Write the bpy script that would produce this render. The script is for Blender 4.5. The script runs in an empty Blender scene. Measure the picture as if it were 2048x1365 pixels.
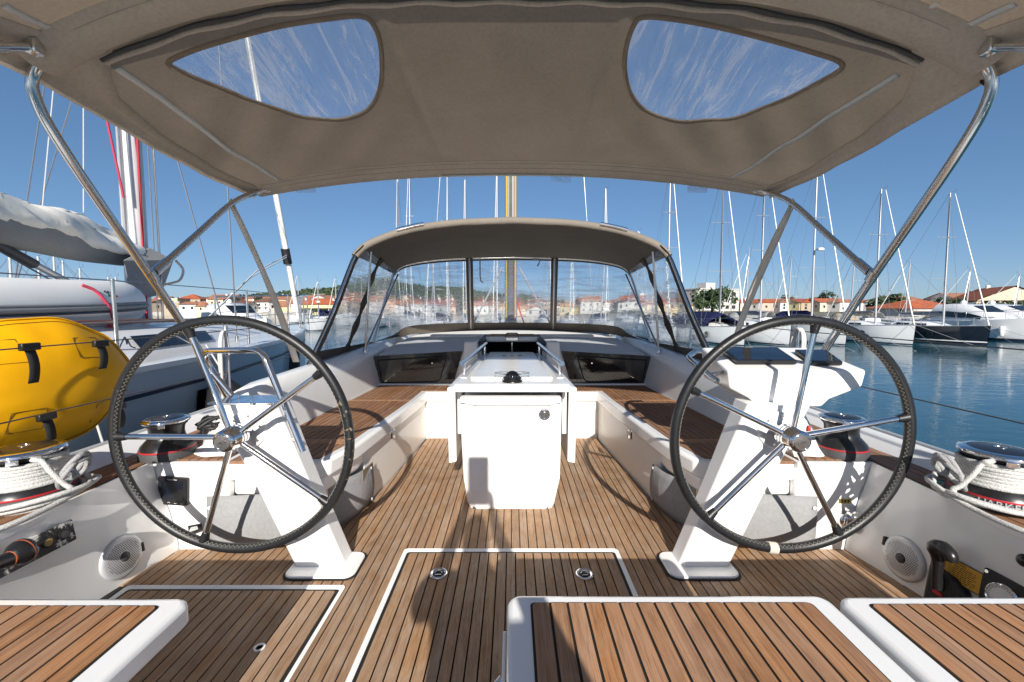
import bpy, bmesh, math, random
from mathutils import Vector, Matrix
random.seed(7)
R = math.radians
SC = bpy.context.scene
COL = SC.collection

# ---------------------------------------------------------------- camera, sky, sun, exposure
F = 853.0                      # focal length in photo pixels (photo 2048 x 1365)
HC = 1.20                      # lens height above the cockpit floor (z = 0)
PITCH = math.atan(67.5 / F)    # horizon sits at row 615
WATER = -1.40
cam = bpy.data.cameras.new('camera')
cam.sensor_width = 36.0
cam.lens = F / 2048 * 36.0
cam.clip_start = 0.02
cam.clip_end = 6000
camo = bpy.data.objects.new('camera', cam)
camo.location = (0, 0, HC)
camo.rotation_euler = (R(90) - PITCH, 0, 0)
COL.objects.link(camo)
SC.camera = camo

SUN_EL = R(26.5)
SUN_DX = -0.07                 # light travels (SUN_DX, 1, -0.5)
world = bpy.data.worlds.new('World')
SC.world = world
world.use_nodes = True
wn = world.node_tree
wn.nodes.clear()
sky = wn.nodes.new('ShaderNodeTexSky')
sky.sky_type = 'NISHITA'
sky.sun_disc = False
sky.sun_elevation = SUN_EL
sky.sun_rotation = R(180) + math.atan(SUN_DX)   # sun stands behind the camera
sky.altitude = 0
sky.air_density = 0.6
sky.dust_density = 0.5
sky.ozone_density = 6.0
bg = wn.nodes.new('ShaderNodeBackground')
bg.inputs['Strength'].default_value = 0.143
wo = wn.nodes.new('ShaderNodeOutputWorld')
gm = wn.nodes.new('ShaderNodeGamma'); gm.inputs['Gamma'].default_value = 0.6     # evens the whole dome out, as the photograph's tone curve does
hs_ = wn.nodes.new('ShaderNodeHueSaturation'); hs_.inputs['Saturation'].default_value = 1.2
wn.links.new(sky.outputs[0], gm.inputs[0]); wn.links.new(gm.outputs[0], hs_.inputs['Color']); wn.links.new(hs_.outputs[0], bg.inputs[0])
wn.links.new(bg.outputs[0], wo.inputs[0])
sl = bpy.data.lights.new('sun', 'SUN')
sl.energy = 4.6
sl.angle = R(0.53)
sl.color = (1.0, 0.95, 0.875)
so = bpy.data.objects.new('sun', sl)
so.rotation_euler = Vector((SUN_DX, 1.0, -0.5)).to_track_quat('-Z', 'Y').to_euler()
so.location = (0, -20, 12)
COL.objects.link(so)
SC.view_settings.view_transform = 'Standard'
SC.view_settings.look = 'None'
SC.view_settings.exposure = 0.6
SC.view_settings.gamma = 1.0
SC.view_settings.use_curve_mapping = False
SC.render.engine = 'CYCLES'
SC.cycles.use_denoising = True
try:
    SC.cycles.denoiser = 'OPENIMAGEDENOISE'
except Exception:
    pass
SC.cycles.max_bounces = 10
SC.cycles.transparent_max_bounces = 24
SC.cycles.caustics_reflective = False
SC.cycles.caustics_refractive = False

# ---------------------------------------------------------------- photo pixel -> place
def ray(px, py):
    u = (px - 1024) / F
    v = (682.5 - py) / F
    c, s = math.cos(PITCH), math.sin(PITCH)
    return Vector((u, c + v * s, -s + v * c))
def aZ(px, py, z):
    d = ray(px, py); t = (z - HC) / d.z
    return Vector((d.x * t, d.y * t, z))
def aY(px, py, y):
    d = ray(px, py); t = y / d.y
    return Vector((d.x * t, y, HC + d.z * t))
def aX(px, py, x):
    d = ray(px, py); t = x / d.x
    return Vector((x, d.y * t, HC + d.z * t))

# ---------------------------------------------------------------- mesh helpers
class MB:
    def __init__(s):
        s.v = []; s.f = []
    def add(s, vs, fs):
        n = len(s.v)
        s.v += [tuple(p) for p in vs]
        s.f += [tuple(i + n for i in f) for f in fs]
        return s
    def box(s, lo, hi, M=None):
        x0, y0, z0 = lo; x1, y1, z1 = hi
        vs = [Vector(p) for p in ((x0,y0,z0),(x1,y0,z0),(x1,y1,z0),(x0,y1,z0),(x0,y0,z1),(x1,y0,z1),(x1,y1,z1),(x0,y1,z1))]
        if M is not None: vs = [M @ p for p in vs]
        return s.add(vs, [(3,2,1,0),(4,5,6,7),(0,1,5,4),(1,2,6,5),(2,3,7,6),(3,0,4,7)])
    def prism(s, poly, z0, z1, M=None):
        """poly of (x,y) counter-clockwise, extruded between z0 and z1 (numbers or functions of x,y)"""
        a = sum(poly[i-1][0]*poly[i][1]-poly[i][0]*poly[i-1][1] for i in range(len(poly)))
        if a < 0: poly = poly[::-1]
        n = len(poly)
        f0 = z0 if callable(z0) else (lambda x, y: z0)
        f1 = z1 if callable(z1) else (lambda x, y: z1)
        vs = [Vector((x, y, f0(x, y))) for x, y in poly] + [Vector((x, y, f1(x, y))) for x, y in poly]
        if M is not None: vs = [M @ p for p in vs]
        fs = [tuple(range(n-1, -1, -1)), tuple(range(n, 2*n))]
        fs += [(i, (i+1) % n, n+(i+1) % n, n+i) for i in range(n)]
        return s.add(vs, fs)
    def tube(s, path, r, n=10, caps=True, closed=False):
        P = [Vector(p) for p in path]
        m = len(P)
        rr = r if isinstance(r, (list, tuple)) else [r]*m
        up = None; rings = []
        for i in range(m):
            if closed: t = (P[(i+1) % m]-P[i-1])
            else: t = P[min(i+1, m-1)]-P[max(i-1, 0)]
            if t.length < 1e-9: t = Vector((0,0,1))
            t.normalize()
            if up is None:
                up = Vector((0,0,1)) if abs(t.z) < .9 else Vector((1,0,0))
            a = t.cross(up)
            if a.length < 1e-6: a = t.orthogonal()
            a.normalize(); b = a.cross(t); b.normalize(); up = b
            rings.append([P[i] + rr[i]*(math.cos(2*math.pi*k/n)*a + math.sin(2*math.pi*k/n)*b) for k in range(n)])
        vs = [p for q in rings for p in q]; fs = []
        for i in range(m if closed else m-1):
            j = (i+1) % m
            for k in range(n):
                fs.append((i*n+k, j*n+k, j*n+(k+1) % n, i*n+(k+1) % n))
        if caps and not closed:
            fs.append(tuple(range(n-1, -1, -1))); fs.append(tuple((m-1)*n+k for k in range(n)))
        # outward faces
        fs = [tuple(reversed(f)) for f in fs]
        return s.add(vs, fs)
    def lathe(s, prof, n=24, M=None, cap0=True, cap1=True):
        """prof of (radius, height) along local z"""
        vs = []; m = len(prof)
        for r, z in prof:
            for k in range(n):
                a = 2*math.pi*k/n
                vs.append(Vector((r*math.cos(a), r*math.sin(a), z)))
        if M is not None: vs = [M @ p for p in vs]
        fs = []
        for i in range(m-1):
            for k in range(n):
                fs.append((i*n+k, i*n+(k+1) % n, (i+1)*n+(k+1) % n, (i+1)*n+k))
        if cap0: fs.append(tuple(range(n-1, -1, -1)))
        if cap1: fs.append(tuple((m-1)*n+k for k in range(n)))
        return s.add(vs, fs)
    def grid(s, rows, closed=False):
        m = len(rows); n = len(rows[0])
        vs = [p for r in rows for p in r]; fs = []
        for i in range(m-1):
            for k in range(n if closed else n-1):
                k2 = (k+1) % n
                fs.append((i*n+k, i*n+k2, (i+1)*n+k2, (i+1)*n+k))
        return s.add(vs, fs)
    def quad(s, a, b, c, d):
        return s.add([a, b, c, d], [(0,1,2,3)])
    def build(s, name, mat, parent=None, smooth=65, bevel=0, seg=2, solid=0, off=0):
        me = bpy.data.meshes.new(name)
        me.from_pydata([tuple(p) for p in s.v], [], s.f)
        return link(name, me, mat, parent, smooth, bevel, seg, solid, off)

def link(name, me, mat, parent=None, smooth=65, bevel=0, seg=2, solid=0, off=0):
    me.update()
    if mat is not None and len(me.materials) == 0: me.materials.append(mat)
    if smooth:
        me.polygons.foreach_set('use_smooth', [True]*len(me.polygons))
        me.set_sharp_from_angle(angle=R(smooth))
    o = bpy.data.objects.new(name, me)
    COL.objects.link(o)
    if solid:
        md = o.modifiers.new('thick', 'SOLIDIFY'); md.thickness = solid; md.offset = off
    if bevel:
        md = o.modifiers.new('bevel', 'BEVEL'); md.width = bevel; md.segments = seg; md.limit_method = 'ANGLE'; md.angle_limit = R(30)
    if parent is not None: adopt(o, parent)
    return o
def adopt(o, parent):
    o.parent = parent
    if parent.type == 'EMPTY':
        o.matrix_parent_inverse = Matrix.Translation(-parent.location)
def tag(o, label, cat, group=None):
    o['label'] = label; o['category'] = cat
    if group: o['group'] = group
    return o
def struct(o, label=None):
    o['kind'] = 'structure'
    if label: o['label'] = label
    return o
def thing(name, label, cat, loc=(0,0,0), group=None):
    o = bpy.data.objects.new(name, None)
    o.empty_display_size = .1
    o.location = loc
    COL.objects.link(o)
    return tag(o, label, cat, group)
def copy_tree(o, parent=None):
    c = o.copy(); COL.objects.link(c)
    if parent is not None: c.parent = parent
    for ch in list(o.children): copy_tree(ch, c)
    return c
def smoothpath(pts, k=6, closed=False):
    P = [Vector(p) for p in pts]; n = len(P); out = []
    for i in range(n if closed else n-1):
        p1 = P[i]; p2 = P[(i+1) % n]
        p0 = P[i-1] if (i > 0 or closed) else p1*2-p2
        p3 = P[(i+2) % n] if (i+2 < n or closed) else p2*2-p1
        for j in range(k):
            t = j/k
            out.append(.5*((2*p1)+(p2-p0)*t+(2*p0-5*p1+4*p2-p3)*t*t+(3*p1-p0-3*p2+p3)*t**3))
    if not closed: out.append(P[-1])
    return out
def roundpath(pts, rad, k=6):
    """polyline with rounded corners"""
    P = [Vector(p) for p in pts]; out = [P[0]]
    for i in range(1, len(P)-1):
        a = (P[i-1]-P[i]); b = (P[i+1]-P[i])
        d = min(rad, a.length*.49, b.length*.49)
        p = P[i]+a.normalized()*d; q = P[i]+b.normalized()*d
        for j in range(k+1):
            t = j/k
            out.append((1-t)**2*p+2*t*(1-t)*P[i]+t*t*q)
    out.append(P[-1]); return out
def lerp(a, b, t): return a+(b-a)*t
def interp(tab, x):
    """piecewise linear table [(x, y), ...]"""
    if x <= tab[0][0]: return tab[0][1]
    for (a, b), (c, d) in zip(tab, tab[1:]):
        if x <= c: return b+(d-b)*(x-a)/(c-a)
    return tab[-1][1]
def mir(p): return Vector((-p[0], p[1], p[2]))

# ---------------------------------------------------------------- materials
def mat_base(name):
    m = bpy.data.materials.new(name); m.use_nodes = True
    nt = m.node_tree
    return m, nt, nt.nodes['Principled BSDF'], nt.nodes, nt.links
def noise(N, L, co, scale, detail=4, rough=.55, dist=0):
    n = N.new('ShaderNodeTexNoise'); n.inputs['Scale'].default_value = scale
    n.inputs['Detail'].default_value = detail; n.inputs['Roughness'].default_value = rough
    n.inputs['Distortion'].default_value = dist
    if co is not None: L.new(co, n.inputs['Vector'])
    return n
def ramp(N, L, fac, stops):
    r = N.new('ShaderNodeValToRGB')
    e = r.color_ramp.elements
    while len(e) < len(stops): e.new(.5)
    for i, (p, c) in enumerate(stops):
        e[i].position = p; e[i].color = (*c, 1) if len(c) == 3 else c
    L.new(fac, r.inputs[0]); return r
def mapping(N, L, co, scale=(1,1,1), loc=None):
    m = N.new('ShaderNodeMapping'); m.inputs['Scale'].default_value = scale
    L.new(co, m.inputs['Vector'])
    return m
def plain(name, col, rough=.5, metal=0, coat=0, var=.06, vscale=6, bump=0, bscale=200, rvar=.08, spec=None, emis=None):
    """a real surface: base colour with slight uneven tone, gloss that varies, optional fine relief"""
    m, nt, B, N, L = mat_base(name)
    tc = N.new('ShaderNodeTexCoord').outputs['Object']
    n = noise(N, L, tc, vscale, 5, .6)
    lo = tuple(max(0, c*(1-var)) for c in col); hi = tuple(min(1, c*(1+var)) for c in col)
    r = ramp(N, L, n.outputs[0], [(.3, lo), (.7, hi)])
    L.new(r.outputs[0], B.inputs['Base Color'])
    mr = N.new('ShaderNodeMapRange')
    mr.inputs['To Min'].default_value = max(.02, rough-rvar); mr.inputs['To Max'].default_value = min(1, rough+rvar)
    n2 = noise(N, L, tc, vscale*3, 3)
    L.new(n2.outputs[0], mr.inputs['Value']); L.new(mr.outputs[0], B.inputs['Roughness'])
    B.inputs['Metallic'].default_value = metal
    B.inputs['Coat Weight'].default_value = coat
    B.inputs['Coat Roughness'].default_value = .08
    if spec is not None: B.inputs['Specular IOR Level'].default_value = spec
    if emis: B.inputs['Emission Color'].default_value = (*emis, 1); B.inputs['Emission Strength'].default_value = 1
    if bump:
        n3 = noise(N, L, tc, bscale, 3)
        b = N.new('ShaderNodeBump'); b.inputs['Strength'].default_value = bump; b.inputs['Distance'].default_value = .002
        L.new(n3.outputs[0], b.inputs['Height']); L.new(b.outputs[0], B.inputs['Normal'])
    return m
def teak(name, tone=(1, 1, 1), grey=.35):
    m, nt, B, N, L = mat_base(name)
    tc = N.new('ShaderNodeTexCoord').outputs['Object']
    oi = N.new('ShaderNodeObjectInfo')
    # every plank samples another piece of the wood
    add = N.new('ShaderNodeVectorMath'); add.operation = 'ADD'
    cx = N.new('ShaderNodeCombineXYZ')
    mul = N.new('ShaderNodeMath'); mul.operation = 'MULTIPLY'; mul.inputs[1].default_value = 57.0
    L.new(oi.outputs['Random'], mul.inputs[0])
    L.new(mul.outputs[0], cx.inputs[0]); L.new(mul.outputs[0], cx.inputs[1])
    L.new(tc, add.inputs[0]); L.new(cx.outputs[0], add.inputs[1])
    mp = mapping(N, L, add.outputs[0], (70, 2.2, 70))
    grain = noise(N, L, mp.outputs[0], 1.0, 6, .65, .4)
    mp2 = mapping(N, L, add.outputs[0], (260, 9, 260))
    pores = noise(N, L, mp2.outputs[0], 1.0, 3, .6)
    t = tone
    col = ramp(N, L, grain.outputs[0], [(.22, (.205*t[0], .112*t[1], .058*t[2])), (.45, (.305*t[0], .174*t[1], .091*t[2])), (.62, (.37*t[0], .222*t[1], .122*t[2])), (.8, (.43*t[0], .275*t[1], .165*t[2]))])
    # weathered grey patches, wide and soft
    wn_ = noise(N, L, mapping(N, L, tc, (1.6, .8, 1)).outputs[0], 6.0, 8, .72, 1.0)
    wr = ramp(N, L, wn_.outputs[0], [(.40, (0, 0, 0)), (.55, (grey*.6,)*3), (.70, (grey*1.5,)*3)])
    mx = N.new('ShaderNodeMix'); mx.data_type = 'RGBA'
    L.new(wr.outputs[0], mx.inputs['Factor']); L.new(col.outputs[0], mx.inputs['A'])
    mx.inputs['B'].default_value = (.45, .355, .265, 1)
    # tone of the single plank
    hv = N.new('ShaderNodeHueSaturation')
    mr = N.new('ShaderNodeMapRange'); mr.inputs['To Min'].default_value = .93; mr.inputs['To Max'].default_value = 1.12
    L.new(oi.outputs['Random'], mr.inputs['Value']); L.new(mr.outputs[0], hv.inputs['Value'])
    ms = N.new('ShaderNodeMapRange'); ms.inputs['To Min'].default_value = .88; ms.inputs['To Max'].default_value = 1.04
    m3 = N.new('ShaderNodeMath'); m3.operation = 'FRACT'
    m4 = N.new('ShaderNodeMath'); m4.operation = 'MULTIPLY'; m4.inputs[1].default_value = 13.7
    L.new(oi.outputs['Random'], m4.inputs[0]); L.new(m4.outputs[0], m3.inputs[0]); L.new(m3.outputs[0], ms.inputs['Value'])
    L.new(ms.outputs[0], hv.inputs['Saturation'])
    L.new(mx.outputs['Result'], hv.inputs['Color'])
    sn = noise(N, L, tc, 2.3, 6, .7, .8)
    sr = ramp(N, L, sn.outputs[0], [(.30, (.66, .62, .58)), (.46, (1, 1, 1))])
    ms2 = N.new('ShaderNodeMix'); ms2.data_type = 'RGBA'; ms2.blend_type = 'MULTIPLY'; ms2.inputs['Factor'].default_value = .8
    L.new(hv.outputs[0], ms2.inputs['A']); L.new(sr.outputs[0], ms2.inputs['B'])
    hv = ms2
    pr = ramp(N, L, pores.outputs[0], [(.33, (.55, .5, .45)), (.48, (1, 1, 1))])
    m5 = N.new('ShaderNodeMix'); m5.data_type = 'RGBA'; m5.blend_type = 'MULTIPLY'; m5.inputs['Factor'].default_value = .75
    L.new(hv.outputs['Result'], m5.inputs['A']); L.new(pr.outputs[0], m5.inputs['B'])
    L.new(m5.outputs['Result'], B.inputs['Base Color'])
    B.inputs['Roughness'].default_value = .62
    B.inputs['Specular IOR Level'].default_value = .3
    b = N.new('ShaderNodeBump'); b.inputs['Strength'].default_value = .35; b.inputs['Distance'].default_value = .001
    L.new(pores.outputs[0], b.inputs['Height']); L.new(b.outputs[0], B.inputs['Normal'])
    return m
def canvas(name, col, transl=.25, dirt=.25, wrinkle=.3):
    m, nt, B, N, L = mat_base(name)
    tc = N.new('ShaderNodeTexCoord').outputs['Object']
    n = noise(N, L, tc, 2.6, 6, .65, .5)
    r = ramp(N, L, n.outputs[0], [(.28, tuple(c*(1-dirt) for c in col)), (.7, tuple(c*(1+dirt*.35) for c in col))])
    n2 = noise(N, L, tc, 70, 3, .7)
    r2 = ramp(N, L, n2.outputs[0], [(.3, (.86, .86, .86)), (.6, (1, 1, 1))])
    mx = N.new('ShaderNodeMix'); mx.data_type = 'RGBA'; mx.blend_type = 'MULTIPLY'; mx.inputs['Factor'].default_value = 1
    L.new(r.outputs[0], mx.inputs['A']); L.new(r2.outputs[0], mx.inputs['B'])
    L.new(mx.outputs['Result'], B.inputs['Base Color'])
    B.inputs['Roughness'].default_value = .85; B.inputs['Specular IOR Level'].default_value = .15
    wv = noise(N, L, tc, 700, 2, .5)
    wk = noise(N, L, mapping(N, L, tc, (2.2, 7, 3)).outputs[0], 1.0, 4, .5, .9)
    b1 = N.new('ShaderNodeBump'); b1.inputs['Strength'].default_value = wrinkle; b1.inputs['Distance'].default_value = .03
    L.new(wk.outputs[0], b1.inputs['Height'])
    b = N.new('ShaderNodeBump'); b.inputs['Strength'].default_value = .25; b.inputs['Distance'].default_value = .0006
    L.new(wv.outputs[0], b.inputs['Height']); L.new(b1.outputs[0], b.inputs['Normal']); L.new(b.outputs[0], B.inputs['Normal'])
    if transl:
        tr = N.new('ShaderNodeBsdfTranslucent'); L.new(mx.outputs['Result'], tr.inputs[0])
        ms = N.new('ShaderNodeMixShader'); ms.inputs[0].default_value = transl
        L.new(B.outputs[0], ms.inputs[1]); L.new(tr.outputs[0], ms.inputs[2])
        L.new(ms.outputs[0], N['Material Output'].inputs[0])
    return m
def vinyl(name, haze=.12, streak=.5, axis=(6, 1.2, 2), tint=(.93, .96, 1), wob=.25, refr=0.0, low=None):
    """clear plastic sheet: mostly see-through, glossy, milky where it is creased"""
    m, nt, B, N, L = mat_base(name)
    N.remove(B)
    tc = N.new('ShaderNodeTexCoord').outputs['Object']
    mp = mapping(N, L, tc, axis)
    n = noise(N, L, mp.outputs[0], 1.6, 5, .6, 1.4)
    r = ramp(N, L, n.outputs[0], [(.44, (haze,)*3), (.54, (haze+streak*.30,)*3), (.62, (haze+streak,)*3), (.72, (haze*.8,)*3)])
    bp = N.new('ShaderNodeBump'); bp.inputs['Strength'].default_value = wob; bp.inputs['Distance'].default_value = .02
    n2 = noise(N, L, mp.outputs[0], 2.5, 3, .5, 1.0)
    L.new(n2.outputs[0], bp.inputs['Height'])
    tr = N.new('ShaderNodeBsdfTransparent'); tr.inputs[0].default_value = (*tint, 1)
    see = tr.outputs[0]
    if refr:
        rf = N.new('ShaderNodeBsdfRefraction'); rf.inputs['IOR'].default_value = 1.012; rf.inputs['Roughness'].default_value = .035
        rf.inputs[0].default_value = (*tint, 1); L.new(bp.outputs[0], rf.inputs['Normal'])
        k = N.new('ShaderNodeMixShader'); k.inputs[0].default_value = refr
        L.new(tr.outputs[0], k.inputs[1]); L.new(rf.outputs[0], k.inputs[2]); see = k.outputs[0]
    df = N.new('ShaderNodeBsdfDiffuse'); df.inputs[0].default_value = (.78, .8, .84, 1)
    tl = N.new('ShaderNodeBsdfTranslucent'); tl.inputs[0].default_value = (.8, .82, .86, 1)
    a = N.new('ShaderNodeMixShader'); a.inputs[0].default_value = .5
    L.new(df.outputs[0], a.inputs[1]); L.new(tl.outputs[0], a.inputs[2])
    b = N.new('ShaderNodeMixShader'); L.new(r.outputs[0], b.inputs[0])
    L.new(see, b.inputs[1]); L.new(a.outputs[0], b.inputs[2])
    gl = N.new('ShaderNodeBsdfGlossy'); gl.inputs['Roughness'].default_value = .06
    L.new(bp.outputs[0], gl.inputs['Normal'])
    # thin sheet: same mirror share from both faces
    ge = N.new('ShaderNodeNewGeometry'); dt = N.new('ShaderNodeVectorMath'); dt.operation = 'DOT_PRODUCT'
    L.new(ge.outputs['Incoming'], dt.inputs[0]); L.new(bp.outputs[0], dt.inputs[1])
    ab = N.new('ShaderNodeMath'); ab.operation = 'ABSOLUTE'; L.new(dt.outputs['Value'], ab.inputs[0])
    su = N.new('ShaderNodeMath'); su.operation = 'SUBTRACT'; su.inputs[0].default_value = 1; L.new(ab.outputs[0], su.inputs[1])
    pw = N.new('ShaderNodeMath'); pw.operation = 'POWER'; pw.inputs[1].default_value = 5; L.new(su.outputs[0], pw.inputs[0])
    ma = N.new('ShaderNodeMath'); ma.operation = 'MULTIPLY_ADD'; ma.inputs[1].default_value = .55; ma.inputs[2].default_value = .05; L.new(pw.outputs[0], ma.inputs[0])
    c = N.new('ShaderNodeMixShader'); L.new(ma.outputs[0], c.inputs[0]); L.new(b.outputs[0], c.inputs[1]); L.new(gl.outputs[0], c.inputs[2])
    L.new(c.outputs[0], N['Material Output'].inputs[0])
    return m
def ropemat(name, col):
    m, nt, B, N, L = mat_base(name)
    tc = N.new('ShaderNodeTexCoord').outputs['Object']
    v = N.new('ShaderNodeTexVoronoi'); v.inputs['Scale'].default_value = 190; L.new(tc, v.inputs['Vector'])
    r = ramp(N, L, v.outputs['Distance'], [(.1, col), (.65, tuple(c*.72 for c in col))])
    L.new(r.outputs[0], B.inputs['Base Color']); B.inputs['Roughness'].default_value = .8
    b = N.new('ShaderNodeBump'); b.inputs['Strength'].default_value = .8; b.inputs['Distance'].default_value = .002; b.invert = True
    L.new(v.outputs['Distance'], b.inputs['Height']); L.new(b.outputs[0], B.inputs['Normal'])
    return m
def watermat():
    m, nt, B, N, L = mat_base('water')
    tc = N.new('ShaderNodeTexCoord').outputs['Object']
    B.inputs['Base Color'].default_value = (.012, .075, .105, 1)
    B.inputs['Roughness'].default_value = .03
    B.inputs['IOR'].default_value = 1.333
    n1 = noise(N, L, mapping(N, L, tc, (1.1, 2.0, 1)).outputs[0], 1.3, 5, .55, .4)
    n2 = noise(N, L, mapping(N, L, tc, (.10, .22, 1)).outputs[0], 1.0, 3, .5)
    b1 = N.new('ShaderNodeBump'); b1.inputs['Strength'].default_value = .11; b1.inputs['Distance'].default_value = .12
    b2 = N.new('ShaderNodeBump'); b2.inputs['Strength'].default_value = .08; b2.inputs['Distance'].default_value = .5
    L.new(n2.outputs[0], b2.inputs['Height']); L.new(n1.outputs[0], b1.inputs['Height']); L.new(b2.outputs[0], b1.inputs['Normal'])
    L.new(b1.outputs[0], B.inputs['Normal'])
    return m
def tilemat(name, col):
    m, nt, B, N, L = mat_base(name)
    tc = N.new('ShaderNodeTexCoord').outputs['Object']
    oi = N.new('ShaderNodeObjectInfo')
    n = noise(N, L, tc, .9, 5, .7)
    r = ramp(N, L, n.outputs[0], [(.3, tuple(c*.72 for c in col)), (.7, tuple(min(1, c*1.15) for c in col))])
    w = N.new('ShaderNodeTexWave'); w.inputs['Scale'].default_value = 1.6; w.wave_type = 'BANDS'; w.bands_direction = 'Z'
    w.inputs['Distortion'].default_value = 1.0
    L.new(tc, w.inputs['Vector'])
    mx = N.new('ShaderNodeMix'); mx.data_type = 'RGBA'; mx.blend_type = 'MULTIPLY'; mx.inputs['Factor'].default_value = .3
    L.new(r.outputs[0], mx.inputs['A']); L.new(w.outputs['Color'], mx.inputs['B'])
    L.new(mx.outputs['Result'], B.inputs['Base Color']); B.inputs['Roughness'].default_value = .85
    return m
def leafmat(name, a, b):
    m, nt, B, N, L = mat_base(name)
    tc = N.new('ShaderNodeTexCoord').outputs['Object']
    n = noise(N, L, tc, .9, 4, .6)
    r = ramp(N, L, n.outputs[0], [(.3, a), (.7, b)])
    L.new(r.outputs[0], B.inputs['Base Color']); B.inputs['Roughness'].default_value = .7
    tl = N.new('ShaderNodeBsdfTranslucent'); L.new(r.outputs[0], tl.inputs[0])
    ms = N.new('ShaderNodeMixShader'); ms.inputs[0].default_value = .25
    L.new(B.outputs[0], ms.inputs[1]); L.new(tl.outputs[0], ms.inputs[2]); L.new(ms.outputs[0], N['Material Output'].inputs[0])
    return m
def peeling(name, light, dark):
    m, nt, B, N, L = mat_base(name)
    tc = N.new('ShaderNodeTexCoord').outputs['Object']
    n = noise(N, L, tc, 28, 6, .75, .3)
    n0 = noise(N, L, tc, 9, 2, .5)
    a = N.new('ShaderNodeMath'); a.operation = 'ADD'; L.new(n.outputs[0], a.inputs[0]); L.new(n0.outputs[0], a.inputs[1])
    r = ramp(N, L, a.outputs[0], [(.50, dark), (.53, light)])
    a2 = N.new('ShaderNodeMath'); a2.operation = 'MULTIPLY'; a2.inputs[1].default_value = .5
    L.new(a.outputs[0], a2.inputs[0]); L.new(a2.outputs[0], r.inputs[0])
    L.new(r.outputs[0], B.inputs['Base Color']); B.inputs['Roughness'].default_value = .5
    return m

M = {}
M['gel'] = plain('gelcoat', (.88, .875, .86), .22, coat=.4, var=.025, vscale=3, rvar=.06)
M['gelwarm'] = plain('gelcoat_warm', (.84, .82, .78), .35, coat=.15, var=.03, vscale=3)
M['nonskid'] = plain('moulded_nonskid', (.83, .83, .82), .6, var=.04, bump=.5, bscale=450)
M['teak'] = teak('teak_planking', (1.02, 1.0, .96), .42)
M['teakseat'] = teak('teak_seat', (1.16, .98, .84), .20)
M['teakdark'] = teak('teak_bench', (.80, .66, .58), .12)
M['caulk'] = plain('black_caulking', (.012, .011, .010), .7, var=.2)
M['steel'] = plain('stainless_steel', (.72, .71, .69), .19, metal=1, var=.03, rvar=.05)
M['chrome'] = plain('chrome', (.80, .80, .80), .05, metal=1, var=.02, rvar=.02)
M['leather'] = plain('black_leather', (.012, .0125, .014), .40, var=.2, vscale=20, bump=.15, bscale=500, rvar=.1)
M['worn'] = plain('worn_leather', (.22, .16, .09), .8, var=.3)
M['thread'] = plain('cream_thread', (.36, .34, .28), .9)
M['blackplastic'] = plain('black_plastic', (.012, .012, .013), .3, var=.2, rvar=.1)
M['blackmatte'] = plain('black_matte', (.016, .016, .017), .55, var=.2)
M['greyplastic'] = plain('dark_grey_plastic', (.055, .055, .057), .6, var=.15)
M['redline'] = plain('red_band', (.42, .015, .02), .5)
M['glassdark'] = plain('dark_glass', (.006, .006, .007), .05, var=.1, coat=.5, rvar=.02)
M['screen'] = plain('screen_glass', (.004, .006, .012), .06, var=.1, coat=.4, rvar=.02)
M['canvas'] = canvas('taupe_canvas', (.345, .272, .198), .36, .13, .45)
M['canvashem'] = canvas('taupe_canvas_hem', (.74, .65, .55), .30, .10, .12)
M['canvasdark'] = canvas('taupe_canvas_dark', (.165, .140, .115), .1, .25, .25)
M['canvashood'] = canvas('taupe_canvas_hood', (.27, .235, .195), .14, .12, .4)
M['greycloth'] = canvas('grey_cloth', (.33, .33, .335), .05, .12, .2)
M['zip'] = plain('zip_tape', (.62, .62, .60), .6)
M['vinyl'] = vinyl('clear_vinyl_roof', .15, .42, (11, 1.5, 2))
M['vinylscreen'] = vinyl('clear_vinyl_screen', .20, .42, (1.0, 1.0, 7), wob=.55, refr=.75)  # level milky streaks also paint in the bright sunlit ripples
M['rope'] = ropemat('white_rope', (.68, .67, .64))
M['ropegrey'] = ropemat('grey_rope', (.40, .40, .40))
M['ropepink'] = ropemat('pink_rope', (.62, .06, .12))
M['strap'] = plain('beige_webbing', (.70, .64, .55), .9, bump=.5, bscale=600)
M['yellow'] = plain('yellow_pvc', (.86, .425, .003), .5, var=.06, vscale=4, coat=.0, spec=.25, bump=.15, bscale=30)
M['webbing'] = plain('black_webbing', (.012, .012, .012), .75)
M['silver'] = plain('silver_plastic', (.58, .59, .60), .35, metal=.3)
M['sticker'] = plain('yellow_sticker', (.70, .36, .03), .5)
M['ink'] = plain('black_ink', (.02, .015, .01), .6)
M['whitepaint'] = plain('white_print', (.75, .75, .75), .5)
M['brass'] = plain('brass_plate', (.45, .33, .10), .35, metal=.8)
M['amber'] = plain('amber_button', (.32, .20, .05), .3)
M['greenled'] = plain('green_button', (.03, .35, .18), .4)
M['redled'] = plain('red_button', (.5, .10, .08), .4)
M['hullwhite'] = plain('hull_white', (.78, .78, .77), .25, coat=.3, var=.03, vscale=1)
M['hullgrey'] = plain('hull_grey_blue', (.50, .57, .625), .38, coat=.2, var=.04, vscale=.6, rvar=.04)
M['hullblack'] = plain('hull_black', (.010, .012, .02), .1, coat=.5, rvar=.03)
M['boot'] = plain('boot_stripe', (.02, .03, .06), .4)
M['anti'] = plain('antifouling', (.16, .22, .21), .7)
M['deckwhite'] = plain('deck_white', (.74, .74, .72), .5)
M['alu'] = plain('mast_aluminium', (.46, .46, .47), .4, metal=.5, var=.04)
M['mastwhite'] = plain('mast_white', (.60, .60, .61), .35)
M['wire'] = plain('rigging_wire', (.42, .42, .43), .3, metal=.8)
M['wiredark'] = plain('dark_wire', (.07, .07, .07), .5)
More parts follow.
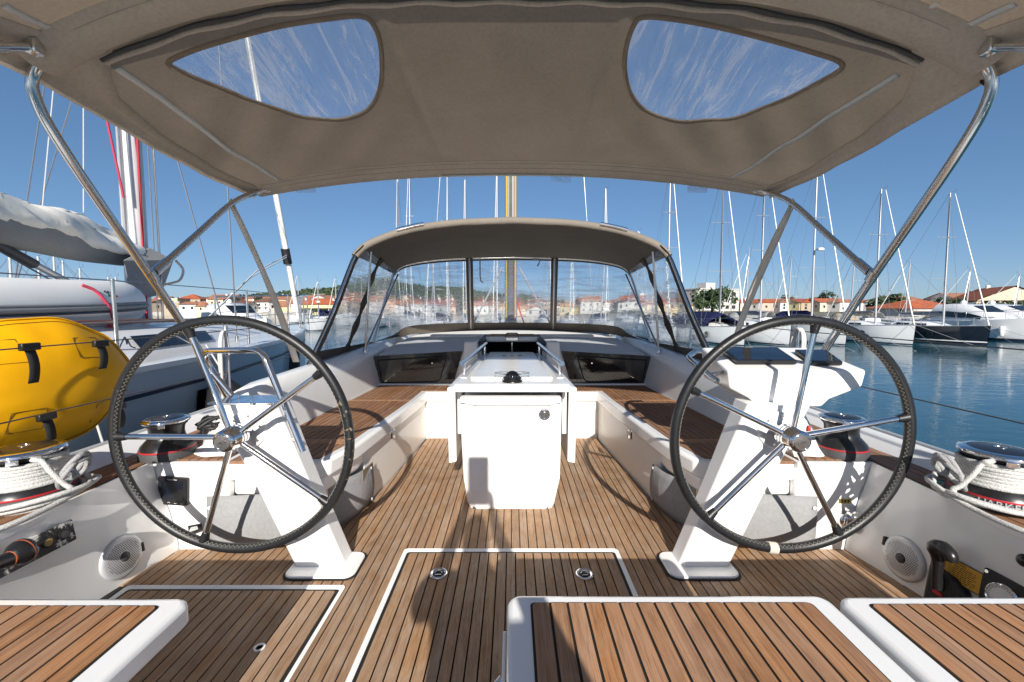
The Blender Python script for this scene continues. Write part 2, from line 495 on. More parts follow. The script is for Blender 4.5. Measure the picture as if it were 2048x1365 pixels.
M['sail'] = plain('sail_cloth', (.82, .79, .72), .75, var=.08, vscale=3)
M['sailgrey'] = canvas('grey_sail_cover', (.30, .30, .30), .05, .12, .25)
M['navy'] = canvas('navy_canvas', (.016, .020, .070), .05, .2, .3)
M['tan'] = canvas('tan_canvas', (.42, .35, .26), .1, .15, .3)
M['dinghy'] = plain('white_hypalon', (.76, .755, .73), .5, var=.05, vscale=2)
M['dinghygrey'] = plain('grey_rubber', (.20, .21, .22), .6)
M['water'] = watermat()
M['stone'] = plain('quay_stone', (.42, .39, .35), .85, var=.2, vscale=.3, bump=.5, bscale=4)
M['ground'] = plain('dry_ground', (.26, .22, .15), .95, var=.25, vscale=.02)
M['hill'] = plain('scrub_hill', (.17, .155, .10), .95, var=.35, vscale=.02)
M['flagred'] = plain('flag_red', (.6, .03, .04), .6)
M['flaggreen'] = plain('flag_green', (.02, .26, .12), .6)
M['yellowline'] = ropemat('yellow_line', (.72, .45, .04))
M['redrope'] = ropemat('red_rope', (.55, .04, .06))
M['woodtrim'] = plain('mahogany_trim', (.16, .06, .03), .4)
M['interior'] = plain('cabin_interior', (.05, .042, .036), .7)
M['orange'] = plain('orange_ring', (.55, .13, .05), .5)
WALLS = {k: plain('wall_'+k.replace(' ', '_'), c, .85, var=.06, vscale=.6) for k, c in {'white': (.72, .70, .66), 'cream': (.66, .57, .42), 'pale grey': (.50, .49, .47), 'sandy stone': (.42, .34, .25), 'pinkish': (.60, .43, .34), 'pale yellow': (.66, .55, .30)}.items()}
ROOFS = {k: tilemat('roof_'+k.replace(' ', '_'), c) for k, c in {'orange': (.50, .125, .045), 'brick red': (.38, .085, .045), 'faded terracotta': (.42, .19, .11), 'brown': (.20, .105, .07)}.items()}
M['windowdark'] = plain('window_dark', (.03, .035, .04), .2)
M['shutter'] = plain('shutter_brown', (.13, .07, .04), .7)
M['leafpine'] = leafmat('pine_leaves', (.030, .055, .018), (.075, .115, .035))
M['leafdark'] = leafmat('dark_leaves', (.018, .036, .014), (.055, .085, .03))
M['bark'] = plain('bark', (.10, .07, .05), .9)
# ================================================================ the harbour: water, land, town, boats
mb = MB(); mb.quad((-2500, -600, WATER), (2500, -600, WATER), (2500, 2600, WATER), (-2500, 2600, WATER))
struct(mb.build('water', M['water'], smooth=0))
def quayY(x):
    return interp([(-400, 150), (-20, 150), (30, 135), (44, 76), (400, 70)], x)
def ground(x, y):
    q = quayY(x)
    if y < q: return -.55
    g = -.55 + (y-q)*interp([(-300, .008), (-120, .022), (20, .022), (60, .003), (300, .003)], x)
    if y > 300:   # the hill behind the town
        c = math.exp(-((x+205)/150.0)**2)*24 + math.exp(-((x+20)/120.0)**2)*9 + 2.5
        g += c*min(1, (y-300)/330.0)**1.2*(1+.10*math.sin(x*.06)+.06*math.sin(x*.17+1))
    return g
xs = [-900+i*20 for i in range(91)]
ys0 = [0, 6, 20, 50, 90, 140, 190, 240, 300, 360, 420, 500, 560, 640, 760, 900]
rows = []
for d in ys0:
    rows.append([(x, quayY(x)+d, ground(x, quayY(x)+d)) for x in xs])
mb = MB(); mb.grid([[(x, quayY(x), WATER-.5) for x in xs]]+rows)
struct(mb.build('land', M['hill'], smooth=60))
mb = MB()
for i in range(len(xs)-1):
    a, b = xs[i], xs[i+1]
    mb.add([(a, quayY(a)-.6, WATER-.5), (b, quayY(b)-.6, WATER-.5), (b, quayY(b)-.6, -.45), (a, quayY(a)-.6, -.45), (b, quayY(b)+5, -.45), (a, quayY(a)+5, -.45)], [(0, 1, 2, 3), (3, 2, 4, 5)])
struct(mb.build('quay', M['stone'], smooth=0))

# ---- scrub and trees on the far hill (one mass)
mb = MB(); rnd = random.Random(3)
for i in range(5200):
    x = rnd.uniform(-460, 240); y = rnd.uniform(330, 660)
    if rnd.random() > .18+.8*math.exp(-((x+150)/110)**2): continue
    z = ground(x, y); s = rnd.uniform(1.2, 3.4)
    for k in range(3):
        a = rnd.uniform(0, 3.14); t = rnd.uniform(-.5, .5)
        c = Vector((x+rnd.uniform(-1, 1)*s, y+rnd.uniform(-1, 1)*s, z+s*rnd.uniform(.2, .9)))
        u = Vector((math.cos(a), math.sin(a), t))*s*.7; v = Vector((-.3*math.sin(a), .3, 1))*s*.55
        mb.quad(c-u-v, c+u-v*.8, c+u*.8+v, c-u*.7+v*.9)
o = mb.build('hill_scrub', M['leafdark'], smooth=0); o['kind'] = 'stuff'; o['label'] = 'dark scrub covering the hill behind the town'

# ---- houses
SEEN = {}
def house(px, Y, w, d, h, rh, wall, roof, kind, yaw, group, label=None, nwin=(3, 2), base=None, chimney=False, flat=False, px_is_x=False):
    x = px if px_is_x else (px-1024)/F*Y
    z = ground(x, Y) if base is None else base
    lab = label or f"{'tall' if h > 6.5 else 'low'} {wall} house with {'flat' if flat else roof+' '+kind} roof"
    t = thing('house', lab, 'house', (x, Y, z), group)
    T = Matrix.Translation((x, Y, z)) @ Matrix.Rotation(yaw, 4, 'Z')
    MB().box((-w/2, -d/2, -3), (w/2, d/2, h), T).build('wall', WALLS[wall], t, smooth=0)
    e = .35
    mb = MB()
    if flat:
        mb.box((-w/2-.15, -d/2-.15, h), (w/2+.15, d/2+.15, h+.35), T)
        rf = mb.build('roof', WALLS['pale grey'], t, smooth=0)
    else:
        if kind == 'gabled':       # ridge along local x, gables at the ends
            vs = [(-w/2-e, -d/2-e, h), (w/2+e, -d/2-e, h), (w/2+e, d/2+e, h), (-w/2-e, d/2+e, h), (-w/2-e, 0, h+rh), (w/2+e, 0, h+rh)]
            fs = [(0, 1, 5, 4), (2, 3, 4, 5), (3, 2, 1, 0)]
            for gx in (-w/2, w/2):
                MB().add([T @ Vector(p) for p in [(gx, -d/2, h), (gx, d/2, h), (gx, 0, h+rh*.93)]], [(0, 2, 1) if gx < 0 else (0, 1, 2)]).build('gable', WALLS[wall], t, smooth=0)
        else:
            k = min(w, d)/2*.98
            vs = [(-w/2-e, -d/2-e, h), (w/2+e, -d/2-e, h), (w/2+e, d/2+e, h), (-w/2-e, d/2+e, h), (-w/2+k, 0, h+rh), (w/2-k, 0, h+rh)]
            fs = [(0, 1, 5, 4), (1, 2, 5), (2, 3, 4, 5), (3, 0, 4), (3, 2, 1, 0)]
        mb.add([T @ Vector(p) for p in vs], fs)
        rf = mb.build('roof', ROOFS[roof], t, smooth=0)
    if chimney:
        cx = w*.22
        MB().box((cx-.3, -.3, h+rh*.4), (cx+.3, .3, h+rh+.6), T).build('chimney', WALLS['white'], rf, smooth=0)
    nx, nz = nwin
    for i in range(nx):
        for j in range(nz):
            cx = -w/2+w*(i+.5)/nx; cz = .7+(h-.9)*(j+.45)/nz
            if h < 2: continue
            MB().box((cx-.34, -d/2-.05, cz-.45), (cx+.34, -d/2+.1, cz+.45), T).build('window', M['shutter'] if (i*7+j*3+int(Y)) % 4 == 0 else M['windowdark'], t, smooth=0)
    s = 1 if x < 0 else -1      # the flank that faces the harbour mouth
    for i in range(2):
        cy = -d/2+d*(i+.5)/2
        MB().box((s*w/2-.05, cy-.4, h*.4), (s*w/2+.05, cy+.4, h*.4+1.0), T).build('window', M['windowdark'], t, smooth=0)
    return t

rnd = random.Random(11)
wl = list(WALLS); rl = list(ROOFS)
# the old town, row behind row, seen past the neighbour's bow and through the sprayhood
rowsY = [(154, 16), (172, 15), (192, 14), (215, 13), (242, 12), (275, 11), (310, 11)]
cnt = 0
for ri, (Y, step) in enumerate(rowsY):
    px = 300+ri*7
    while px < 1345:
        w = rnd.uniform(4.5, 10)
        pw = w/Y*F
        px += pw*.5
        wall = rnd.choice(['white', 'white', 'cream', 'pale grey', 'sandy stone', 'pinkish', 'pale yellow'])
        roof = rnd.choice(['orange', 'orange', 'brick red', 'faded terracotta', 'faded terracotta', 'brown'])
        kind = rnd.choice(['gabled', 'gabled', 'hipped'])
        flat = rnd.random() < .10
        h = rnd.choice([1.9, 2.3, 2.7, 3.1, 3.6, 4.6])+rnd.uniform(-.25, .25)
        where = ['by the quay', 'behind the quay', 'third row', 'mid town', 'upper town', 'hill foot', 'town edge'][ri]
        ch_ = rnd.random() < .35; yw = rnd.uniform(-.5, .5) if kind == 'hipped' else rnd.choice([0, .15, 1.3, -.4, .5, 1.57])
        lab = f"{'tall' if h > 3.3 else 'low'} {'wide ' if w > 8 else 'narrow ' if w < 5.6 else ''}{wall} house with {'flat' if flat else roof+' '+kind} roof{' and chimney' if ch_ and not flat else ''}{', end on' if kind == 'gabled' and yw > 1 and not flat else ''} {where}"
        house(px, Y+rnd.uniform(-6, 6), w, rnd.uniform(5.5, 9), h, rnd.uniform(1.0, 2.2), wall, roof, kind, yw, 'houses of the old town', lab, nwin=(2 if w < 8 else 3, 1 if h < 3.4 else 2), flat=flat, chimney=ch_ and not flat)
        px += pw*.5+rnd.choice([-2, 0, 2, 6, 16, 26])
        cnt += 1
# the waterfront building with a long terrace just left of the sprayhood
t = thing('terrace_building', 'long ochre quayside building with shaded wooden terrace left of the sprayhood', 'building', ((632-1024)/F*140, 140, -.5))
T = Matrix.Translation(((632-1024)/F*140, 140, -.5))
MB().box((-5, 0, -1), (6, 6, 2.6), T).build('wall', WALLS['pale yellow'], t, smooth=0)
MB().box((-5.5, -2.5, 1.3), (6.5, 0, 1.55), T).build('awning', M['tan'], t, smooth=0)
for i in range(7):
    MB().box((-5.2+i*1.85, -2.3, -1), (-5.05+i*1.85, -2.15, 1.3), T).build('post', M['shutter'], t, smooth=0)
MB().add([T @ Vector(p) for p in [(-5.4, -.4, 2.6), (6.4, -.4, 2.6), (6.4, 6.4, 2.6), (-5.4, 6.4, 2.6), (-3, 3, 4.2), (4, 3, 4.2)]], [(0, 1, 5, 4), (1, 2, 5), (2, 3, 4, 5), (3, 0, 4)]).build('roof', ROOFS['orange'], t, smooth=0)
# more town behind the neighbour's dinghy, low roofs
for i, px in enumerate(range(-40, 300, 34)):
    house(px, 190+(i % 3)*16, 8, 8, 3.0+(i % 4)*.5, 1.6, wl[i % 5], rl[(i*2+1) % 4], 'gabled', .2*(i % 3-1), 'houses behind the dinghy', f'low {wl[i % 5]} house with {rl[(i*2+1) % 4]} roof seen above the dinghy', nwin=(2, 1))
# church tower
bx, bY = (82-1024)/F*230, 230
bz = ground(bx, bY)
t = thing('church_tower', 'square stone church tower with pyramid roof and belfry arches', 'tower', (bx, bY, bz))
T = Matrix.Translation((bx, bY, bz)) @ Matrix.Rotation(.35, 4, 'Z')
ztop = aY(82, 567, bY).z-bz
MB().box((-3.2, -3.2, -2), (3.2, 3.2, ztop), T).build('wall', WALLS['sandy stone'], t, smooth=0)
MB().box((-3.6, -3.6, ztop), (3.6, 3.6, ztop+.5), T).build('cornice', WALLS['cream'], t, smooth=0)
MB().add([T @ Vector(p) for p in [(-3.7, -3.7, ztop+.5), (3.7, -3.7, ztop+.5), (3.7, 3.7, ztop+.5), (-3.7, 3.7, ztop+.5), (0, 0, ztop+3.4)]], [(0, 1, 4), (1, 2, 4), (2, 3, 4), (3, 0, 4)]).build('roof', ROOFS['brown'], t, smooth=0)
for i in range(3):
    MB().box((-2.1+i*1.6, -3.3, ztop-4), (-1.1+i*1.6, -3.0, ztop-1.2), T).build('belfry_arch', M['windowdark'], t, smooth=0)
    MB().box((3.0, -2.1+i*1.6, ztop-4), (3.3, -1.1+i*1.6, ztop-1.2), T).build('belfry_arch', M['windowdark'], t, smooth=0)

# ---- right shore: the houses one can tell apart
G = 'houses on the near shore'
house(1985, 95, 17, 11, 3.1, 3.0, 'cream', 'orange', 'gabled', 1.05, G, 'big cream house with long orange tiled roof and gable towards the water', nwin=(4, 1), chimney=True)
house(2090, 108, 12, 10, 4.2, 2.8, 'white', 'orange', 'gabled', 1.0, G, 'cream house with dark gable edge behind the big orange roof', nwin=(2, 1), chimney=True)
house(1825, 84, 11.5, 9, 1.5, 1.75, 'pale grey', 'orange', 'hipped', .15, G, 'low grey walled house with bright orange hipped roof', nwin=(3, 1))
house(1868, 84.3, 4, 6, 1.5, 1.2, 'cream', 'orange', 'hipped', .15, G, 'small cream annex with orange hipped roof beside the grey house', nwin=(1, 1))
house(1918, 120, 12, 9, 3.9, 1.7, 'white', 'faded terracotta', 'gabled', 0, G, 'white house with flat terracotta roof behind the pine bushes', nwin=(4, 1), chimney=True)
house(1790, 125, 15, 9, 3.2, 1.6, 'white', 'faded terracotta', 'gabled', .4, G, 'white house half hidden by a round tree on the shore', nwin=(3, 1))
k = 0
for px in range(1335, 1790, 26):
    Y = 150+(k*37) % 40
    wall = ['cream', 'white', 'pinkish', 'white', 'pale yellow', 'sandy stone'][k % 6]; roof = ['orange', 'faded terracotta', 'brick red', 'orange'][k % 4]
    house(px, Y, 9+(k*5) % 5, 8, 3.2+(k*3) % 3*.7, 1.5, wall, roof, ['gabled', 'hipped'][k % 2], [0, .3, -.3][k % 3], 'houses behind the moored boats', f"{['narrow', 'broad', 'mid sized', 'squat', 'plain'][k % 5]} {wall} house with {roof} {['gabled', 'hipped'][k % 2]} roof behind the moored yachts", nwin=(3, 1+(k % 2)))
    k += 1
# apartment block
bx, bY = (1412-1024)/F*170, 170
t = thing('apartment_block', 'pale four storey apartment block with lift tower on its flat roof', 'building', (bx, bY, ground(bx, bY)))
T = Matrix.Translation((bx, bY, ground(bx, bY))) @ Matrix.Rotation(.3, 4, 'Z')
MB().box((-10, -6, -2), (10, 6, 8.2), T).build('wall', WALLS['pale grey'], t, smooth=0)
MB().box((-10.3, -6.3, 8.2), (10.3, 6.3, 8.6), T).build('roof', WALLS['pale grey'], t, smooth=0)
MB().box((-2.5, -2, 8.6), (2.0, 3, 11), T).build('lift_tower', WALLS['pale grey'], t, smooth=0)
for j in range(3):
    for i in range(6):
        MB().box((-8.9+i*3.1, -6.1, .9+j*2.5), (-7.3+i*3.1, -5.9, 2.2+j*2.5), T).build('window', M['windowdark'], t, smooth=0)
    MB().box((-9.5, -7, .3+j*2.5), (-1, -6, .6+j*2.5), T).build('balcony', WALLS['white'], t, smooth=0)

# ---- trees on the right shore
def tree(px, Y, h, rad, lab, mat='leafpine', base=None, n=900):
    x = (px-1024)/F*Y; z = ground(x, Y) if base is None else base
    rnd = random.Random(int(px*7+Y))
    t = thing('tree', lab, 'tree', (x, Y, z), 'trees on the shore')
    mb = MB(); mb.tube([(x, Y, z-.3), (x+.1, Y, z+h*.35), (x, Y+.1, z+h*.75)], [rad*.09, rad*.07, rad*.03], 7)
    for i in range(5):
        a = i*1.26; mb.tube([(x, Y, z+h*(.3+.06*i)), (x+math.cos(a)*rad*.6, Y+math.sin(a)*rad*.6, z+h*(.55+.05*i))], [rad*.045, rad*.015], 5)
    mb.build('trunk', M['bark'], t)
    mb = MB()
    cl = [(Vector((rnd.gauss(0, .45)*rad, rnd.gauss(0, .45)*rad, h*(.58+rnd.uniform(-.25, .32)))), rad*rnd.uniform(.28, .5)) for _ in range(15)]
    for i in range(n):
        c, s = rnd.choice(cl)
        dv = Vector((rnd.gauss(0, 1), rnd.gauss(0, 1), rnd.gauss(0, 1))).normalized()*s*rnd.uniform(.55, 1.05)
        p = Vector((x, Y, z))+c+Vector((dv.x, dv.y, dv.z*.8))
        u = Vector((rnd.gauss(0, 1), rnd.gauss(0, 1), rnd.gauss(0, 1))).normalized(); v = u.orthogonal().normalized(); l = rad*rnd.uniform(.07, .15)
        mb.quad(p-u*l-v*l*.6, p+u*l-v*l*.6, p+u*l*.8+v*l*.6, p-u*l*.8+v*l*.6)
    mb.build('crown', M[mat], t, smooth=0)
tree(1423, 112, 6.2, 4.2, 'broad bright green pine in front of the apartment block')
tree(1405, 126, 4.2, 2.6, 'smaller green pine beside the apartment block')
tree(1775, 88, 4.2, 3.3, 'round olive green tree left of the grey house')
tree(1795, 90, 3.6, 2.4, 'dark bush against the grey walled house', 'leafdark')
tree(1905, 95, 3.8, 3.0, 'dark evergreen between the two orange roofs', 'leafdark')
tree(1925, 96, 3.3, 2.5, 'dark evergreen bush left of the cream gable', 'leafdark')
tree(1985, 84, 2.6, 2.6, 'dark spreading bush before the cream gable', 'leafdark')
tree(2012, 83, 2.4, 2.4, 'dark clipped bush under the gable windows', 'leafdark')
tree(2042, 84, 2.6, 2.4, 'dark bush at the end of the cream house', 'leafdark')
tree(1640, 170, 8, 3.4, 'tall green tree above the roofs behind the yachts')
tree(1655, 172, 7.2, 2.6, 'smaller tree beside the tall green one behind the yachts')
tree(1570, 172, 6, 2.6, 'dark tree among the roofs behind the yachts', 'leafdark')

rnd = random.Random(21)
for i in range(16):
    tree(rnd.uniform(330, 1340), rnd.uniform(170, 320), rnd.uniform(3.5, 6), rnd.uniform(1.8, 3.2), f"{['round', 'spreading', 'small', 'tall'][i % 4]} {'dark' if i % 2 else 'fresh'} green tree among the old town roofs{['', ' below the hill', ' by the water', ' behind white walls'][i//4]}", 'leafdark' if i % 2 else 'leafpine', n=260)
# ---- moored boats
def hull_rows(L, B, fb, bowrise, draft=.25, n=14, sternb=.8, mid=.45):
    rows = []; sheer = []
    for i in range(n+1):
        t = i/n                       # 0 bow .. 1 stern (along +y from the bow at y=0)
        b = B/2*(1-(1-min(1, t/mid))**2.1)*(1 if t < .6 else lerp(1, sternb, ((t-.6)/.4)**1.5))
        b = max(b, .02)
        zs = fb+bowrise*(1-t)**2
        y = L*t
        rake = .12*(1-t)
        sec = []
        for (fx, fz) in ((.0, -draft), (.55, -draft*.6), (.86, .0), (.93, .18), (.97, .55), (1.0, 1.0)):
            z = fz*zs if fz > 0 else fz
            sec.append((b*fx, y+rake*(1-max(0, fz)), z))
        rows.append(sec); sheer.append((b, y, zs))
    return rows, sheer
def sailboat(name, lab, x, Y, L=9.5, B=3.1, fb=1.05, mastf=.36, mh=10.0, hull='hullwhite', cover='navy', genoa=True, rot=0.0, group=None, hood=True, stripe='boot', mastmat='alu', spread=2, radar=False, tent=None, detail=True):
    """bow at local y=0 pointing to -y; waterline z=0"""
    t = thing(name, lab, 'sailboat', (0, 0, 0), group)
    rows, sheer = hull_rows(L, B, fb, .28)
    full = [[(-p[0], p[1], p[2]) for p in reversed(r)]+[p for p in r[1:]] for r in rows]
    mb = MB(); mb.grid(full)
    n = len(full[0]); mb.add(full[-1], [tuple(range(n))])
    hl = mb.build('hull', M[hull], t, smooth=50)
    st = MB()
    for s in (-1, 1):
        st.grid([[(s*r[2][0]*1.006, r[2][1], .02), (s*(r[2][0]*.5+r[3][0]*.5)*1.008, r[3][1], .11)] for r in rows])
    st.build('boot_stripe', M[stripe], hl, smooth=0)
    if hull == 'hullblack':
        st = MB()
        for s in (-1, 1):
            st.grid([[(s*r[3][0]*1.008, r[3][1], .18), (s*r[3][0]*1.012, r[3][1], .26)] for r in rows])
        st.build('white_stripe', M['hullwhite'], hl, smooth=0)
    mb = MB(); mb.grid([[(-b, y, z), (0, y, z+.05), (b, y, z)] for b, y, z in sheer]); mb.build('deck', M['deckwhite'], t)
    for s in (-1, 1):
        mb = MB(); mb.tube([(s*b*.985, y, z+.03) for b, y, z in sheer], .03, 5); mb.build('toe_rail', M['alu'], t)
    # coachroof
    zt = fb+.05
    c0, c1 = L*.24, L*.66
    rws = []
    for i in range(8):
        q = i/7; y = lerp(c0, c1, q); b = B*.5*lerp(.30, .62, min(1, q*1.6)); h = .40*min(1, q*2.6)
        rws.append([(-b, y, zt), (-b*.9, y, zt+h*.8), (-b*.6, y, zt+h), (b*.6, y, zt+h), (b*.9, y, zt+h*.8), (b, y, zt)])
    mb = MB(); mb.grid(rws); mb.add(rws[-1], [tuple(range(6))]); cab = mb.build('cabin', M['hullwhite'], t)
    for s in (-1, 1):
        for (q0, q1) in ((.35, .58), (.64, .92)):
            a, b_ = [lerp(c0, c1, q) for q in (q0, q1)]
            w0, w1 = [B*.5*lerp(.30, .62, min(1, q*1.6))*.985 for q in (q0, q1)]
            mb = MB(); mb.add([(s*w0, a, zt+.12), (s*w1, b_, zt+.12), (s*w1*.955, b_, zt+.27), (s*w0*.955, a, zt+.27)], [(0, 1, 2, 3)])
            mb.build('window', M['windowdark'], cab, smooth=0, solid=.015)
    # rig
    my = L*mastf
    mb = MB(); mb.tube([(0, my, zt), (0, my+mh*.012, mh*.6), (0, my+mh*.022, mh)], [.075, .070, .05], 8)
    mast = mb.build('mast', M[mastmat], t)
    hd = (0, my+mh*.022, mh)
    for k in range(spread):
        z = zt+(mh-zt)*(.36+.31*k) if spread == 2 else zt+(mh-zt)*(.27+.22*k)
        w = B*.5*(.62-.15*k)
        mb = MB(); mb.tube([(-w, my+.25, z+.05), (0, my+.05, z), (w, my+.25, z+.05)], .022, 5); mb.build('spreader', M[mastmat], mast)
    for s in (-1, 1):
        zl = zt+(mh-zt)*.36; w = B*.5*.62
        mb = MB(); mb.tube([(s*B*.44, my+.3, zt), (s*w, my+.25, zl+.05), (0, hd[1], mh*.97)], .012, 4); mb.build('shroud', M['wire'], mast)
        mb = MB(); mb.tube([(s*B*.43, my+.15, zt), (0, my+.1, zl)], .010, 4); mb.build('shroud', M['wire'], mast)
        mb = MB(); mb.tube([(s*B*.36, L*.99, fb), (0, L*.8, mh*.40), (0, hd[1], mh)], .010, 4); mb.build('backstay', M['wire'], mast)
    mb = MB(); mb.tube([(0, .12, fb+.33), (0, my*.96, mh*.985)] if genoa else [(0, .12, fb+.33), (0, my, mh*.985)], [.048, .022] if genoa else .012, 6)
    mb.build('furled_genoa' if genoa else 'forestay', M['sail'] if genoa else M['wire'], t)
    mb = MB(); mb.tube([(0, hd[1], mh), (.02, hd[1], mh+.75)], .012, 4); mb.build('antenna', M['wire'], mast)
    mb = MB(); mb.tube([(0, hd[1], mh+.02), (.35, hd[1]-.1, mh+.12), (.35, hd[1]-.1, mh+.30)], .010, 4); mb.build('wind_vane', M['wiredark'], mast)
    if radar:
        mb = MB(); mb.lathe([(.10, -.08), (.26, -.06), (.27, .04), (.2, .12), (.02, .14)], 12, Matrix.Translation((.12, my-.32, zt+(mh-zt)*.47))); mb.build('radar_dome', M['hullwhite'], mast)
    bz = zt+.85
    mb = MB(); mb.tube([(0, my+.1, bz), (0, my+L*.36, bz+.12)], .06, 8); bm = mb.build('boom', M['alu'], t)
    mb = MB()
    rw = []
    for i in range(9):
        q = i/8; y = my+.12+L*.35*q; h = .36*(1-q*.55)*(.6 if q == 0 else 1); z0 = bz+.12*q-.04
        rw.append([(-.07, y, z0), (-.15, y, z0+h*.35), (-.09, y, z0+h*.8), (0, y, z0+h), (.09, y, z0+h*.8), (.15, y, z0+h*.35), (.07, y, z0)])
    mb.grid(rw); mb.add(rw[0], [tuple(range(7))]); mb.add(rw[-1], [tuple(range(7))]); mb.build('sail_cover', M[cover], bm, smooth=60)
    if hood:
        rw = []
        for i in range(5):
            q = i/4; y = L*.60+q*.95; h = [.05, .42, .62, .68, .66][i]; b = B*.30
            rw.append([(b*math.cos(a)*(1 if i else 1), y, zt+.38+h*max(0, math.sin(a))) for a in [math.pi*k/8 for k in range(9)]])
        mb = MB(); mb.grid(rw); mb.build('sprayhood', M[cover], t, smooth=60, solid=.02)
    if tent:
        rw = []
        for i in range(7):
            q = i/6; y = L*.30+q*L*.66; h = bz+.10-(.15 if i in (0, 6) else 0)
            rw.append([(-B*.46, y, zt+.15), (-B*.36, y, zt+.5), (-.05, y, h+.2), (.05, y, h+.2), (B*.36, y, zt+.5), (B*.46, y, zt+.15)])
        mb = MB(); mb.grid(rw); mb.build('boom_tent', M[tent], t, smooth=50, solid=.02)
    # rails
    mb = MB()
    pts = [(-sheer[3][0]*.9, sheer[3][1], sheer[3][2]+.6), (-sheer[1][0]*.8, sheer[1][1], sheer[1][2]+.6), (0, -.15, sheer[0][2]+.62), (sheer[1][0]*.8, sheer[1][1], sheer[1][2]+.6), (sheer[3][0]*.9, sheer[3][1], sheer[3][2]+.6)]
    mb.tube(smoothpath(pts, 4), .016, 5)
    for p in (pts[0], pts[1], pts[3], pts[4]): mb.tube([(p[0], p[1], p[2]-.62), p], .014, 5)
    mb.build('pulpit', M['steel'], t)
    for s in (-1, 1):
        for i in (5, 7, 9, 11, 13):
            b, y, z = sheer[i]
            MB().tube([(s*b*.94, y, z), (s*b*.94, y, z+.6)], .014, 5).build('stanchion', M['steel'], t)
        MB().tube([(s*b*.92, y, z+.6) for b, y, z in sheer[3:]], .008, 4).build('lifeline', M['wire'], t)
    if detail:
        MB().lathe([(.06, -.3), (.12, -.25), (.12, .25), (.06, .3)], 10, Matrix.Translation((-sheer[7][0]-.10, sheer[7][1], fb-.3))).build('fender', M['hullwhite'] if hull == 'hullblack' else M['boot'], t)
        MB().lathe([(.02, -.02), (.24, -.01), (.24, .01), (.02, .02)], 14, Matrix.Translation((-sheer[4][0]*.99-.02, sheer[4][1], fb*.62)) @ Matrix.Rotation(R(90), 4, 'Y')).build('hull_port', M['windowdark'], hl)
    # mooring lines from the bow down into the water
    for s in (-1, 1):
        MB().tube([(s*.25, .2, sheer[0][2]), (s*1.1, -2.2, fb*.35), (s*1.7, -3.6, -.1)], .012, 4).build('mooring_line', M['ropegrey'], t)
    t.location = (x, Y, WATER); t.rotation_euler = (0, 0, rot)
    return t
def at(px, Y): return (px-1024)/F*Y
GR = 'sailing yachts moored along the far pontoon'
sailboat('sailing_yacht', 'black hulled sloop with white waterline stripe and tall bare mast', at(1982, 28.8), 28.8, 9.5, 3.2, 1.05, .33, 11.0, 'hullblack', 'sailgrey', rot=.02, group=GR, hood=False)
sailboat('sailing_yacht', 'white sloop with tan cockpit cover moored beside the black hull', at(1832, 28.8), 28.8, 9.5, 3.1, 1.10, .34, 11.3, cover='tan', rot=.0, group=GR, radar=True)
sailboat('sailing_yacht', 'white sloop with tallest mast and dark round hull port', at(1696, 28.6), 28.6, 10, 3.2, 1.15, .36, 13.2, cover='navy', rot=-.02, group=GR, radar=True)
sailboat('sailing_yacht', 'white cruising sloop with round port, moored next to the navy tent boat', at(1583, 28.4), 28.4, 9.5, 3.1, 1.12, .36, 12.6, cover='sailgrey', rot=.03, group=GR, spread=3)
sailboat('sailing_yacht', 'white sloop under a long navy boom tent', at(1492, 28.0), 28.0, 9.0, 3.0, 1.05, .36, 12.4, cover='navy', tent='navy', rot=.05, group=GR, hood=False)
# boats further along, seen through and above the sprayhood
GR2 = 'sailing yachts in the berths beyond the sprayhood'
specs = [(1372, 30, 10, 13.5, 'navy', 'bare aluminium mast'), (1300, 44, 10, 11, 'sailgrey', 'short mast and grey sail cover'), (1218, 40, 11, 14.6, 'navy', 'two spreader mast and navy cover'), (1150, 52, 10, 12, 'tan', 'tan sail cover'), (1105, 60, 10, 14, 'navy', 'navy cover and radar'),
         (985, 46, 11, 18, 'sailgrey', 'white furled genoa and grey cover'), (925, 52, 11, 19, 'navy', 'slim mast and navy cover'), (893, 44, 11, 17.5, 'tan', 'tan cover, tall slim mast'), (846, 40, 10, 11, 'navy', 'navy hood, leaning shrouds'), (806, 48, 11, 18.5, 'sailgrey', 'grey cover, tall three spreader mast'), (790, 58, 11, 21, 'navy', 'tall distant mast and navy cover'), (700, 50, 9, 9, 'navy', 'low mast, close to the terrace building'), (655, 62, 9, 7, 'tan', 'tan cover and very low mast'), (618, 46, 8, 5.5, 'navy', 'stubby mast and dark hood'), (575, 70, 9, 8, 'sailgrey', 'pale grey cover and low mast')]
for i, (px, Y, L, mh, cv, what) in enumerate(specs):
    sailboat('sailing_yacht', f'white sloop with {what}, moored past the sprayhood window', at(px, Y), Y, L, 3.2, 1.1, .36, mh, cover=cv, rot=.1*math.sin(i*2.1), group=GR2, spread=2+(i % 3 == 0), radar=(i % 4 == 1), mastmat='mastwhite' if i % 2 else 'alu', detail=False)
GR3 = 'small yachts behind the dinghy'
for i, (px, Y, mh) in enumerate([(30, 20, 4.9), (86, 23, 5.3), (117, 24, 5.6), (134, 26, 5.4), (167, 30, 5.3), (222, 33, 4.9), (237, 34, 5.0)]):
    sailboat('sailing_yacht', f"small yacht with short white mast, {['first', 'second', 'third', 'fourth', 'fifth', 'sixth', 'seventh'][i]} from the church tower side", at(px, Y)-.0, Y-2.6, 7.0, 2.4, .9, .36, mh, cover=['navy', 'tan', 'sailgrey'][i % 3], rot=math.pi*.0, group=GR3, mastmat='mastwhite', genoa=False, spread=2, hood=False, detail=False)

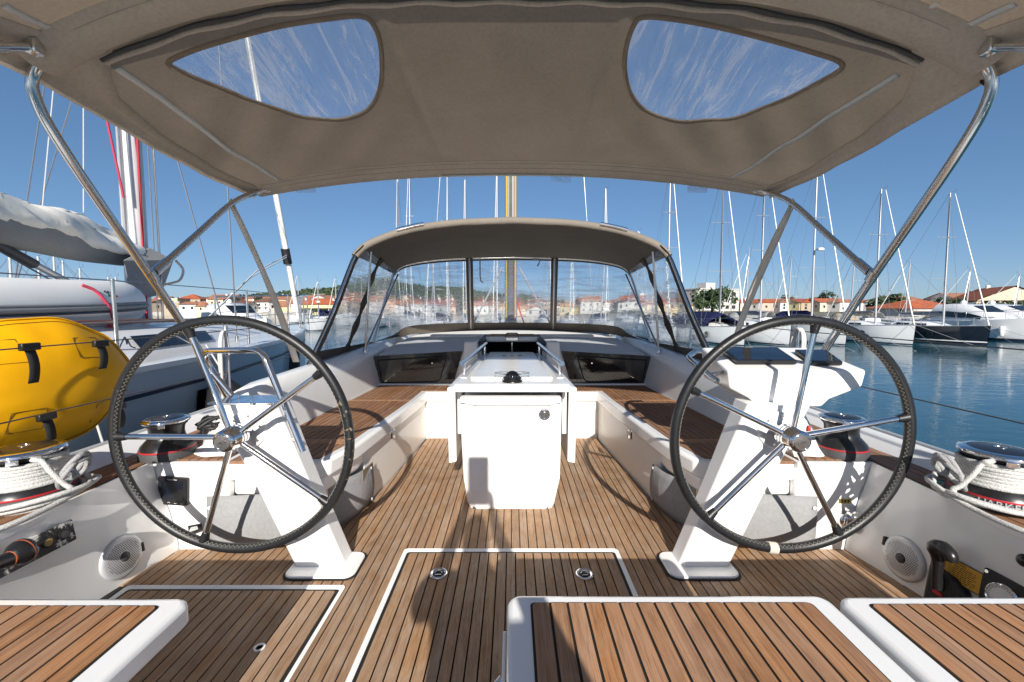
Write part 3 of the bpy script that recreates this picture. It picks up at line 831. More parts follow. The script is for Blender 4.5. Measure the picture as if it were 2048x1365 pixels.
# motor yachts on the far right
def motoryacht(lab, x, Y, L, B, rot, arch=True):
    t = thing('motor_yacht', lab, 'motorboat', (0, 0, 0), 'motor yachts behind the black sloop')
    rows, sheer = hull_rows(L, B, 1.35, .55, mid=.5, sternb=.92)
    full = [[(-p[0], p[1], p[2]) for p in reversed(r)]+[p for p in r[1:]] for r in rows]
    mb = MB(); mb.grid(full); mb.add(full[-1], [tuple(range(len(full[0])))]); hl = mb.build('hull', M['hullwhite'], t, smooth=50)
    mb = MB(); mb.grid([[(-b, y, z), (0, y, z+.06), (b, y, z)] for b, y, z in sheer]); mb.build('deck', M['deckwhite'], t)
    st = MB()
    for s in (-1, 1): st.grid([[(s*r[2][0]*1.006, r[2][1], .0), (s*r[3][0]*1.01, r[3][1], .2)] for r in rows])
    st.build('boot_stripe', M['boot'], hl, smooth=0)
    sec = [(.14, .05, .02), (.26, .55, .35), (.40, .75, .75), (.52, .82, 1.25), (.70, .84, 1.45), (.88, .82, 1.38)]
    rw = [[(-B/2*b, L*y, 1.45), (-B/2*b*.92, L*y, 1.45+h*.6), (-B/2*b*.6, L*y, 1.45+h), (B/2*b*.6, L*y, 1.45+h), (B/2*b*.92, L*y, 1.45+h*.6), (B/2*b, L*y, 1.45)] for y, b, h in sec]
    mb = MB(); mb.grid(rw); mb.add(rw[-1], [tuple(range(6))]); cab = mb.build('superstructure', M['hullwhite'], t, smooth=60)
    for s in (-1, 1):
        g = MB(); g.grid([[(s*(B/2*b*.99+.015), L*y+.03, 1.45+h*.22), (s*(B/2*b*.94+.015), L*y+.03, 1.45+h*.56)] for y, b, h in sec[2:]]); g.build('side_window', M['glassdark'], cab, smooth=0)
    g = MB(); a, b = rw[2], rw[3]
    lift = Vector((0, -.03, .03))
    g.quad(Vector(a[2])+lift, Vector(a[3])+lift, Vector(b[3])+lift, Vector(b[2])+lift); g.build('windscreen', M['glassdark'], cab, smooth=0)
    if arch: MB().tube([(-B*.35, L*.62, 2.8), (-B*.33, L*.7, 3.7), (B*.33, L*.7, 3.7), (B*.35, L*.62, 2.8)], .07, 6).build('radar_arch', M['hullwhite'], t)
    MB().lathe([(.3, 0), (.34, .2), (.25, .42), (.05, .5)], 12, Matrix.Translation((0, L*.7, 3.75 if arch else 2.9)) @ Matrix.Scale(1 if arch else .6, 4)).build('radar_dome', M['hullwhite'], t)
    mb = MB(); mb.tube([(-s*b*.93, y, z+.7) for s, (b, y, z) in [(1, p) for p in sheer[8:0:-1]]]+[(0, -.1, sheer[0][2]+.7)]+[(b*.93, y, z+.7) for b, y, z in sheer[1:9]], .018, 5)
    for b, y, z in sheer[1:9:2]:
        for s in (-1, 1): mb.tube([(s*b*.93, y, z), (s*b*.93, y, z+.7)], .014, 5)
    mb.build('bow_rail', M['steel'], t)
    for i in (3, 6): MB().lathe([(.05, -.4), (.15, -.32), (.15, .32), (.05, .4)], 10, Matrix.Translation((-sheer[i][0]-.14, sheer[i][1], .75))).build('fender', M['hullwhite'], t)
    t.location = (x, Y, WATER); t.rotation_euler = (0, 0, rot)
motoryacht('sleek white motor yacht behind the bow of the black sloop', at(2096, 31.0), 31.0, 8.5, 3.2, .0, False)
motoryacht('white motor yacht with dome and blue windows, outermost in the row', at(2215, 30), 30, 10.5, 3.6, .0, False)
# low navy and grey canopied craft filling the berths behind the first row
for i, (px, Y, cv) in enumerate([(1540, 52, 'navy'), (1650, 50, 'sailgrey'), (1745, 48, 'tan'), (1850, 46, 'navy'), (1940, 47, 'navy'), (1440, 54, 'sailgrey')]):
    sailboat('sailing_yacht', f"white yacht with {['navy', 'grey', 'tan', 'navy', 'blue', 'pale grey'][i]} sail cover, {['behind the round port sloop', 'behind the tallest mast', 'behind the tan cover sloop', 'behind the black hull', 'behind the motor yacht', 'behind the navy tent boat'][i]}", at(px, Y), Y, 9, 3, 1.05, .36, [8.5, 7.6, 7.2, 6.4, 6.0, 9][i], cover=cv, group='yachts in the second row', rot=math.pi+.1*i, detail=False)
# ================================================================ our yacht: floor, decks, mouldings
def clip_x(poly, a, b):
    def half(P, k, keep):
        out = []
        for i in range(len(P)):
            p, q = P[i-1], P[i]
            ip, iq = keep(p[0]-k), keep(q[0]-k)
            if ip != iq:
                t = (k-p[0])/(q[0]-p[0]); out.append((k, p[1]+(q[1]-p[1])*t))
            if iq: out.append(q)
        return out
    P = half(poly, a, lambda d: d >= 0)
    if len(P) < 3: return []
    P = half(P, b, lambda d: d <= 0)
    return P if len(P) >= 3 else []
def area(P): return abs(sum(P[i-1][0]*P[i][1]-P[i][0]*P[i-1][1] for i in range(len(P))))/2
def cut_y(P, y0, y1):
    Q = [(q[1], q[0]) for q in P]
    return [(b, a) for a, b in clip_x(Q, y0, y1)]
def planks(parent, poly, z, pitch, gap, mat, ang=0.0, phase=0.0, joints=None, thick=.006, name='teak_plank', fit=False):
    """lay planks (long axis y, turned by ang) inside poly; each is an object of its own"""
    c, s = math.cos(-ang), math.sin(-ang)
    rot = lambda p, c, s: (p[0]*c-p[1]*s, p[0]*s+p[1]*c)
    Q = [rot(p, c, s) for p in poly]
    x0 = min(p[0] for p in Q); x1 = max(p[0] for p in Q)
    if fit:
        nn = max(1, round((x1-x0)/pitch)); pitch = (x1-x0)/nn; phase = x0
    k = math.floor((x0-phase)/pitch+1e-6)
    c2, s2 = math.cos(ang), math.sin(ang)
    out = []
    while phase+k*pitch < x1-1e-6:
        a, b = phase+k*pitch+gap/2, phase+(k+1)*pitch-gap/2
        if fit:
            if a-x0 < gap: a = x0
            if x1-b < gap: b = x1
        P = clip_x(Q, max(a, x0), min(b, x1))
        segs = [P] if P else []
        if P and joints:
            J = joints[k % len(joints)]
            segs = []; lo = -99
            for j in list(J)+[99]:
                S = cut_y(P, lo+.0007, j-.0007) if lo > -99 else cut_y(P, lo, j-.0007)
                if S: segs.append(S)
                lo = j
        for S in segs:
            if len(S) < 3 or area(S) < 2e-4: continue
            W = [rot(p, c2, s2) for p in S]
            mb = MB(); mb.prism(W, z-thick, z)
            out.append(mb.build(name, mat, parent, smooth=0))
        k += 1
    return out
def caulk(name, poly, z, parent=None, mat='caulk', thick=.02):
    return MB().prism(poly, z-thick, z).build(name, M[mat], parent, smooth=0)
def rounded(x0, x1, y0, y1, r, k=5):
    out = []
    for cx, cy, a0 in ((x1-r, y1-r, 0), (x0+r, y1-r, 90), (x0+r, y0+r, 180), (x1-r, y0+r, 270)):
        for i in range(k+1):
            a = R(a0+90*i/k); out.append((cx+r*math.cos(a), cy+r*math.sin(a)))
    return out

PITCHW = .0435
# ---- cockpit floor: outline minus the two flush hatches
HX0, HX1, HY1 = -.535, .525, 2.035          # centre hatch
LX1, LY1 = -.716, 1.755                     # port hatch
def fl(s): return [(s*.775, 3.84), (s*.865, 2.68), (s*.885, 2.45), (s*.95, 2.18), (s*1.45, 2.06), (s*1.655, 2.03), (s*1.70, 1.76), (s*1.74, 1.2), (s*1.76, .25)]
floor_poly = fl(1)+fl(-1)[::-1]
fo = caulk('cockpit_floor', floor_poly, -.0035, thick=.05)
struct(fo, 'teak planked cockpit floor with black caulking')
J = [(2.545,), (3.45,)]
front = [p for p in floor_poly]
zones = []
def sub(poly, xa, xb, ya, yb):
    P = clip_x(poly, xa, xb)
    return cut_y(P, ya, yb) if P else []
zones.append(sub(floor_poly, -9, LX1-.0, LY1, 9))          # outboard of the port hatch front edge
zones.append(sub(floor_poly, LX1, HX0, .3, 9))             # between the hatches
zones.append(sub(floor_poly, HX0, HX1, HY1, 9))            # in front of the centre hatch
zones.append(sub(floor_poly, HX1, 9, .3, 9))               # starboard
for zp in zones:
    planks(fo, zp, 0.0, PITCHW, .0056, M['teak'], joints=J, phase=-.003)
# ---- flush hatches
def hatch(name, lab, x0, x1, y0, y1, rings, pads):
    t = thing(name, lab, 'hatch', ((x0+x1)/2, (y0+y1)/2, 0))
    w = .034
    fr = MB()
    outer = [Vector((p[0], p[1], .003)) for p in rounded(x0, x1, y0, y1, .02)]
    inner = [Vector((p[0], p[1], -.002)) for p in rounded(x0+w*.55, x1-w*.55, y0+w*.55, y1-w*.55, .015)]
    inn2 = [Vector((p[0], p[1], -.022)) for p in rounded(x0+w*.62, x1-w*.62, y0+w*.62, y1-w*.62, .012)]
    inn3 = [Vector((p[0], p[1], -.022)) for p in rounded(x0+w, x1-w, y0+w, y1-w, .01)]
    fr.grid([outer, inner, inn2, inn3], closed=True)
    fr.build('gutter_frame', M['gel'], t, smooth=0)
    lid = rounded(x0+w*.98, x1-w*.98, y0+w*.98, y1-w*.98, .01)
    lo = caulk('lid', lid, -.0035, t, thick=.03)
    MB().prism(rounded(x0+w*.9, x1-w*.9, y0+w*.9, y1-w*.9, .012), -.03, -.006).build('lid_edge', M['gel'], lo, smooth=0)
    planks(lo, lid, .0, .0437, .0054, M['teak'], fit=True)
    for (cx, cy) in rings:
        r = MB(); r.lathe([(.040, .0), (.040, .004), (.036, .006), (.030, .005), (.028, .001), (.0, .001)], 28, Matrix.Translation((cx, cy, 0)))
        ro = r.build('flush_latch', M['chrome'], t)
        r = MB(); r.tube([(cx-.018, cy-.004, .006), (cx-.008, cy+.014, .007), (cx+.008, cy+.014, .007), (cx+.018, cy-.004, .006)], .0028, 6); r.tube([(cx-.014, cy-.014, .005), (cx+.014, cy-.012, .005)], .003, 6)
        r.build('lift_ring', M['steel'], ro)
        MB().lathe([(.027, .0012), (.0, .0012)], 20, Matrix.Translation((cx, cy, 0)), cap0=False).build('latch_cup', M['blackmatte'], ro)
    for (cx, cy) in pads:
        MB().lathe([(.019, 0), (.019, .003), (.013, .004), (.010, -.006), (.0, -.006)], 18, Matrix.Translation((cx, cy, 0))).build('finger_hole', M['gel'], t)
    return t
hatch('floor_hatch', 'teak floor hatch with two chrome latches between the wheels', HX0, HX1, .75, HY1, [tuple(aZ(877, 1148, 0)[:2]), tuple(aZ(1169, 1149, 0)[:2])], [])
hatch('floor_hatch', 'teak floor hatch with small finger hole beside the port helm seat', -1.66, LX1, .75, LY1, [], [tuple(aZ(519, 1296, 0)[:2])])

# ---- mouldings: side walls, bulkheads, side decks, toe rails, topsides
DZ = .447
for s in (-1, 1):
    rows = []
    for i in range(12):
        Y = .2+(2.03-.2)*i/11
        xf = interp([(.2, 1.765), (1.2, 1.74), (1.76, 1.70), (2.03, 1.655)], Y)
        xt = interp([(.2, 1.70), (1.43, 1.717), (2.03, 1.757)], Y)
        prof = [(0, -.03), (.0, .03), (.12, .10), (.34, .20), (.62, .29), (.86, .37), (.97, .425), (1.0, DZ)]
        rows.append([(s*(xf+(xt-xf)*u), Y, z) for u, z in prof])
    mb = MB(); mb.grid(rows if s > 0 else [r for r in rows])
    struct(mb.build('cockpit_side', M['gel'], smooth=50), f"white moulded cockpit side under the {'port' if s < 0 else 'starboard'} side deck")
    # bulkhead in front of the helm
    mb = MB()
    mb.prism([(s*1.40, 2.035), (s*1.80, 2.035), (s*1.80, 2.10), (s*1.40, 2.10)], -.02, DZ-.006)
    struct(mb.build('helm_bulkhead', M['gel'], bevel=.02, seg=3), f"white moulded bulkhead before the {'port' if s < 0 else 'starboard'} helm")
    mb = MB(); mb.prism([(s*1.08, 2.12), (s*1.41, 2.10), (s*1.41, 2.16), (s*1.08, 2.18)], .265, .415)
    lo = mb.build('locker_front', M['gel'], bevel=.012, seg=2)
    struct(lo, f"white locker front with two screws, {'port' if s < 0 else 'starboard'} side")
    for dx in (0, .035):
        MB().lathe([(.007, 0), (.007, .004), (.0, .005)], 12, Matrix.Translation((s*(1.235+dx), 2.112, .30)) @ Matrix.Rotation(R(90), 4, 'X')).build('screw', M['steel'], lo)
    MB().box((min(s*1.08, s*1.45), 2.06, .425), (max(s*1.08, s*1.45), 2.15, .440)).build('teak_strip', M['teakdark'], lo, smooth=0)
    MB().box((min(s*1.0, s*1.45), 2.2, 0), (max(s*1.0, s*1.45), 2.22, .43)).build('locker_shade', M['blackmatte'], lo, smooth=0)  # black sheet set in to stand for the shade behind the locker front
    # side deck sheet and hull side, stern to bow
    tabY = [(.2, 2.03, DZ), (3.0, 2.03, DZ), (5.0, 1.93, .50), (7.0, 1.62, .58), (9.0, 1.05, .66), (10.9, .08, .76)]
    def edge(Y): return interp([(a, b) for a, b, c in tabY], Y)
    def dz(Y): return interp([(a, c) for a, b, c in tabY], Y)
    inner = [(s*1.70, .2), (s*1.717, 1.43), (s*1.757, 2.034), (s*1.40, 2.034), (s*1.40, 2.70), (s*1.60, 2.75), (s*1.60, 4.2)]
    outer = [(s*1.99, 4.2), (s*2.0, 3.0), (s*2.0, .2)]
    mb = MB(); mb.prism(inner+outer, DZ-.03, DZ-.004)
    sd = struct(mb.build('side_deck', M['gel'], smooth=0, bevel=.004), f"{'port' if s < 0 else 'starboard'} side deck laid with teak")
    tk = [(s*1.722, .2), (s*1.738, 1.43), (s*1.776, 2.052), (s*1.42, 2.058), (s*1.42, 2.40), (s*1.60, 2.60), (s*1.64, 4.1), (s*1.90, 4.1), (s*1.93, 3.0), (s*1.93, .2)]
    caulk('deck_caulking', tk, DZ-.0005, sd, thick=.012)
    planks(sd, tk, DZ+.003, .047, .005, M['teakdark'], phase=s*1.93, ang=-s*.02)
    # toe rail: a rounded white bulwark with a grey cap
    rows = []
    for i in range(25):
        Y = .2+(10.7-.2)*i/24; e = edge(Y); z = dz(Y)
        rows.append([(s*(e-.115), Y, z-.01), (s*(e-.09), Y, z+.012), (s*(e-.045), Y, z+.060), (s*(e-.02), Y, z+.072), (s*(e+.03), Y, z+.072), (s*(e+.05), Y, z+.05), (s*(e+.055), Y, z-.05), (s*(e+.0), Y, z-.6), (s*(e-.12), Y, WATER-.2)])
    mb = MB(); mb.grid(rows)
    hs = mb.build('hull_side', M['gel'], smooth=60); struct(hs, f"white bulwark and topside, {'port' if s < 0 else 'starboard'}")
    mb = MB(); mb.tube([(s*(edge(Y)+.005), Y, dz(Y)+.074) for Y in [.2+10.5*i/24 for i in range(25)]], .011, 6); mb.build('rail_cap', M['silver'], hs)
    # coaming beside the bench: rises from the deck, runs forward
    secY = [(2.09, .0), (2.16, .06), (2.26, .16), (2.40, .27), (2.55, .295), (3.2, .315), (4.2, .35), (4.8, .38), (5.6, .41)]
    rows = []
    for Y, h in secY:
        xi = interp([(2.05, 1.425), (2.78, 1.385), (4.17, 1.31), (5.6, 1.27)], Y)
        z0 = .425; zt = DZ+h
        xt = xi+.085*(h/.3); xo = xt+.10; xd = 1.70 if Y < 4.5 else 1.66
        rows.append([(s*xi, Y, z0), (s*(xi+.012), Y, z0+.05*(h/.3)), (s*(xi+.06*(h/.3)), Y, lerp(z0, zt, .78)), (s*xt, Y, zt-.004), (s*(xt+.03), Y, zt+.008), (s*xo, Y, zt+.005), (s*(xo+.04), Y, zt-.03*(h/.3)), (s*xd, Y, DZ-.01)])
    mb = MB(); mb.grid(rows)
    struct(mb.build('coaming', M['gel'], smooth=50), f"white bench coaming, {'port' if s < 0 else 'starboard'} side")
    # bench back trim line
    # foredeck
mb = MB(); mb.grid([[(-edge(Y)+.02, Y, dz(Y)), (0, Y, dz(Y)+.1), (edge(Y)-.02, Y, dz(Y))] for Y in [4.3, 5, 6, 7, 8, 9, 10, 10.8]])
struct(mb.build('foredeck', M['nonskid'], smooth=60))
# transverse step behind the helm seats
struct(MB().box((-1.75, -1.3, -.45), (1.75, .2, -.175)).build('swim_platform', M['gel'], smooth=0), 'white stern platform')

# ---- coachroof with companionway slot
def crz(Y, x):
    return interp([(4.2, .725), (4.6, .775), (5.2, .815), (6.4, .845), (8.2, .80), (9.0, .70)], Y)+.035*(1-(x/1.35)**2)
def crw(Y): return interp([(4.2, 1.325), (5.6, 1.28), (7.0, 1.12), (8.2, .85), (9.0, .55)], Y)
for s in (-1, 1):
    rows = []
    for Y in (4.2, 4.35, 4.6, 4.9, 5.2):
        w = crw(Y)
        rows.append([(s*lerp(.30, w, k/6), Y, crz(Y, lerp(.30, w, k/6))) for k in range(7)])
    mb = MB(); mb.grid(rows)
    struct(mb.build('coachroof', M['nonskid'], smooth=60), f"white coachroof beside the companionway, {'port' if s < 0 else 'starboard'}")
rows = [[(lerp(-crw(Y), crw(Y), k/10), Y, crz(Y, lerp(-crw(Y), crw(Y), k/10))) for k in range(11)] for Y in (5.2, 5.6, 6.0, 6.4, 7.0, 7.6, 8.2, 8.7, 9.0)]
mb = MB(); mb.grid(rows)
for s in (-1, 1): mb.grid([[(s*crw(Y), Y, crz(Y, crw(Y))), (s*(crw(Y)+.08), Y, dz(Y)-.02)] for Y in (4.2, 5.2, 6, 7, 8.2, 9.0)])
struct(mb.build('coachroof', M['nonskid'], smooth=50), 'white coachroof ahead of the companionway')
mb = MB(); mb.box((-1.0, 5.18, .80), (1.0, 5.30, .868)); struct(mb.build('spray_breaker', M['gel'], bevel=.02, seg=3), 'white raised lip round the sliding hatch')
# bulkhead with the two black windows
for s in (-1, 1):
    mb = MB()
    pts = [(.30, .40), (1.345, .40), (1.325, .735), (.30, .765)]
    mb.add([(s*x, 4.22, z) for x, z in pts]+[(s*x, 4.30, z) for x, z in pts], [(0, 1, 2, 3), (7, 6, 5, 4), (0, 4, 5, 1), (1, 5, 6, 2), (2, 6, 7, 3), (3, 7, 4, 0)])
    bo = mb.build('cabin_bulkhead', M['gel'], smooth=0, bevel=.01); struct(bo, f"white cabin bulkhead with black window, {'port' if s < 0 else 'starboard'}")
    q = [(747, 713), (926, 702), (907, 767), (760, 771)]
    P = [aY(*p, 4.205) for p in q]
    if s > 0: P = [mir(p) for p in P]
    wn_ = MB(); wn_.add(P, [(0, 1, 2, 3)]); wo_ = wn_.build('window', M['glassdark'], bo, smooth=0, solid=.012)
    c = sum(P, Vector())/4
    Q = [c+(p-c)*.78+Vector((s*.06, -.014, -.012)) for p in P]
    wn_ = MB(); wn_.tube(roundpath(Q+[Q[0], Q[1]], .05), .006, 6); wn_.build('window_gasket', M['blackmatte'], wo_)
    MB().lathe([(.008, 0), (.008, .01), (0, .012)], 10, Matrix.Translation(c+Vector((s*-.15, -.008, .06))) @ Matrix.Rotation(R(90), 4, 'X')).build('window_catch', M['steel'], wo_)
    mb = MB(); mb.box((min(s*.5, s*1.33), 4.165, .425), (max(s*.5, s*1.33), 4.24, .447)); mb.build('sill', M['gel'], bo, smooth=0, bevel=.008)
# companionway
cw = thing('companionway', 'companionway with grey pillars, dark sliding hatch and open washboard slot', 'companionway', (0, 4.2, .4))
for s in (-1, 1):
    mb = MB(); mb.add([(s*x, y, z) for x, y, z in [(.315, 4.10, .40), (.50, 4.10, .40), (.465, 4.14, .862), (.335, 4.14, .862), (.315, 4.34, .40), (.50, 4.34, .40), (.465, 4.34, .862), (.335, 4.34, .862)]], [(0, 1, 2, 3), (7, 6, 5, 4), (0, 4, 5, 1), (1, 5, 6, 2), (2, 6, 7, 3), (3, 7, 4, 0)])
    mb.build('pillar', M['gelwarm'], cw, smooth=0, bevel=.012)
    mb = MB(); mb.box((min(s*.27, s*.33), 4.2, .83), (max(s*.27, s*.33), 5.2, .872)); mb.build('hatch_rail', M['greyplastic'], cw, smooth=0, bevel=.004)
MB().box((-.27, 4.55, .852), (.27, 5.3, .870)).build('sliding_hatch', M['glassdark'], cw, smooth=0, bevel=.004)
MB().box((-.28, 4.50, .835), (.28, 4.56, .885)).build('hatch_frame', M['gelwarm'], cw, smooth=0, bevel=.008)
MB().tube(roundpath([(-.07, 4.53, .885), (-.06, 4.53, .925), (.06, 4.53, .925), (.07, 4.53, .885)], .02), .007, 6).build('hatch_handle', M['blackplastic'], cw)
MB().box((-.06, 4.49, .85), (.06, 4.50, .875)).build('hatch_lock', M['steel'], cw, smooth=0)
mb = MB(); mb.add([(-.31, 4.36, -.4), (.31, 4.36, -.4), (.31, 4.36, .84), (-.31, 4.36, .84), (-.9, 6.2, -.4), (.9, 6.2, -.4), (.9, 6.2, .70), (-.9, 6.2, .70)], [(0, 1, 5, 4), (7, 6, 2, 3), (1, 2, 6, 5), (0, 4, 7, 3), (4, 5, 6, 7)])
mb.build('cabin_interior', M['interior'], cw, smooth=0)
MB().tube([(0, 4.45, .40), (0, 4.45, .84)], .012, 8).build('grab_post', M['steel'], cw)

# ---- benches
def bench(s):
    side = 'port' if s < 0 else 'starboard'
    t = thing('cockpit_bench', f"teak topped cockpit bench with white front, {'beside the wheel with the bare grab rail' if s < 0 else 'beside the wheel with the instrument console'}", 'bench', (s*1.1, 3, 0), 'cockpit benches')
    lip = [(.42, 3.84), (.775, 3.84), (.79, 3.5), (.872, 2.36), (.93, 2.12), (1.0, 2.06), (1.43, 2.06), (1.39, 2.78), (1.315, 4.2), (.42, 4.2)]
    S = lambda P: [(s*x, y) for x, y in P]
    # bench top moulding, front panel set back below it
    MB().prism(S(lip), .335, .428).build('bench_top', M['gel'], t, smooth=30, bevel=.018, seg=3)
    panel = [(.44, 3.86), (.795, 3.86), (.812, 3.5), (.878, 2.62), (.90, 2.52), (1.3, 2.52), (1.30, 4.15), (.44, 4.15)]
    MB().prism(S(panel), -.02, .345).build('front_panel', M['gelwarm'], t, smooth=30, bevel=.01)
    MB().prism(S([(.895, 2.40), (.955, 2.10), (1.02, 2.075), (1.40, 2.075), (1.40, 2.5), (.90, 2.52)]), .255, .34).build('bench_nose', M['gel'], t, smooth=30, bevel=.02, seg=3)
    MB().tube([(s*.975, 2.16, .21), (s*.975, 2.16, .26)], .013, 10).build('nose_foot', M['steel'], t)
    panels = [[(.475, 3.89), (.835, 3.89), (.846, 3.50), (1.335, 3.50), (1.30, 4.155), (.475, 4.155)],
              [(.848, 3.455), (.925, 2.44), (1.395, 2.44), (1.345, 3.455)],
              [(.932, 2.355), (.985, 2.125), (1.405, 2.125), (1.40, 2.355)]]
    ct = None
    for P in panels:
        c = caulk('caulking', S(P), .4295, t, thick=.01)
        planks(c, S(P), .4335, .0415, .0046, M['teakdark'], ang=s*.055, fit=True)
    for y0, y1, xa, xb in ((3.458, 3.497, .846, 1.345), (2.402, 2.437, .925, 1.395), (2.36, 2.398, .93, 1.40)):
        MB().box((min(s*xa, s*xb), y0, .424), (max(s*xa, s*xb), y1, .4335)).build('cross_board', M['teakseat'], t, smooth=0)
    # lid latch and recess
    p = aX(785, 868, -.80) if s < 0 else aX(1261, 869, .80)
    la = MB(); la.box((p.x-.010, p.y-.018, p.z-.035), (p.x+.010, p.y+.018, p.z+.03)); lo = la.build('lid_latch', M['chrome'], t, bevel=.006)
    MB().tube([(p.x-s*.012, p.y, p.z+.02), (p.x-s*.02, p.y, p.z-.02)], .006, 8).build('latch_lever', M['steel'], lo)
    # lid seam along the front
    mb = MB(); mb.tube([(s*.800, 3.75, .338), (s*.882, 2.52, .338)], .004, 5); mb.build('lid_seam', M['blackmatte'], t)
    if s < 0:
        q = [aX(723, 943, -.872), aX(744, 924, -.872), aX(746, 950, -.872), aX(725, 967, -.872)]
        mb = MB(); mb.add([v+Vector((.004, 0, 0)) for v in q], [(0, 1, 2, 3)]); mb.build('care_label', M['tan'], t, smooth=0, solid=.002)
    # grey cloth pocket under the nose
    path = smoothpath([Vector((s*x, y, 0)) for x, y in [(1.50, 2.028), (1.25, 2.045), (1.06, 2.10), (.955, 2.22), (.893, 2.38), (.868, 2.56)]], 5)
    rows = []
    for k in range(7):
        v = k/6
        row = []
        for i, q in enumerate(path):
            u = i/(len(path)-1)
            top = interp([(0, .27), (.3, .275), (.6, .26), (.85, .24), (1, .235)], u)
            bulge = .02*math.sin(v*math.pi)*(math.sin(u*9)*.5+.6)
            nrm = Vector((-s*(.4+.6*u), -(1-u), 0)).normalized()
            row.append(q+nrm*bulge+Vector((0, 0, .004+top*v)))
        rows.append(row)
    mb = MB(); mb.grid(rows); cl = mb.build('cloth_pocket', M['greycloth'], t, smooth=80, solid=.003)
    for u in (0, -1):
        for z in (.025, .22):
            q = path[u]
            MB().lathe([(.009, 0), (.009, .003), (.004, .005), (0, .005)], 12, Matrix.Translation((q.x+(-s*.006 if u else -s*.02), q.y-(.012 if u == 0 else .02), z)) @ Matrix.Rotation(R(90) if u == 0 else R(-90)*s, 4, 'X' if u == 0 else 'Y')).build('snap', M['whitepaint'], cl)
for s in (-1, 1): bench(s)
# ================================================================ things in the cockpit
# ---- helm seats
SZ = .452
def helm_seat(lab, x0, x1, y0, y1, open_l, open_r):
    t = thing('helm_seat', lab, 'seat', ((x0+x1)/2, (y0+y1)/2, 0), 'helm seats across the stern')
    sh = MB().prism(rounded(x0, x1, y0, y1, .035), SZ-.062, SZ).build('seat_shell', M['gel'], t, smooth=30, bevel=.014, seg=3)
    b0 = .058 if open_l else .05
    P = rounded(x0+b0, x1-.058, y0+.05, y1-.034, .012)
    c = caulk('teak_inlay', P, SZ+.0008, t, thick=.006)
    Q = rounded(x0+b0+.006, x1-.064, y0+.056, y1-.0395, .010)
    planks(c, Q, SZ+.0042, .0437, .0064, M['teakseat'], fit=True)
    MB().box((x0+.10, y0+.06, -.02), (x1-.10, y1-.16, SZ-.06)).build('seat_base', M['gelwarm'], t, smooth=0, bevel=.01)
    return t
def SY(px, py): return aZ(px, py, SZ)
yF = SY(1024, 1188).y
hs1 = helm_seat('white helm seat with teak inlay on the side with the bare grab rail', -1.62, -.823, .42, SY(375, 1194).y, False, True)
hs2 = helm_seat('white middle seat with teak inlay and chrome handle on its side', -.012, .818, .42, yF, True, True)
hs3 = helm_seat('white helm seat with teak inlay below the throttle lever', .838, 1.64, .42, SY(1800, 1191).y, True, False)
# seat hinge gap side strip and chrome handle
MB().box((-.022, .5, SZ-.10), (-.014, yF-.09, SZ-.03)).build('side_plate', M['gel'], hs2, smooth=0, bevel=.003)
hp = [(-.02, .905, SZ-.095), (-.05, .88, SZ-.12), (-.075, .82, SZ-.17), (-.08, .74, SZ-.22), (-.05, .66, SZ-.26), (-.0, .64, SZ-.27)]
MB().tube(smoothpath(hp, 6), .0125, 12).build('seat_handle', M['chrome'], hs2)

# ---- steering wheels
WX, WY, WZ, WR, WT = 1.183, 1.764, .651, .497, .0203
def leather_worn():
    m, nt, B, N, L = mat_base('worn_black_leather')
    tc = N.new('ShaderNodeTexCoord').outputs['Object']
    n = noise(N, L, tc, 34, 5, .7, .4)
    sx = N.new('ShaderNodeSeparateXYZ'); L.new(tc, sx.inputs[0])
    mr = N.new('ShaderNodeMapRange'); mr.inputs['From Min'].default_value = -.86; mr.inputs['From Max'].default_value = -.70
    mr.inputs['To Min'].default_value = -.16; mr.inputs['To Max'].default_value = .10
    L.new(sx.outputs['X'], mr.inputs['Value'])
    a = N.new('ShaderNodeMath'); a.operation = 'ADD'; L.new(n.outputs[0], a.inputs[0]); L.new(mr.outputs[0], a.inputs[1])
    r = ramp(N, L, a.outputs[0], [(.70, (.012, .0125, .014)), (.74, (.26, .20, .12))])
    L.new(r.outputs[0], B.inputs['Base Color']); B.inputs['Roughness'].default_value = .42
    nb = noise(N, L, tc, 320, 3)
    b = N.new('ShaderNodeBump'); b.inputs['Strength'].default_value = .15; b.inputs['Distance'].default_value = .002
    L.new(nb.outputs[0], b.inputs['Height']); L.new(b.outputs[0], B.inputs['Normal'])
    return m
M['leatherworn'] = leather_worn()
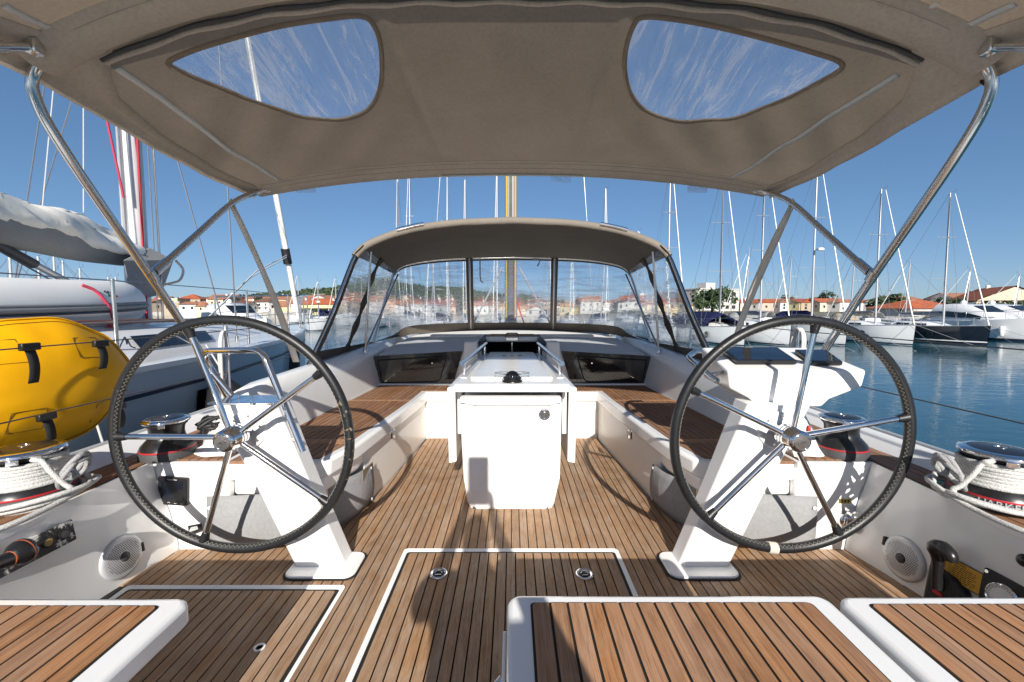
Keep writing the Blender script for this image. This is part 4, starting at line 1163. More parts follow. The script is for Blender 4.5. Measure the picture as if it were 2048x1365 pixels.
def wheel(s, lab, phase, mat):
    c = Vector((s*WX, WY, WZ)); tl = .03
    U = Vector((1, 0, 0)); V = Vector((0, -math.sin(tl), math.cos(tl))); Nn = Vector((0, -1, -tl)).normalized()
    t = thing('steering_wheel', lab, 'steering wheel', c, 'steering wheels')
    pt = lambda a, r, d=0: c+(U*math.cos(a)+V*math.sin(a))*r+Nn*d
    rim = MB().tube([pt(2*math.pi*i/120, WR) for i in range(120)], WT, 14, closed=True).build('rim', mat, t, smooth=80)
    zz = []
    n = 330
    for i in range(n):
        a = 2*math.pi*i/n
        zz.append(pt(a, WR-WT*(.96 if i % 2 else .66), WT*(.36 if i % 2 else .80)))
    MB().tube(zz, .0008, 4, closed=True).build('stitching', M['thread'], rim)
    for k in range(5):      # leather seams across the rim
        a = phase+(k+.5)*2*math.pi/5+.2
        MB().tube([pt(a, WR+WT*1.02*math.cos(q), WT*1.02*math.sin(q)) for q in [2*math.pi*j/20 for j in range(20)]], .0013, 5, closed=True).build('rim_seam', M['blackmatte'], rim)
    hubd = -.005
    for k in range(5):
        a = phase+k*2*math.pi/5
        MB().tube([pt(a, .045, hubd), pt(a, WR-.012, 0)], .0122, 12).build('spoke', M['chrome'], t)
        MB().tube([pt(a, WR-.052, 0), pt(a, WR-.012, 0)], [.0145, .021], 10).build('spoke_boot', M['leather'], t)
    # hub: stack of rings and a domed cap, axle to the pedestal
    ax = Nn.to_track_quat('Z', 'Y').to_matrix().to_4x4()
    T = Matrix.Translation(c) @ ax
    hb = MB().lathe([(.030, -.12), (.030, -.045), (.050, -.040), (.050, -.030), (.044, -.028), (.044, -.022), (.050, -.020), (.050, -.010), (.044, -.008), (.044, -.002), (.050, .0), (.050, .012), (.047, .016), (.047, .048), (.042, .058), (.034, .062), (.032, .060), (.0, .060)], 32, T).build('hub', M['chrome'], t)
    MB().lathe([(.031, .0602), (.031, .0625), (.0, .0632)], 28, T, cap0=False).build('hub_cap', M['steel'], hb)
    for zr in (-.025, -.005):
        MB().lathe([(.0445, zr-.0035), (.0475, zr), (.0445, zr+.0035)], 32, T, cap0=False, cap1=False).build('hub_groove', M['blackmatte'], hb)
    lg = [Vector(p) for p in ((-.015, -.006, .0645), (.0, .004, .0645), (.016, .002, .0645), (.004, -.006, .0645), (-.015, -.006, .0645))]
    MB().tube([T @ p for p in lg], .0014, 5).build('hub_emblem', M['greyplastic'], hb)
    fl_ = MB().lathe([(.085, -.108), (.085, -.100), (.078, -.096), (.0, -.096)], 32, T).build('hub_flange', M['gel'], t)
    for k in range(6):
        a = k*math.pi/3+.3
        MB().lathe([(.0065, 0), (.0065, .003), (.0, .003)], 10, T @ Matrix.Translation((.066*math.cos(a), .066*math.sin(a), -.096))).build('screw', M['steel'], fl_)
    return t, pt
wl_, ptl = wheel(-1, 'black leather steering wheel with worn rim on the bare pedestal', 1.876, M['leatherworn'])
wr_, ptr = wheel(1, 'black leather steering wheel with rope whipping, at the instrument console', 1.440, M['leather'])
a0 = R(-96)
wh = MB()
for j in range(7):
    a = a0+(j-3)*.0085*1.35
    wh.tube([ptr(a, WR+(WT+.002)*math.cos(q), (WT+.002)*math.sin(q)) for q in [2*math.pi*k/18 for k in range(18)]], .0026, 6, closed=True)
wh.build('rope_whipping', M['strap'], wr_)

# ---- pedestals
def ped(s, lab):
    t = thing('steering_pedestal', lab, 'pedestal', (s*.89, 1.93, 0), 'steering pedestals')
    secs = [(0.0, -1.006, -.770, 1.872, 2.005), (.40, -1.178, -.925, 1.872, 2.01), (.765, -1.350, -1.062, 1.872, 2.03)]
    rows = []
    for z, xa, xb, ya, yb in secs:
        ch = .022
        r = [(xa+ch, ya), (xb-ch, ya), (xb, ya+ch), (xb, yb-ch), (xb-ch, yb), (xa+ch, yb), (xa, yb-ch), (xa, ya+ch)]
        rows.append([(x if s < 0 else -x, y, z) for x, y in r])
    if s > 0: rows = [list(reversed(r)) for r in rows]
    mb = MB(); mb.grid(rows, closed=True); mb.add(rows[-1], [tuple(range(8))])
    mb.build('column', M['gel'], t, smooth=20, bevel=.006, seg=2)
    x0, x1 = (-1.020, -.705) if s < 0 else (.705, 1.020)
    P = rounded(x0, x1, 1.795, 1.995, .045, 6)
    MB().prism(rounded(x0-.009, x1+.009, 1.786, 2.004, .052, 6), .0005, .0045).build('base_caulking', M['caulk'], t, smooth=0)
    MB().prism(P, .001, .013).build('base_plate', M['gel'], t, smooth=30, bevel=.005, seg=2)
    return t
p1 = ped(-1, 'white steering pedestal with chrome top plate and grab rail')
p2 = ped(1, 'white steering pedestal carrying the instrument console')
# chrome top plate and grab rail on the port pedestal
MB().prism([(-1.356, 1.868), (-1.058, 1.868), (-1.058, 2.036), (-1.356, 2.036)], .7655, .777).build('top_plate', M['chrome'], p1, smooth=0, bevel=.003)
rp = [aY(606, 906, 1.995), aY(572, 830, 1.995), aY(527, 722, 2.0), aY(500, 703, 2.0), aY(425, 706, 2.06), aY(405, 728, 2.10), aY(440, 770, 2.10), aY(476, 812, 2.08)]
MB().tube(roundpath([aY(606, 904, 1.845), aY(524, 700, 1.90), aY(406, 702, 2.0), aY(416, 735, 2.06), aY(478, 808, 2.06)], .06, 8), .0145, 12).build('grab_rail', M['chrome'], p1)
for p in (aY(597, 880, 1.845),):
    MB().tube([p, p+Vector((-.07, .05, -.01))], .008, 8).build('rail_foot', M['steel'], p1)

# ---- instrument console on the starboard pedestal
ZF = 1.945
front = [aY(1456, 741, ZF), aY(1459, 778, ZF), aY(1500, 797, ZF), aY(1512, 808, ZF), aY(1521, 815, ZF), aY(1645, 815, ZF), aY(1660, 800, ZF), aY(1726, 775, ZF), aY(1735, 741, ZF)]
n = len(front)
dy = .34; dzb = .075
back = []
for i, p in enumerate(front):
    top = i in (0, n-1)
    q = Vector((p.x, p.y+dy, p.z+(dzb if top else .0)))
    q.x = 1.30+(q.x-1.30)*(.93 if top else .9)
    back.append(q)
mb = MB(); mb.add(front+back, [tuple(range(n)), tuple(range(2*n-1, n-1, -1))]+[(i, n+i, n+(i+1) % n, (i+1) % n) for i in range(n)])
cn = mb.build('console', M['gel'], p2, smooth=30, bevel=.014, seg=3)
A, Bq, Cq, Dq = front[0], front[n-1], back[n-1], back[0]
nrm = (Bq-A).cross(Dq-A).normalized()
if nrm.z < 0: nrm = -nrm
def on_top(px, py):
    d = ray(px, py); o = Vector((0, 0, HC)); t = (A-o).dot(nrm)/d.dot(nrm)
    return o+d*t
for nm, q in (('chart_plotter', [(1437, 703), (1553, 703), (1593, 731), (1473, 731)]), ('autopilot_display', [(1588, 708), (1650, 708), (1684, 733), (1624, 733)])):
    P = [on_top(*p)+nrm*.004 for p in q]
    vs = P+[p+nrm*.020 for p in P]
    so_ = MB().add(vs, [(3, 2, 1, 0), (4, 5, 6, 7), (0, 1, 5, 4), (1, 2, 6, 5), (2, 3, 7, 6), (3, 0, 4, 7)])
    ob = so_.build(nm, M['blackplastic'], cn, smooth=0, bevel=.004)
    c = sum(P, Vector())/4+nrm*.0206
    Q = [c+(p+nrm*.0206-c)*.90 for p in P]
    MB().add(Q, [(0, 1, 2, 3)]).build('screen', M['screen'], ob, smooth=0)
    e0, e1 = lerp(Q[0], Q[1], .42), lerp(Q[0], Q[1], .58)
    up = (Q[3]-Q[0]).normalized()
    MB().add([e0-up*.006, e1-up*.006, e1-up*.003, e0-up*.003], [(0, 1, 2, 3)]).build('maker_mark', M['whitepaint'], ob, smooth=0)
# grab rail on the console's inboard side
ra = [aY(1386, 707, 2.38), aY(1378, 716, 2.30), aY(1400, 735, 2.10), aY(1434, 762, 1.95)]
MB().tube(smoothpath([aY(1425, 703, 2.42), aY(1395, 703, 2.40)]+ra, 5), .0135, 12).build('grab_rail', M['chrome'], p2)
MB().tube([aY(1424, 750, 2.0), aY(1452, 745, 2.02)], .011, 10).build('rail_foot', M['chrome'], p2)

# ---- cockpit table
tb = thing('cockpit_table', 'white cockpit table with folded leaves, chrome rails and compass', 'table', (0, 3.2, 0))
TF, TZ = 2.455, .758
fp = [aY(918, 806, TF), aY(1125, 806, TF), aY(1121, 960, TF), aY(1109, 1012, TF), aY(1100, 1027, TF), aY(945, 1027, TF), aY(934, 1008, TF), aY(926, 960, TF)]
bp_ = [Vector((p.x*.95, p.y+1.30, p.z)) for p in fp]
n = len(fp)
cxm = sum(p.x for p in fp)/n; czm = sum(p.z for p in fp)/n
inn = [Vector((cxm+(p.x-cxm)*.88, TF, min(p.z, .70)+(.03 if p.z < .2 else 0))) for p in fp]
fp2 = [Vector((p.x, TF+.022, p.z)) for p in fp]
mb = MB(); mb.add(inn+fp2+bp_, [tuple(range(n-1, -1, -1)), tuple(range(2*n, 3*n))]+[(i, (i+1) % n, n+(i+1) % n, n+i) for i in range(n)]+[(n+i, n+(i+1) % n, 2*n+(i+1) % n, 2*n+i) for i in range(n)])
pn = mb.build('cabinet', M['gel'], tb, smooth=12, bevel=.006, seg=2)
MB().tube([inn[0]+Vector((0, -.001, -.02)), inn[1]+Vector((0, -.001, -.02))], .0012, 4).build('door_seam', M['greyplastic'], pn)
MB().box((-.235, TF+.004, -.002), (.215, TF+.03, .012)).build('door_sill', M['greyplastic'], pn, smooth=0)
# finger recess along the top of the aft door
rc = [aY(920, 795, TF-.02), aY(1123, 795, TF-.02), aY(1123, 806, TF-.02), aY(1096, 812, TF-.02), aY(953, 812, TF-.02), aY(920, 806, TF-.02)]
mb = MB(); m_ = len(rc); rb = [p+Vector((0, .06, 0)) for p in rc]
mb.add(rc+rb, [tuple(range(m_-1, -1, -1)), tuple(range(m_, 2*m_))]+[(i, (i+1) % m_, m_+(i+1) % m_, m_+i) for i in range(m_)])
mb.build('door_lip', M['gel'], tb, smooth=0, bevel=.006)
p = aY(1089, 829, TF)
dl = MB().lathe([(.0335, 0), (.0335, .005), (.029, .007), (.026, .004), (0, .004)], 26, Matrix.Translation((p.x, TF-.0005, p.z)) @ Matrix.Rotation(R(90), 4, 'X')).build('door_latch', M['chrome'], tb)
MB().box((p.x-.010, TF-.010, p.z-.018), (p.x+.010, TF-.004, p.z+.016)).build('latch_tongue', M['steel'], dl, bevel=.002)
MB().lathe([(.024, .0042), (0, .0045)], 20, Matrix.Translation((p.x, TF-.0005, p.z)) @ Matrix.Rotation(R(90), 4, 'X'), cap0=False).build('latch_cup', M['greyplastic'], dl)
# table top: slab with raised centre board, tray at the aft end
ta = aZ(908, 769, TZ); tb_ = aZ(1140, 769, TZ); fa, fb_ = -.275, .27
YB = 4.08
slab = [(ta.x, ta.y), (tb_.x, tb_.y), (tb_.x, ta.y+.13), (fb_, YB), (fa, YB), (ta.x, ta.y+.13)]
MB().prism(slab, TZ-.048, TZ).build('table_top', M['gel'], tb, smooth=30, bevel=.010, seg=3)
board = [(-.255, ta.y+.17), (.25, ta.y+.17), (.215, YB-.42), (-.22, YB-.42)]
MB().prism(board, TZ-.001, TZ+.014).build('centre_board', M['gel'], tb, smooth=30, bevel=.006)
MB().prism([(-.22, YB-.40), (.215, YB-.40), (.205, YB-.03), (-.21, YB-.03)], TZ-.001, TZ+.016).build('locker_lid', M['gelwarm'], tb, smooth=30, bevel=.006)
for dx, yy in ((-.07, YB-.34), (.07, YB-.34), (0, YB-.12), (0, YB-.36)):
    MB().lathe([(.018, 0), (.018, .003), (0, .003)], 12, Matrix.Translation((dx, yy, TZ+.0155))).build('lid_latch', M['greyplastic'], tb)
# chrome hand rails
for s in (-1, 1):
    q0 = Vector((s*.318, ta.y+.26, TZ+.085)); q1 = Vector((s*.248, YB-.02, TZ+.095))
    hr = MB().tube([q0, q1], .0165, 12).build('hand_rail', M['chrome'], tb)
    for f in (.06, .93):
        q = lerp(q0, q1, f); MB().tube([q, Vector((q.x, q.y, TZ-.005))], .011, 10).build('rail_post', M['chrome'], hr)
    MB().prism([(s*.285, ta.y+.23), (s*.33, ta.y+.23), (s*.265, YB), (s*.235, YB)], TZ, TZ+.004).build('rail_plate', M['silver'], tb, smooth=0)
    # folded leaf
    xo = s*.402; xi = s*.352
    lf = MB(); lf.add([(xo, 2.60, TZ-.055), (xi, 2.60, TZ-.045), (xi*.985, 2.60, .235), (xo*.985, 2.60, .225), (xo*.9, YB, TZ-.055), (xi*.9, YB, TZ-.045), (xi*.9, YB, .32), (xo*.9, YB, .32)], [(0, 1, 2, 3) if s < 0 else (3, 2, 1, 0), (7, 6, 5, 4) if s < 0 else (4, 5, 6, 7), (0, 3, 7, 4) if s < 0 else (4, 7, 3, 0), (1, 5, 6, 2) if s < 0 else (2, 6, 5, 1), (0, 4, 5, 1) if s < 0 else (1, 5, 4, 0), (3, 2, 6, 7) if s < 0 else (7, 6, 2, 3)])
    lf.build('table_leaf', M['gel'], tb, smooth=0, bevel=.008)
    MB().box((min(s*.31, s*.335), 2.58, .42), (max(s*.31, s*.335), 2.63, TZ-.05)).build('leaf_strut', M['gelwarm'], tb, smooth=0, bevel=.003)
# compass and cup rings
cp = Vector((.002, ta.y+.085, TZ))
co = MB().lathe([(.060, 0), (.060, .008), (.052, .012), (.050, .020), (.046, .024)], 30, Matrix.Translation(cp)).build('compass', M['blackplastic'], tb)
dm = [(.044*math.cos(R(a)), .022+.044*math.sin(R(a))) for a in range(0, 91, 10)]
MB().lathe(dm, 30, Matrix.Translation(cp), cap0=False).build('dome', M['glassdark'], co)
for k in range(16):
    a = k*math.pi/8
    q = cp+Vector((.0447*math.cos(a)*.92, .0447*math.sin(a)*.92, .034)); q2 = cp+Vector((.0447*math.cos(a)*.82, .0447*math.sin(a)*.82, .044))
    MB().tube([q, q2], .0014, 4).build('dial_mark', M['whitepaint'], co)
MB().tube([cp+Vector((-.062, 0, .012)), cp+Vector((-.030, -.005, .045)), cp+Vector((0, -.01, .066)), cp+Vector((.030, -.005, .045)), cp+Vector((.062, 0, .012))], .003, 5).build('compass_guard', M['blackplastic'], co)
for s in (-1, 1):
    cc = Vector((s*.054, ta.y+.16, TZ+.04))
    cr = MB().tube([cc+Vector((.05*math.cos(2*math.pi*i/36), .04*math.sin(2*math.pi*i/36), 0)) for i in range(36)], .0032, 6, closed=True).build('cup_ring', M['chrome'], tb)
    MB().tube([cc+Vector((s*.05, 0, 0)), cc+Vector((s*.05, 0, -.04))], .003, 6).build('ring_leg', M['chrome'], cr)
# foot block at the starboard corner
MB().box((.222, TF+.03, -.002), (.244, TF+.10, .05)).build('foot_wedge', M['blackplastic'], tb, smooth=0, bevel=.003)

# ---- winches
def winch(lab, p, r, h, rope, name='winch'):
    p = Vector(p)
    t = thing('winch', lab, 'winch', p, 'sheet winches')
    T = Matrix.Translation(p)
    MB().lathe([(r*1.02, 0), (r*1.02, h*.17), (r*.99, h*.19)], 36, T).build('base_ring', M['greyplastic'], t)
    MB().lathe([(r*.992, h*.188), (r*1.0, h*.20), (r*.985, h*.225)], 36, T, cap0=False, cap1=False).build('red_band', M['redline'], t)
    MB().lathe([(r*.985, h*.222), (r*.93, h*.30), (r*.78, h*.40), (r*.66, h*.48), (r*.62, h*.60), (r*.64, h*.72), (r*.70, h*.80)], 36, T).build('drum', M['blackplastic'], t)
    MB().lathe([(r*.74, h*.80), (r*.76, h*.83), (r*.76, h*.86), (r*.6, h*.865)], 36, T).build('tailer_jaw', M['blackmatte'], t)
    cp_ = MB().lathe([(r*.62, h*.868), (r*.84, h*.872), (r*.87, h*.90), (r*.84, h*.945), (r*.70, h*.965), (r*.66, h*.967)], 36, T).build('cap', M['chrome'], t)
    MB().lathe([(r*.655, h*.9668), (r*.5, h*.985), (r*.2, h*.992), (0, h*.994)], 30, T, cap0=False).build('cap_inlay', M['blackplastic'], cp_)
    MB().lathe([(r*.14, h*.99), (r*.14, h*1.0), (r*.10, h*1.003), (r*.09, h*.985), (0, h*.985)], 16, T).build('handle_socket', M['steel'], cp_)
    ar = MB(); ar.box((-r*.12, -r*.98, h*.80), (r*.12, -r*.60, h*.90), T @ Matrix.Rotation(rope, 4, 'Z')); ar.build('feeder_arm', M['chrome'], t, bevel=.003)
    return t
def wob(a, k): return .004*math.sin(a*k+1.3)
wp = []
DZT = DZ+.0035
for s, lab, px, py in ((-1, 'big chrome capped winch wound with white rope by the yellow bag', 74, 987), (1, 'big chrome capped winch wound with white rope beside the open water', 1986, 992)):
    p = aZ(px, py, DZT); p.x = s*(1.895 if s < 0 else 1.875); p.y = 1.62 if s < 0 else 1.60
    winch(lab, p, .138, .215, -s*.6)
    r = .138; h = .215; T = p
    # rope: turns on the drum, a tail up to the jaw and a loose figure below
    t = thing('sheet_rope', f"white braided rope coiled round the winch {'beside the yellow bag' if s < 0 else 'above the throttle lever'}", 'rope', p, 'ropes on the big winches')
    path = []
    for i in range(7*28+1):
        a = i/28*2*math.pi*s+.4; q = i/(7*28)
        z = h*.36+q*h*.42
        rr = interp([(0, .125), (.12, .112), (.4, .108), (1, .112)], q)+.0015*math.sin(a*3+q*20)
        path.append(p+Vector((rr*math.cos(a), rr*math.sin(a), z)))
    MB().tube(path, .0096, 8).build('turns', M['rope'], t, smooth=80)
    path = [path[-1]+Vector((0, 0, .002)), p+Vector((-s*.10, -.06, h*.84)), p+Vector((-s*.125, -.055, h*.80)), p+Vector((-s*.150, -.050, h*.60)), p+Vector((-s*.175, -.03, h*.34)), p+Vector((-s*.19, -.02, h*.25))]
    for k in range(3):
        rr = .160+.018*k
        for i in range(16):
            a = math.pi*(1 if s > 0 else 0)+s*i/16*2*math.pi+.2
            path.append(p+Vector((rr*math.cos(a)*(1.10 if math.cos(a)*s < 0 else 1.0), rr*.92*math.sin(a)-.01, .018+.012*k+.010*math.sin(a*2+k)+(.05 if (i in (12, 13) and k == 1) else 0))))
    path += [p+Vector((-s*.20, -.10, .02)), p+Vector((-s*.17, -.28, .012)), p+Vector((s*.02, -.42, .012))]
    MB().tube(smoothpath(path, 4), .0096, 8).build('loose_loops', M['rope'], t, smooth=80)
    # bunch hung on the feeder
    path = []
    base = p+Vector((-s*.165, .02, .05))
    for i in range(22):
        a = i/22*2*math.pi*2.6
        path.append(base+Vector((-s*.035*math.sin(a)+.006*math.cos(a*2.3), .05*math.cos(a), .06+.055*math.sin(a*1.02)+.012*math.sin(a*1.7))))
    MB().tube(smoothpath(path, 4), .0092, 8).build('hank', M['ropegrey'], t, smooth=80)
p = aZ(312, 924, DZT); p.y += .10; winch('small winch with red band beyond the worn wheel', (p.x-.02, p.y, DZT), .118, .20, .5)
p = aZ(1703, 920, DZT); p.y += .10; winch('small winch with red band behind the console', (p.x+.02, p.y, DZT), .118, .20, -.5)

# lettering and pads
def text(body, size, mtx, mat, name, parent, ext=.0005, font_bold=False):
    cu = bpy.data.curves.new(name, 'FONT'); cu.body = body; cu.size = size; cu.extrude = ext; cu.align_x = 'CENTER'; cu.align_y = 'CENTER'
    tmp = bpy.data.objects.new(name, cu); COL.objects.link(tmp)
    dg = bpy.context.evaluated_depsgraph_get()
    me = bpy.data.meshes.new_from_object(tmp.evaluated_get(dg))
    bpy.data.objects.remove(tmp)
    me.transform(mtx); me.materials.clear()
    return link(name, me, mat, parent, smooth=0)
# maker's lettering on the starboard winch base, letter by letter round the ring
wst = [o for o in COL.objects if o.name.startswith('winch') and o.location.x > 1.8 and o.type == 'EMPTY'][0]
for i, ch in enumerate('HARKEN'):
    a = R(207)+i*.155
    c = wst.location+Vector((.1425*math.cos(a), .1425*math.sin(a), .030))
    face = Matrix(((-math.sin(a), 0, math.cos(a), 0), (math.cos(a), 0, math.sin(a), 0), (0, 1, 0, 0), (0, 0, 0, 1)))
    text(ch, .034, Matrix.Translation(c) @ face, M['silver'], 'letter', wst, .0012)
# small control pad on the starboard deck
pc = aZ(1853, 968, DZT)
pad = tag(MB().prism([(1.775, pc.y-.11), (1.845, pc.y-.11), (1.86, pc.y+.05), (1.80, pc.y+.05)], DZT, DZT+.006).build('control_pad', M['greyplastic'], None, smooth=0, bevel=.003), 'small grey winch control pad with red and green buttons on teak deck', 'control pad')
for dy_, m_ in ((-.055, 'redled'), (-.005, 'greenled')):
    MB().lathe([(.014, 0), (.013, .004), (0, .005)], 14, Matrix.Translation((1.818, pc.y+dy_, DZT+.006))).build('button', M[m_], pad)

# ---- wall mounted things on the cockpit sides
def wallx(Y, z, s):
    xf = interp([(.2, 1.765), (1.2, 1.74), (1.76, 1.70), (2.03, 1.655)], Y); xt = interp([(.2, 1.70), (1.43, 1.717), (2.03, 1.757)], Y)
    u = interp([(-.03, 0), (.03, .0), (.10, .12), (.20, .34), (.29, .62), (.37, .86), (.425, .97), (.447, 1)], z)
    return s*(xf+(xt-xf)*u)
def side_T(s, Y, z, off=0):
    """frame on the side wall: local x forward (+y world) for port, local y up, local z inboard"""
    x = wallx(Y, z, s)-s*off
    n = Vector((-s, -.10, .12)).normalized()
    up = (Vector((0, 0, 1))-n*n.z).normalized(); rt = up.cross(n)
    return Matrix(((rt.x, up.x, n.x, x), (rt.y, up.y, n.y, Y), (rt.z, up.z, n.z, z), (0, 0, 0, 1)))
for s, px, py in ((-1, 250, 1114), (1, 1801, 1117)):
    q = aX(px, py, s*1.685)
    T = side_T(s, q.y, q.z, .002)
    t = thing('loudspeaker', f"round silver loudspeaker low on the cockpit side {'under the peeling switch panel' if s < 0 else 'beside the throttle lever'}", 'speaker', T.translation, 'cockpit loudspeakers')
    MB().lathe([(.092, 0), (.092, .006), (.084, .013), (.076, .015)], 40, T).build('bezel', M['silver'], t)
    gr = MB().lathe([(.0765, .0125), (.070, .0145), (.03, .019), (.021, .0195)], 40, T, cap0=False, cap1=False).build('grille', M['silver'], t)
    hol = MB()
    for i in range(-9, 10):
        for j in range(-9, 10):
            x, y = (i+(j % 2)*.5)*.0078, j*.0068
            rr = math.hypot(x, y)
            if .025 < rr < .069:
                z = interp([(.0, .0200), (.03, .0194), (.070, .0150)], rr)
                hol.lathe([(.0024, z), (0, z+.0002)], 6, T @ Matrix.Translation((x, y, 0)), cap0=False, cap1=False)
    hol.build('grille_holes', M['blackmatte'], gr, smooth=0)
    MB().lathe([(.021, .018), (.020, .024), (.012, .028), (0, .029)], 24, T, cap0=False).build('tweeter', M['greyplastic'], t)
    bd = MB(); bd.box((-.006, -.020, .0), (.006, .020, .016), T @ Matrix.Translation((-.086 if s > 0 else .086, -.005 if s < 0 else .03, 0))); bd.build('badge', M['blackplastic'], t, bevel=.002)
# peeling switch panel with two buttons and a winch handle, port
q = aX(62, 1100, -1.715)
T = side_T(-1, q.y, q.z, .003) @ Matrix.Rotation(R(2), 4, 'Z')
t = thing('switch_panel', 'white switch panel with peeling black print and two round buttons', 'switch panel', T.translation)
MB().prism(rounded(-.22, .135, -.042, .042, .006), 0, .008, T).build('plate', peeling('peeling_print', (.66, .65, .62), (.015, .015, .015)), t, smooth=0, bevel=.002)
for dx, m_ in ((.045, 'amber'), (.098, 'greyplastic')):
    b = MB().lathe([(.019, .008), (.019, .013), (.014, .015), (.013, .0145)], 24, T @ Matrix.Translation((dx, 0, 0))).build('button_ring', M['blackplastic'], t)
    MB().lathe([(.0135, .0145), (0, .0155)], 20, T @ Matrix.Translation((dx, 0, 0)), cap0=False).build('button', M[m_], b)
h0 = aX(-40, 1140, -1.655); h1 = aX(20, 1118, -1.655); h2 = aX(50, 1100, -1.66)
t = thing('winch_handle', 'black winch handle grip with orange rings stowed at the switch panel', 'winch handle', h1)
MB().tube([h0, h1], .024, 14).build('shaft', M['blackplastic'], t)
MB().tube([lerp(h0, h1, .96), h1+(h2-h1)*.04], .0255, 14).build('ring', M['orange'], t)
d = (h2-h1).normalized()
kn = MB().lathe([(.022, -.005), (.030, .010), (.040, .022), (.0425, .032), (.0425, .046), (.036, .058), (.02, .066), (0, .067)], 24, Matrix.Translation(h1) @ d.to_track_quat('Z', 'Y').to_matrix().to_4x4()).build('knob', M['blackplastic'], t)
MB().lathe([(.0428, .036), (.0432, .038), (.0428, .040)], 24, Matrix.Translation(h1) @ d.to_track_quat('Z', 'Y').to_matrix().to_4x4(), cap0=False, cap1=False).build('ring', M['orange'], t)
# sailing instrument on the port bulkhead
q = aY(349, 981, 2.03)
T = Matrix.Translation((q.x, 2.033, q.z)) @ Matrix.Rotation(R(90), 4, 'X') @ Matrix.Rotation(R(-4), 4, 'Z')
t = thing('instrument_display', 'square black sailing instrument with dark screen on white bulkhead', 'display', T.translation)
MB().prism(rounded(-.071, .071, -.071, .071, .008), 0, .018, T).build('case', M['blackplastic'], t, smooth=0, bevel=.005)
MB().prism(rounded(-.052, .052, -.042, .052, .003), .0182, .019, T).build('screen', M['screen'], t, smooth=0)
for k in range(4):
    MB().tube([T @ Vector((-.048+k*.032-.006, -.058, .0185)), T @ Vector((-.048+k*.032, -.054 if k in (1,) else -.060, .0185)), T @ Vector((-.048+k*.032+.006, -.058, .0185))], .0010, 4).build('button_mark', M['whitepaint'], t)
text('Raymarine', .011, T @ Matrix.Translation((0, .060, .0185)), M['whitepaint'], 'maker_mark', t, .0002)
# pennant tag tied on the cloth near the spoke
q = [aY(376, 1052, 2.015), aY(403, 1047, 2.0), aY(405, 1060, 2.0), aY(378, 1072, 2.015)]
tg = tag(MB().add(q, [(0, 1, 2, 3)]).build('flag_tag', M['blackplastic'], None, smooth=0, solid=.002), 'tiny black and white tag hanging on the grey cloth', 'tag')
MB().add([lerp(q[0], q[2], .25)+Vector((0, -.004, 0)), lerp(q[1], q[2], .35)+Vector((-.02, -.004, 0)), lerp(q[2], q[0], .25)+Vector((0, -.004, 0)), lerp(q[3], q[0], .35)+Vector((0, -.004, 0))], [(0, 1, 2, 3)]).build('white_patch', M['silver'], tg, smooth=0)
# black glove-like fender line bundle by the port coaming
q = aZ(422, 855, .56)
pth = [q+Vector((.05*math.cos(i*.9)*(1+.2*math.sin(i*2.1)), .03*math.sin(i*1.3), .03*math.sin(i*.7)+.01*(i % 3))) for i in range(26)]
tag(MB().tube(smoothpath(pth, 3), .010, 7).build('rope_bundle', M['blackmatte'], None, smooth=80), 'black bundled rope beside the port pedestal top', 'rope')

# starboard: throttle, warning sticker, gauge panel, padeye hardware, plate
q = aX(1886, 1150, 1.68)
T = side_T(1, q.y, q.z-.03, .0)
t = thing('throttle_lever', 'black engine throttle lever on black base plate', 'lever', T.translation)
MB().prism([(-.055, -.12), (.075, -.12), (.075, .0), (.03, .035), (-.055, .045)], 0, .045, T).build('base', M['blackmatte'], t, smooth=30, bevel=.012, seg=3)
lv = [T @ Vector(p) for p in ((-.005, -.03, .05), (-.004, .03, .065), (.0, .08, .075))]
MB().tube(lv, [.019, .017, .019], 12).build('lever_arm', M['blackplastic'], t)
gp = smoothpath([T @ Vector(p) for p in ((.0, .075, .075), (-.004, .105, .078), (-.012, .128, .082), (.015, .140, .085), (.042, .128, .086), (.048, .108, .086))], 4)
MB().tube(gp, [.018+.010*math.sin(math.pi*i/(len(gp)-1)) for i in range(len(gp))], 12).build('grip', M['blackplastic'], t)
MB().box((-.02, -.055, .045), (.012, -.042, .050), T).build('red_mark', M['redline'], t, smooth=0)
q = aX(1903, 1142, 1.69)
T = side_T(1, q.y, q.z, .012)
st = tag(MB().prism([(-.085, -.042), (.085, -.042), (.085, .042), (-.085, .042)], 0, .0015, T).build('warning_sticker', M['ink'], None, smooth=0), 'orange yellow warning sticker with black text behind the throttle', 'sticker')
MB().prism([(-.082, -.039), (.082, -.039), (.082, .039), (-.082, .039)], .0016, .002, T).build('sticker_face', M['sticker'], st, smooth=0)
rr = random.Random(5)
TT = T @ Matrix.Translation((.0, 0, .0022))
text('ATTENTION', .011, TT @ Matrix.Translation((0, .030, 0)), M['ink'], 'heading', st, .0001)
for i in range(8):
    x = -.068
    while x < .062:
        w = rr.uniform(.006, .020); w = min(w, .068-x)
        MB().prism([(x, .019-i*.0072), (x+w, .019-i*.0072), (x+w, .0215-i*.0072), (x, .0215-i*.0072)], 0, .0002, TT).build('text_mark', M['ink'], st, smooth=0)
        x += w+.004
q = aX(1995, 1178, 1.70)
T = side_T(1, q.y, q.z-.01, .002)
t = thing('gauge_panel', 'black engine gauge panel with round white dial', 'gauge', T.translation)
MB().prism(rounded(-.055, .10, -.09, .055, .006), 0, .012, T).build('plate', M['blackmatte'], t, smooth=0, bevel=.003)
MB().lathe([(.050, .012), (.050, .020), (.045, .023), (.043, .019)], 32, T @ Matrix.Translation((.012, -.018, 0)), cap0=False, cap1=False).build('gauge_bezel', M['chrome'], t)
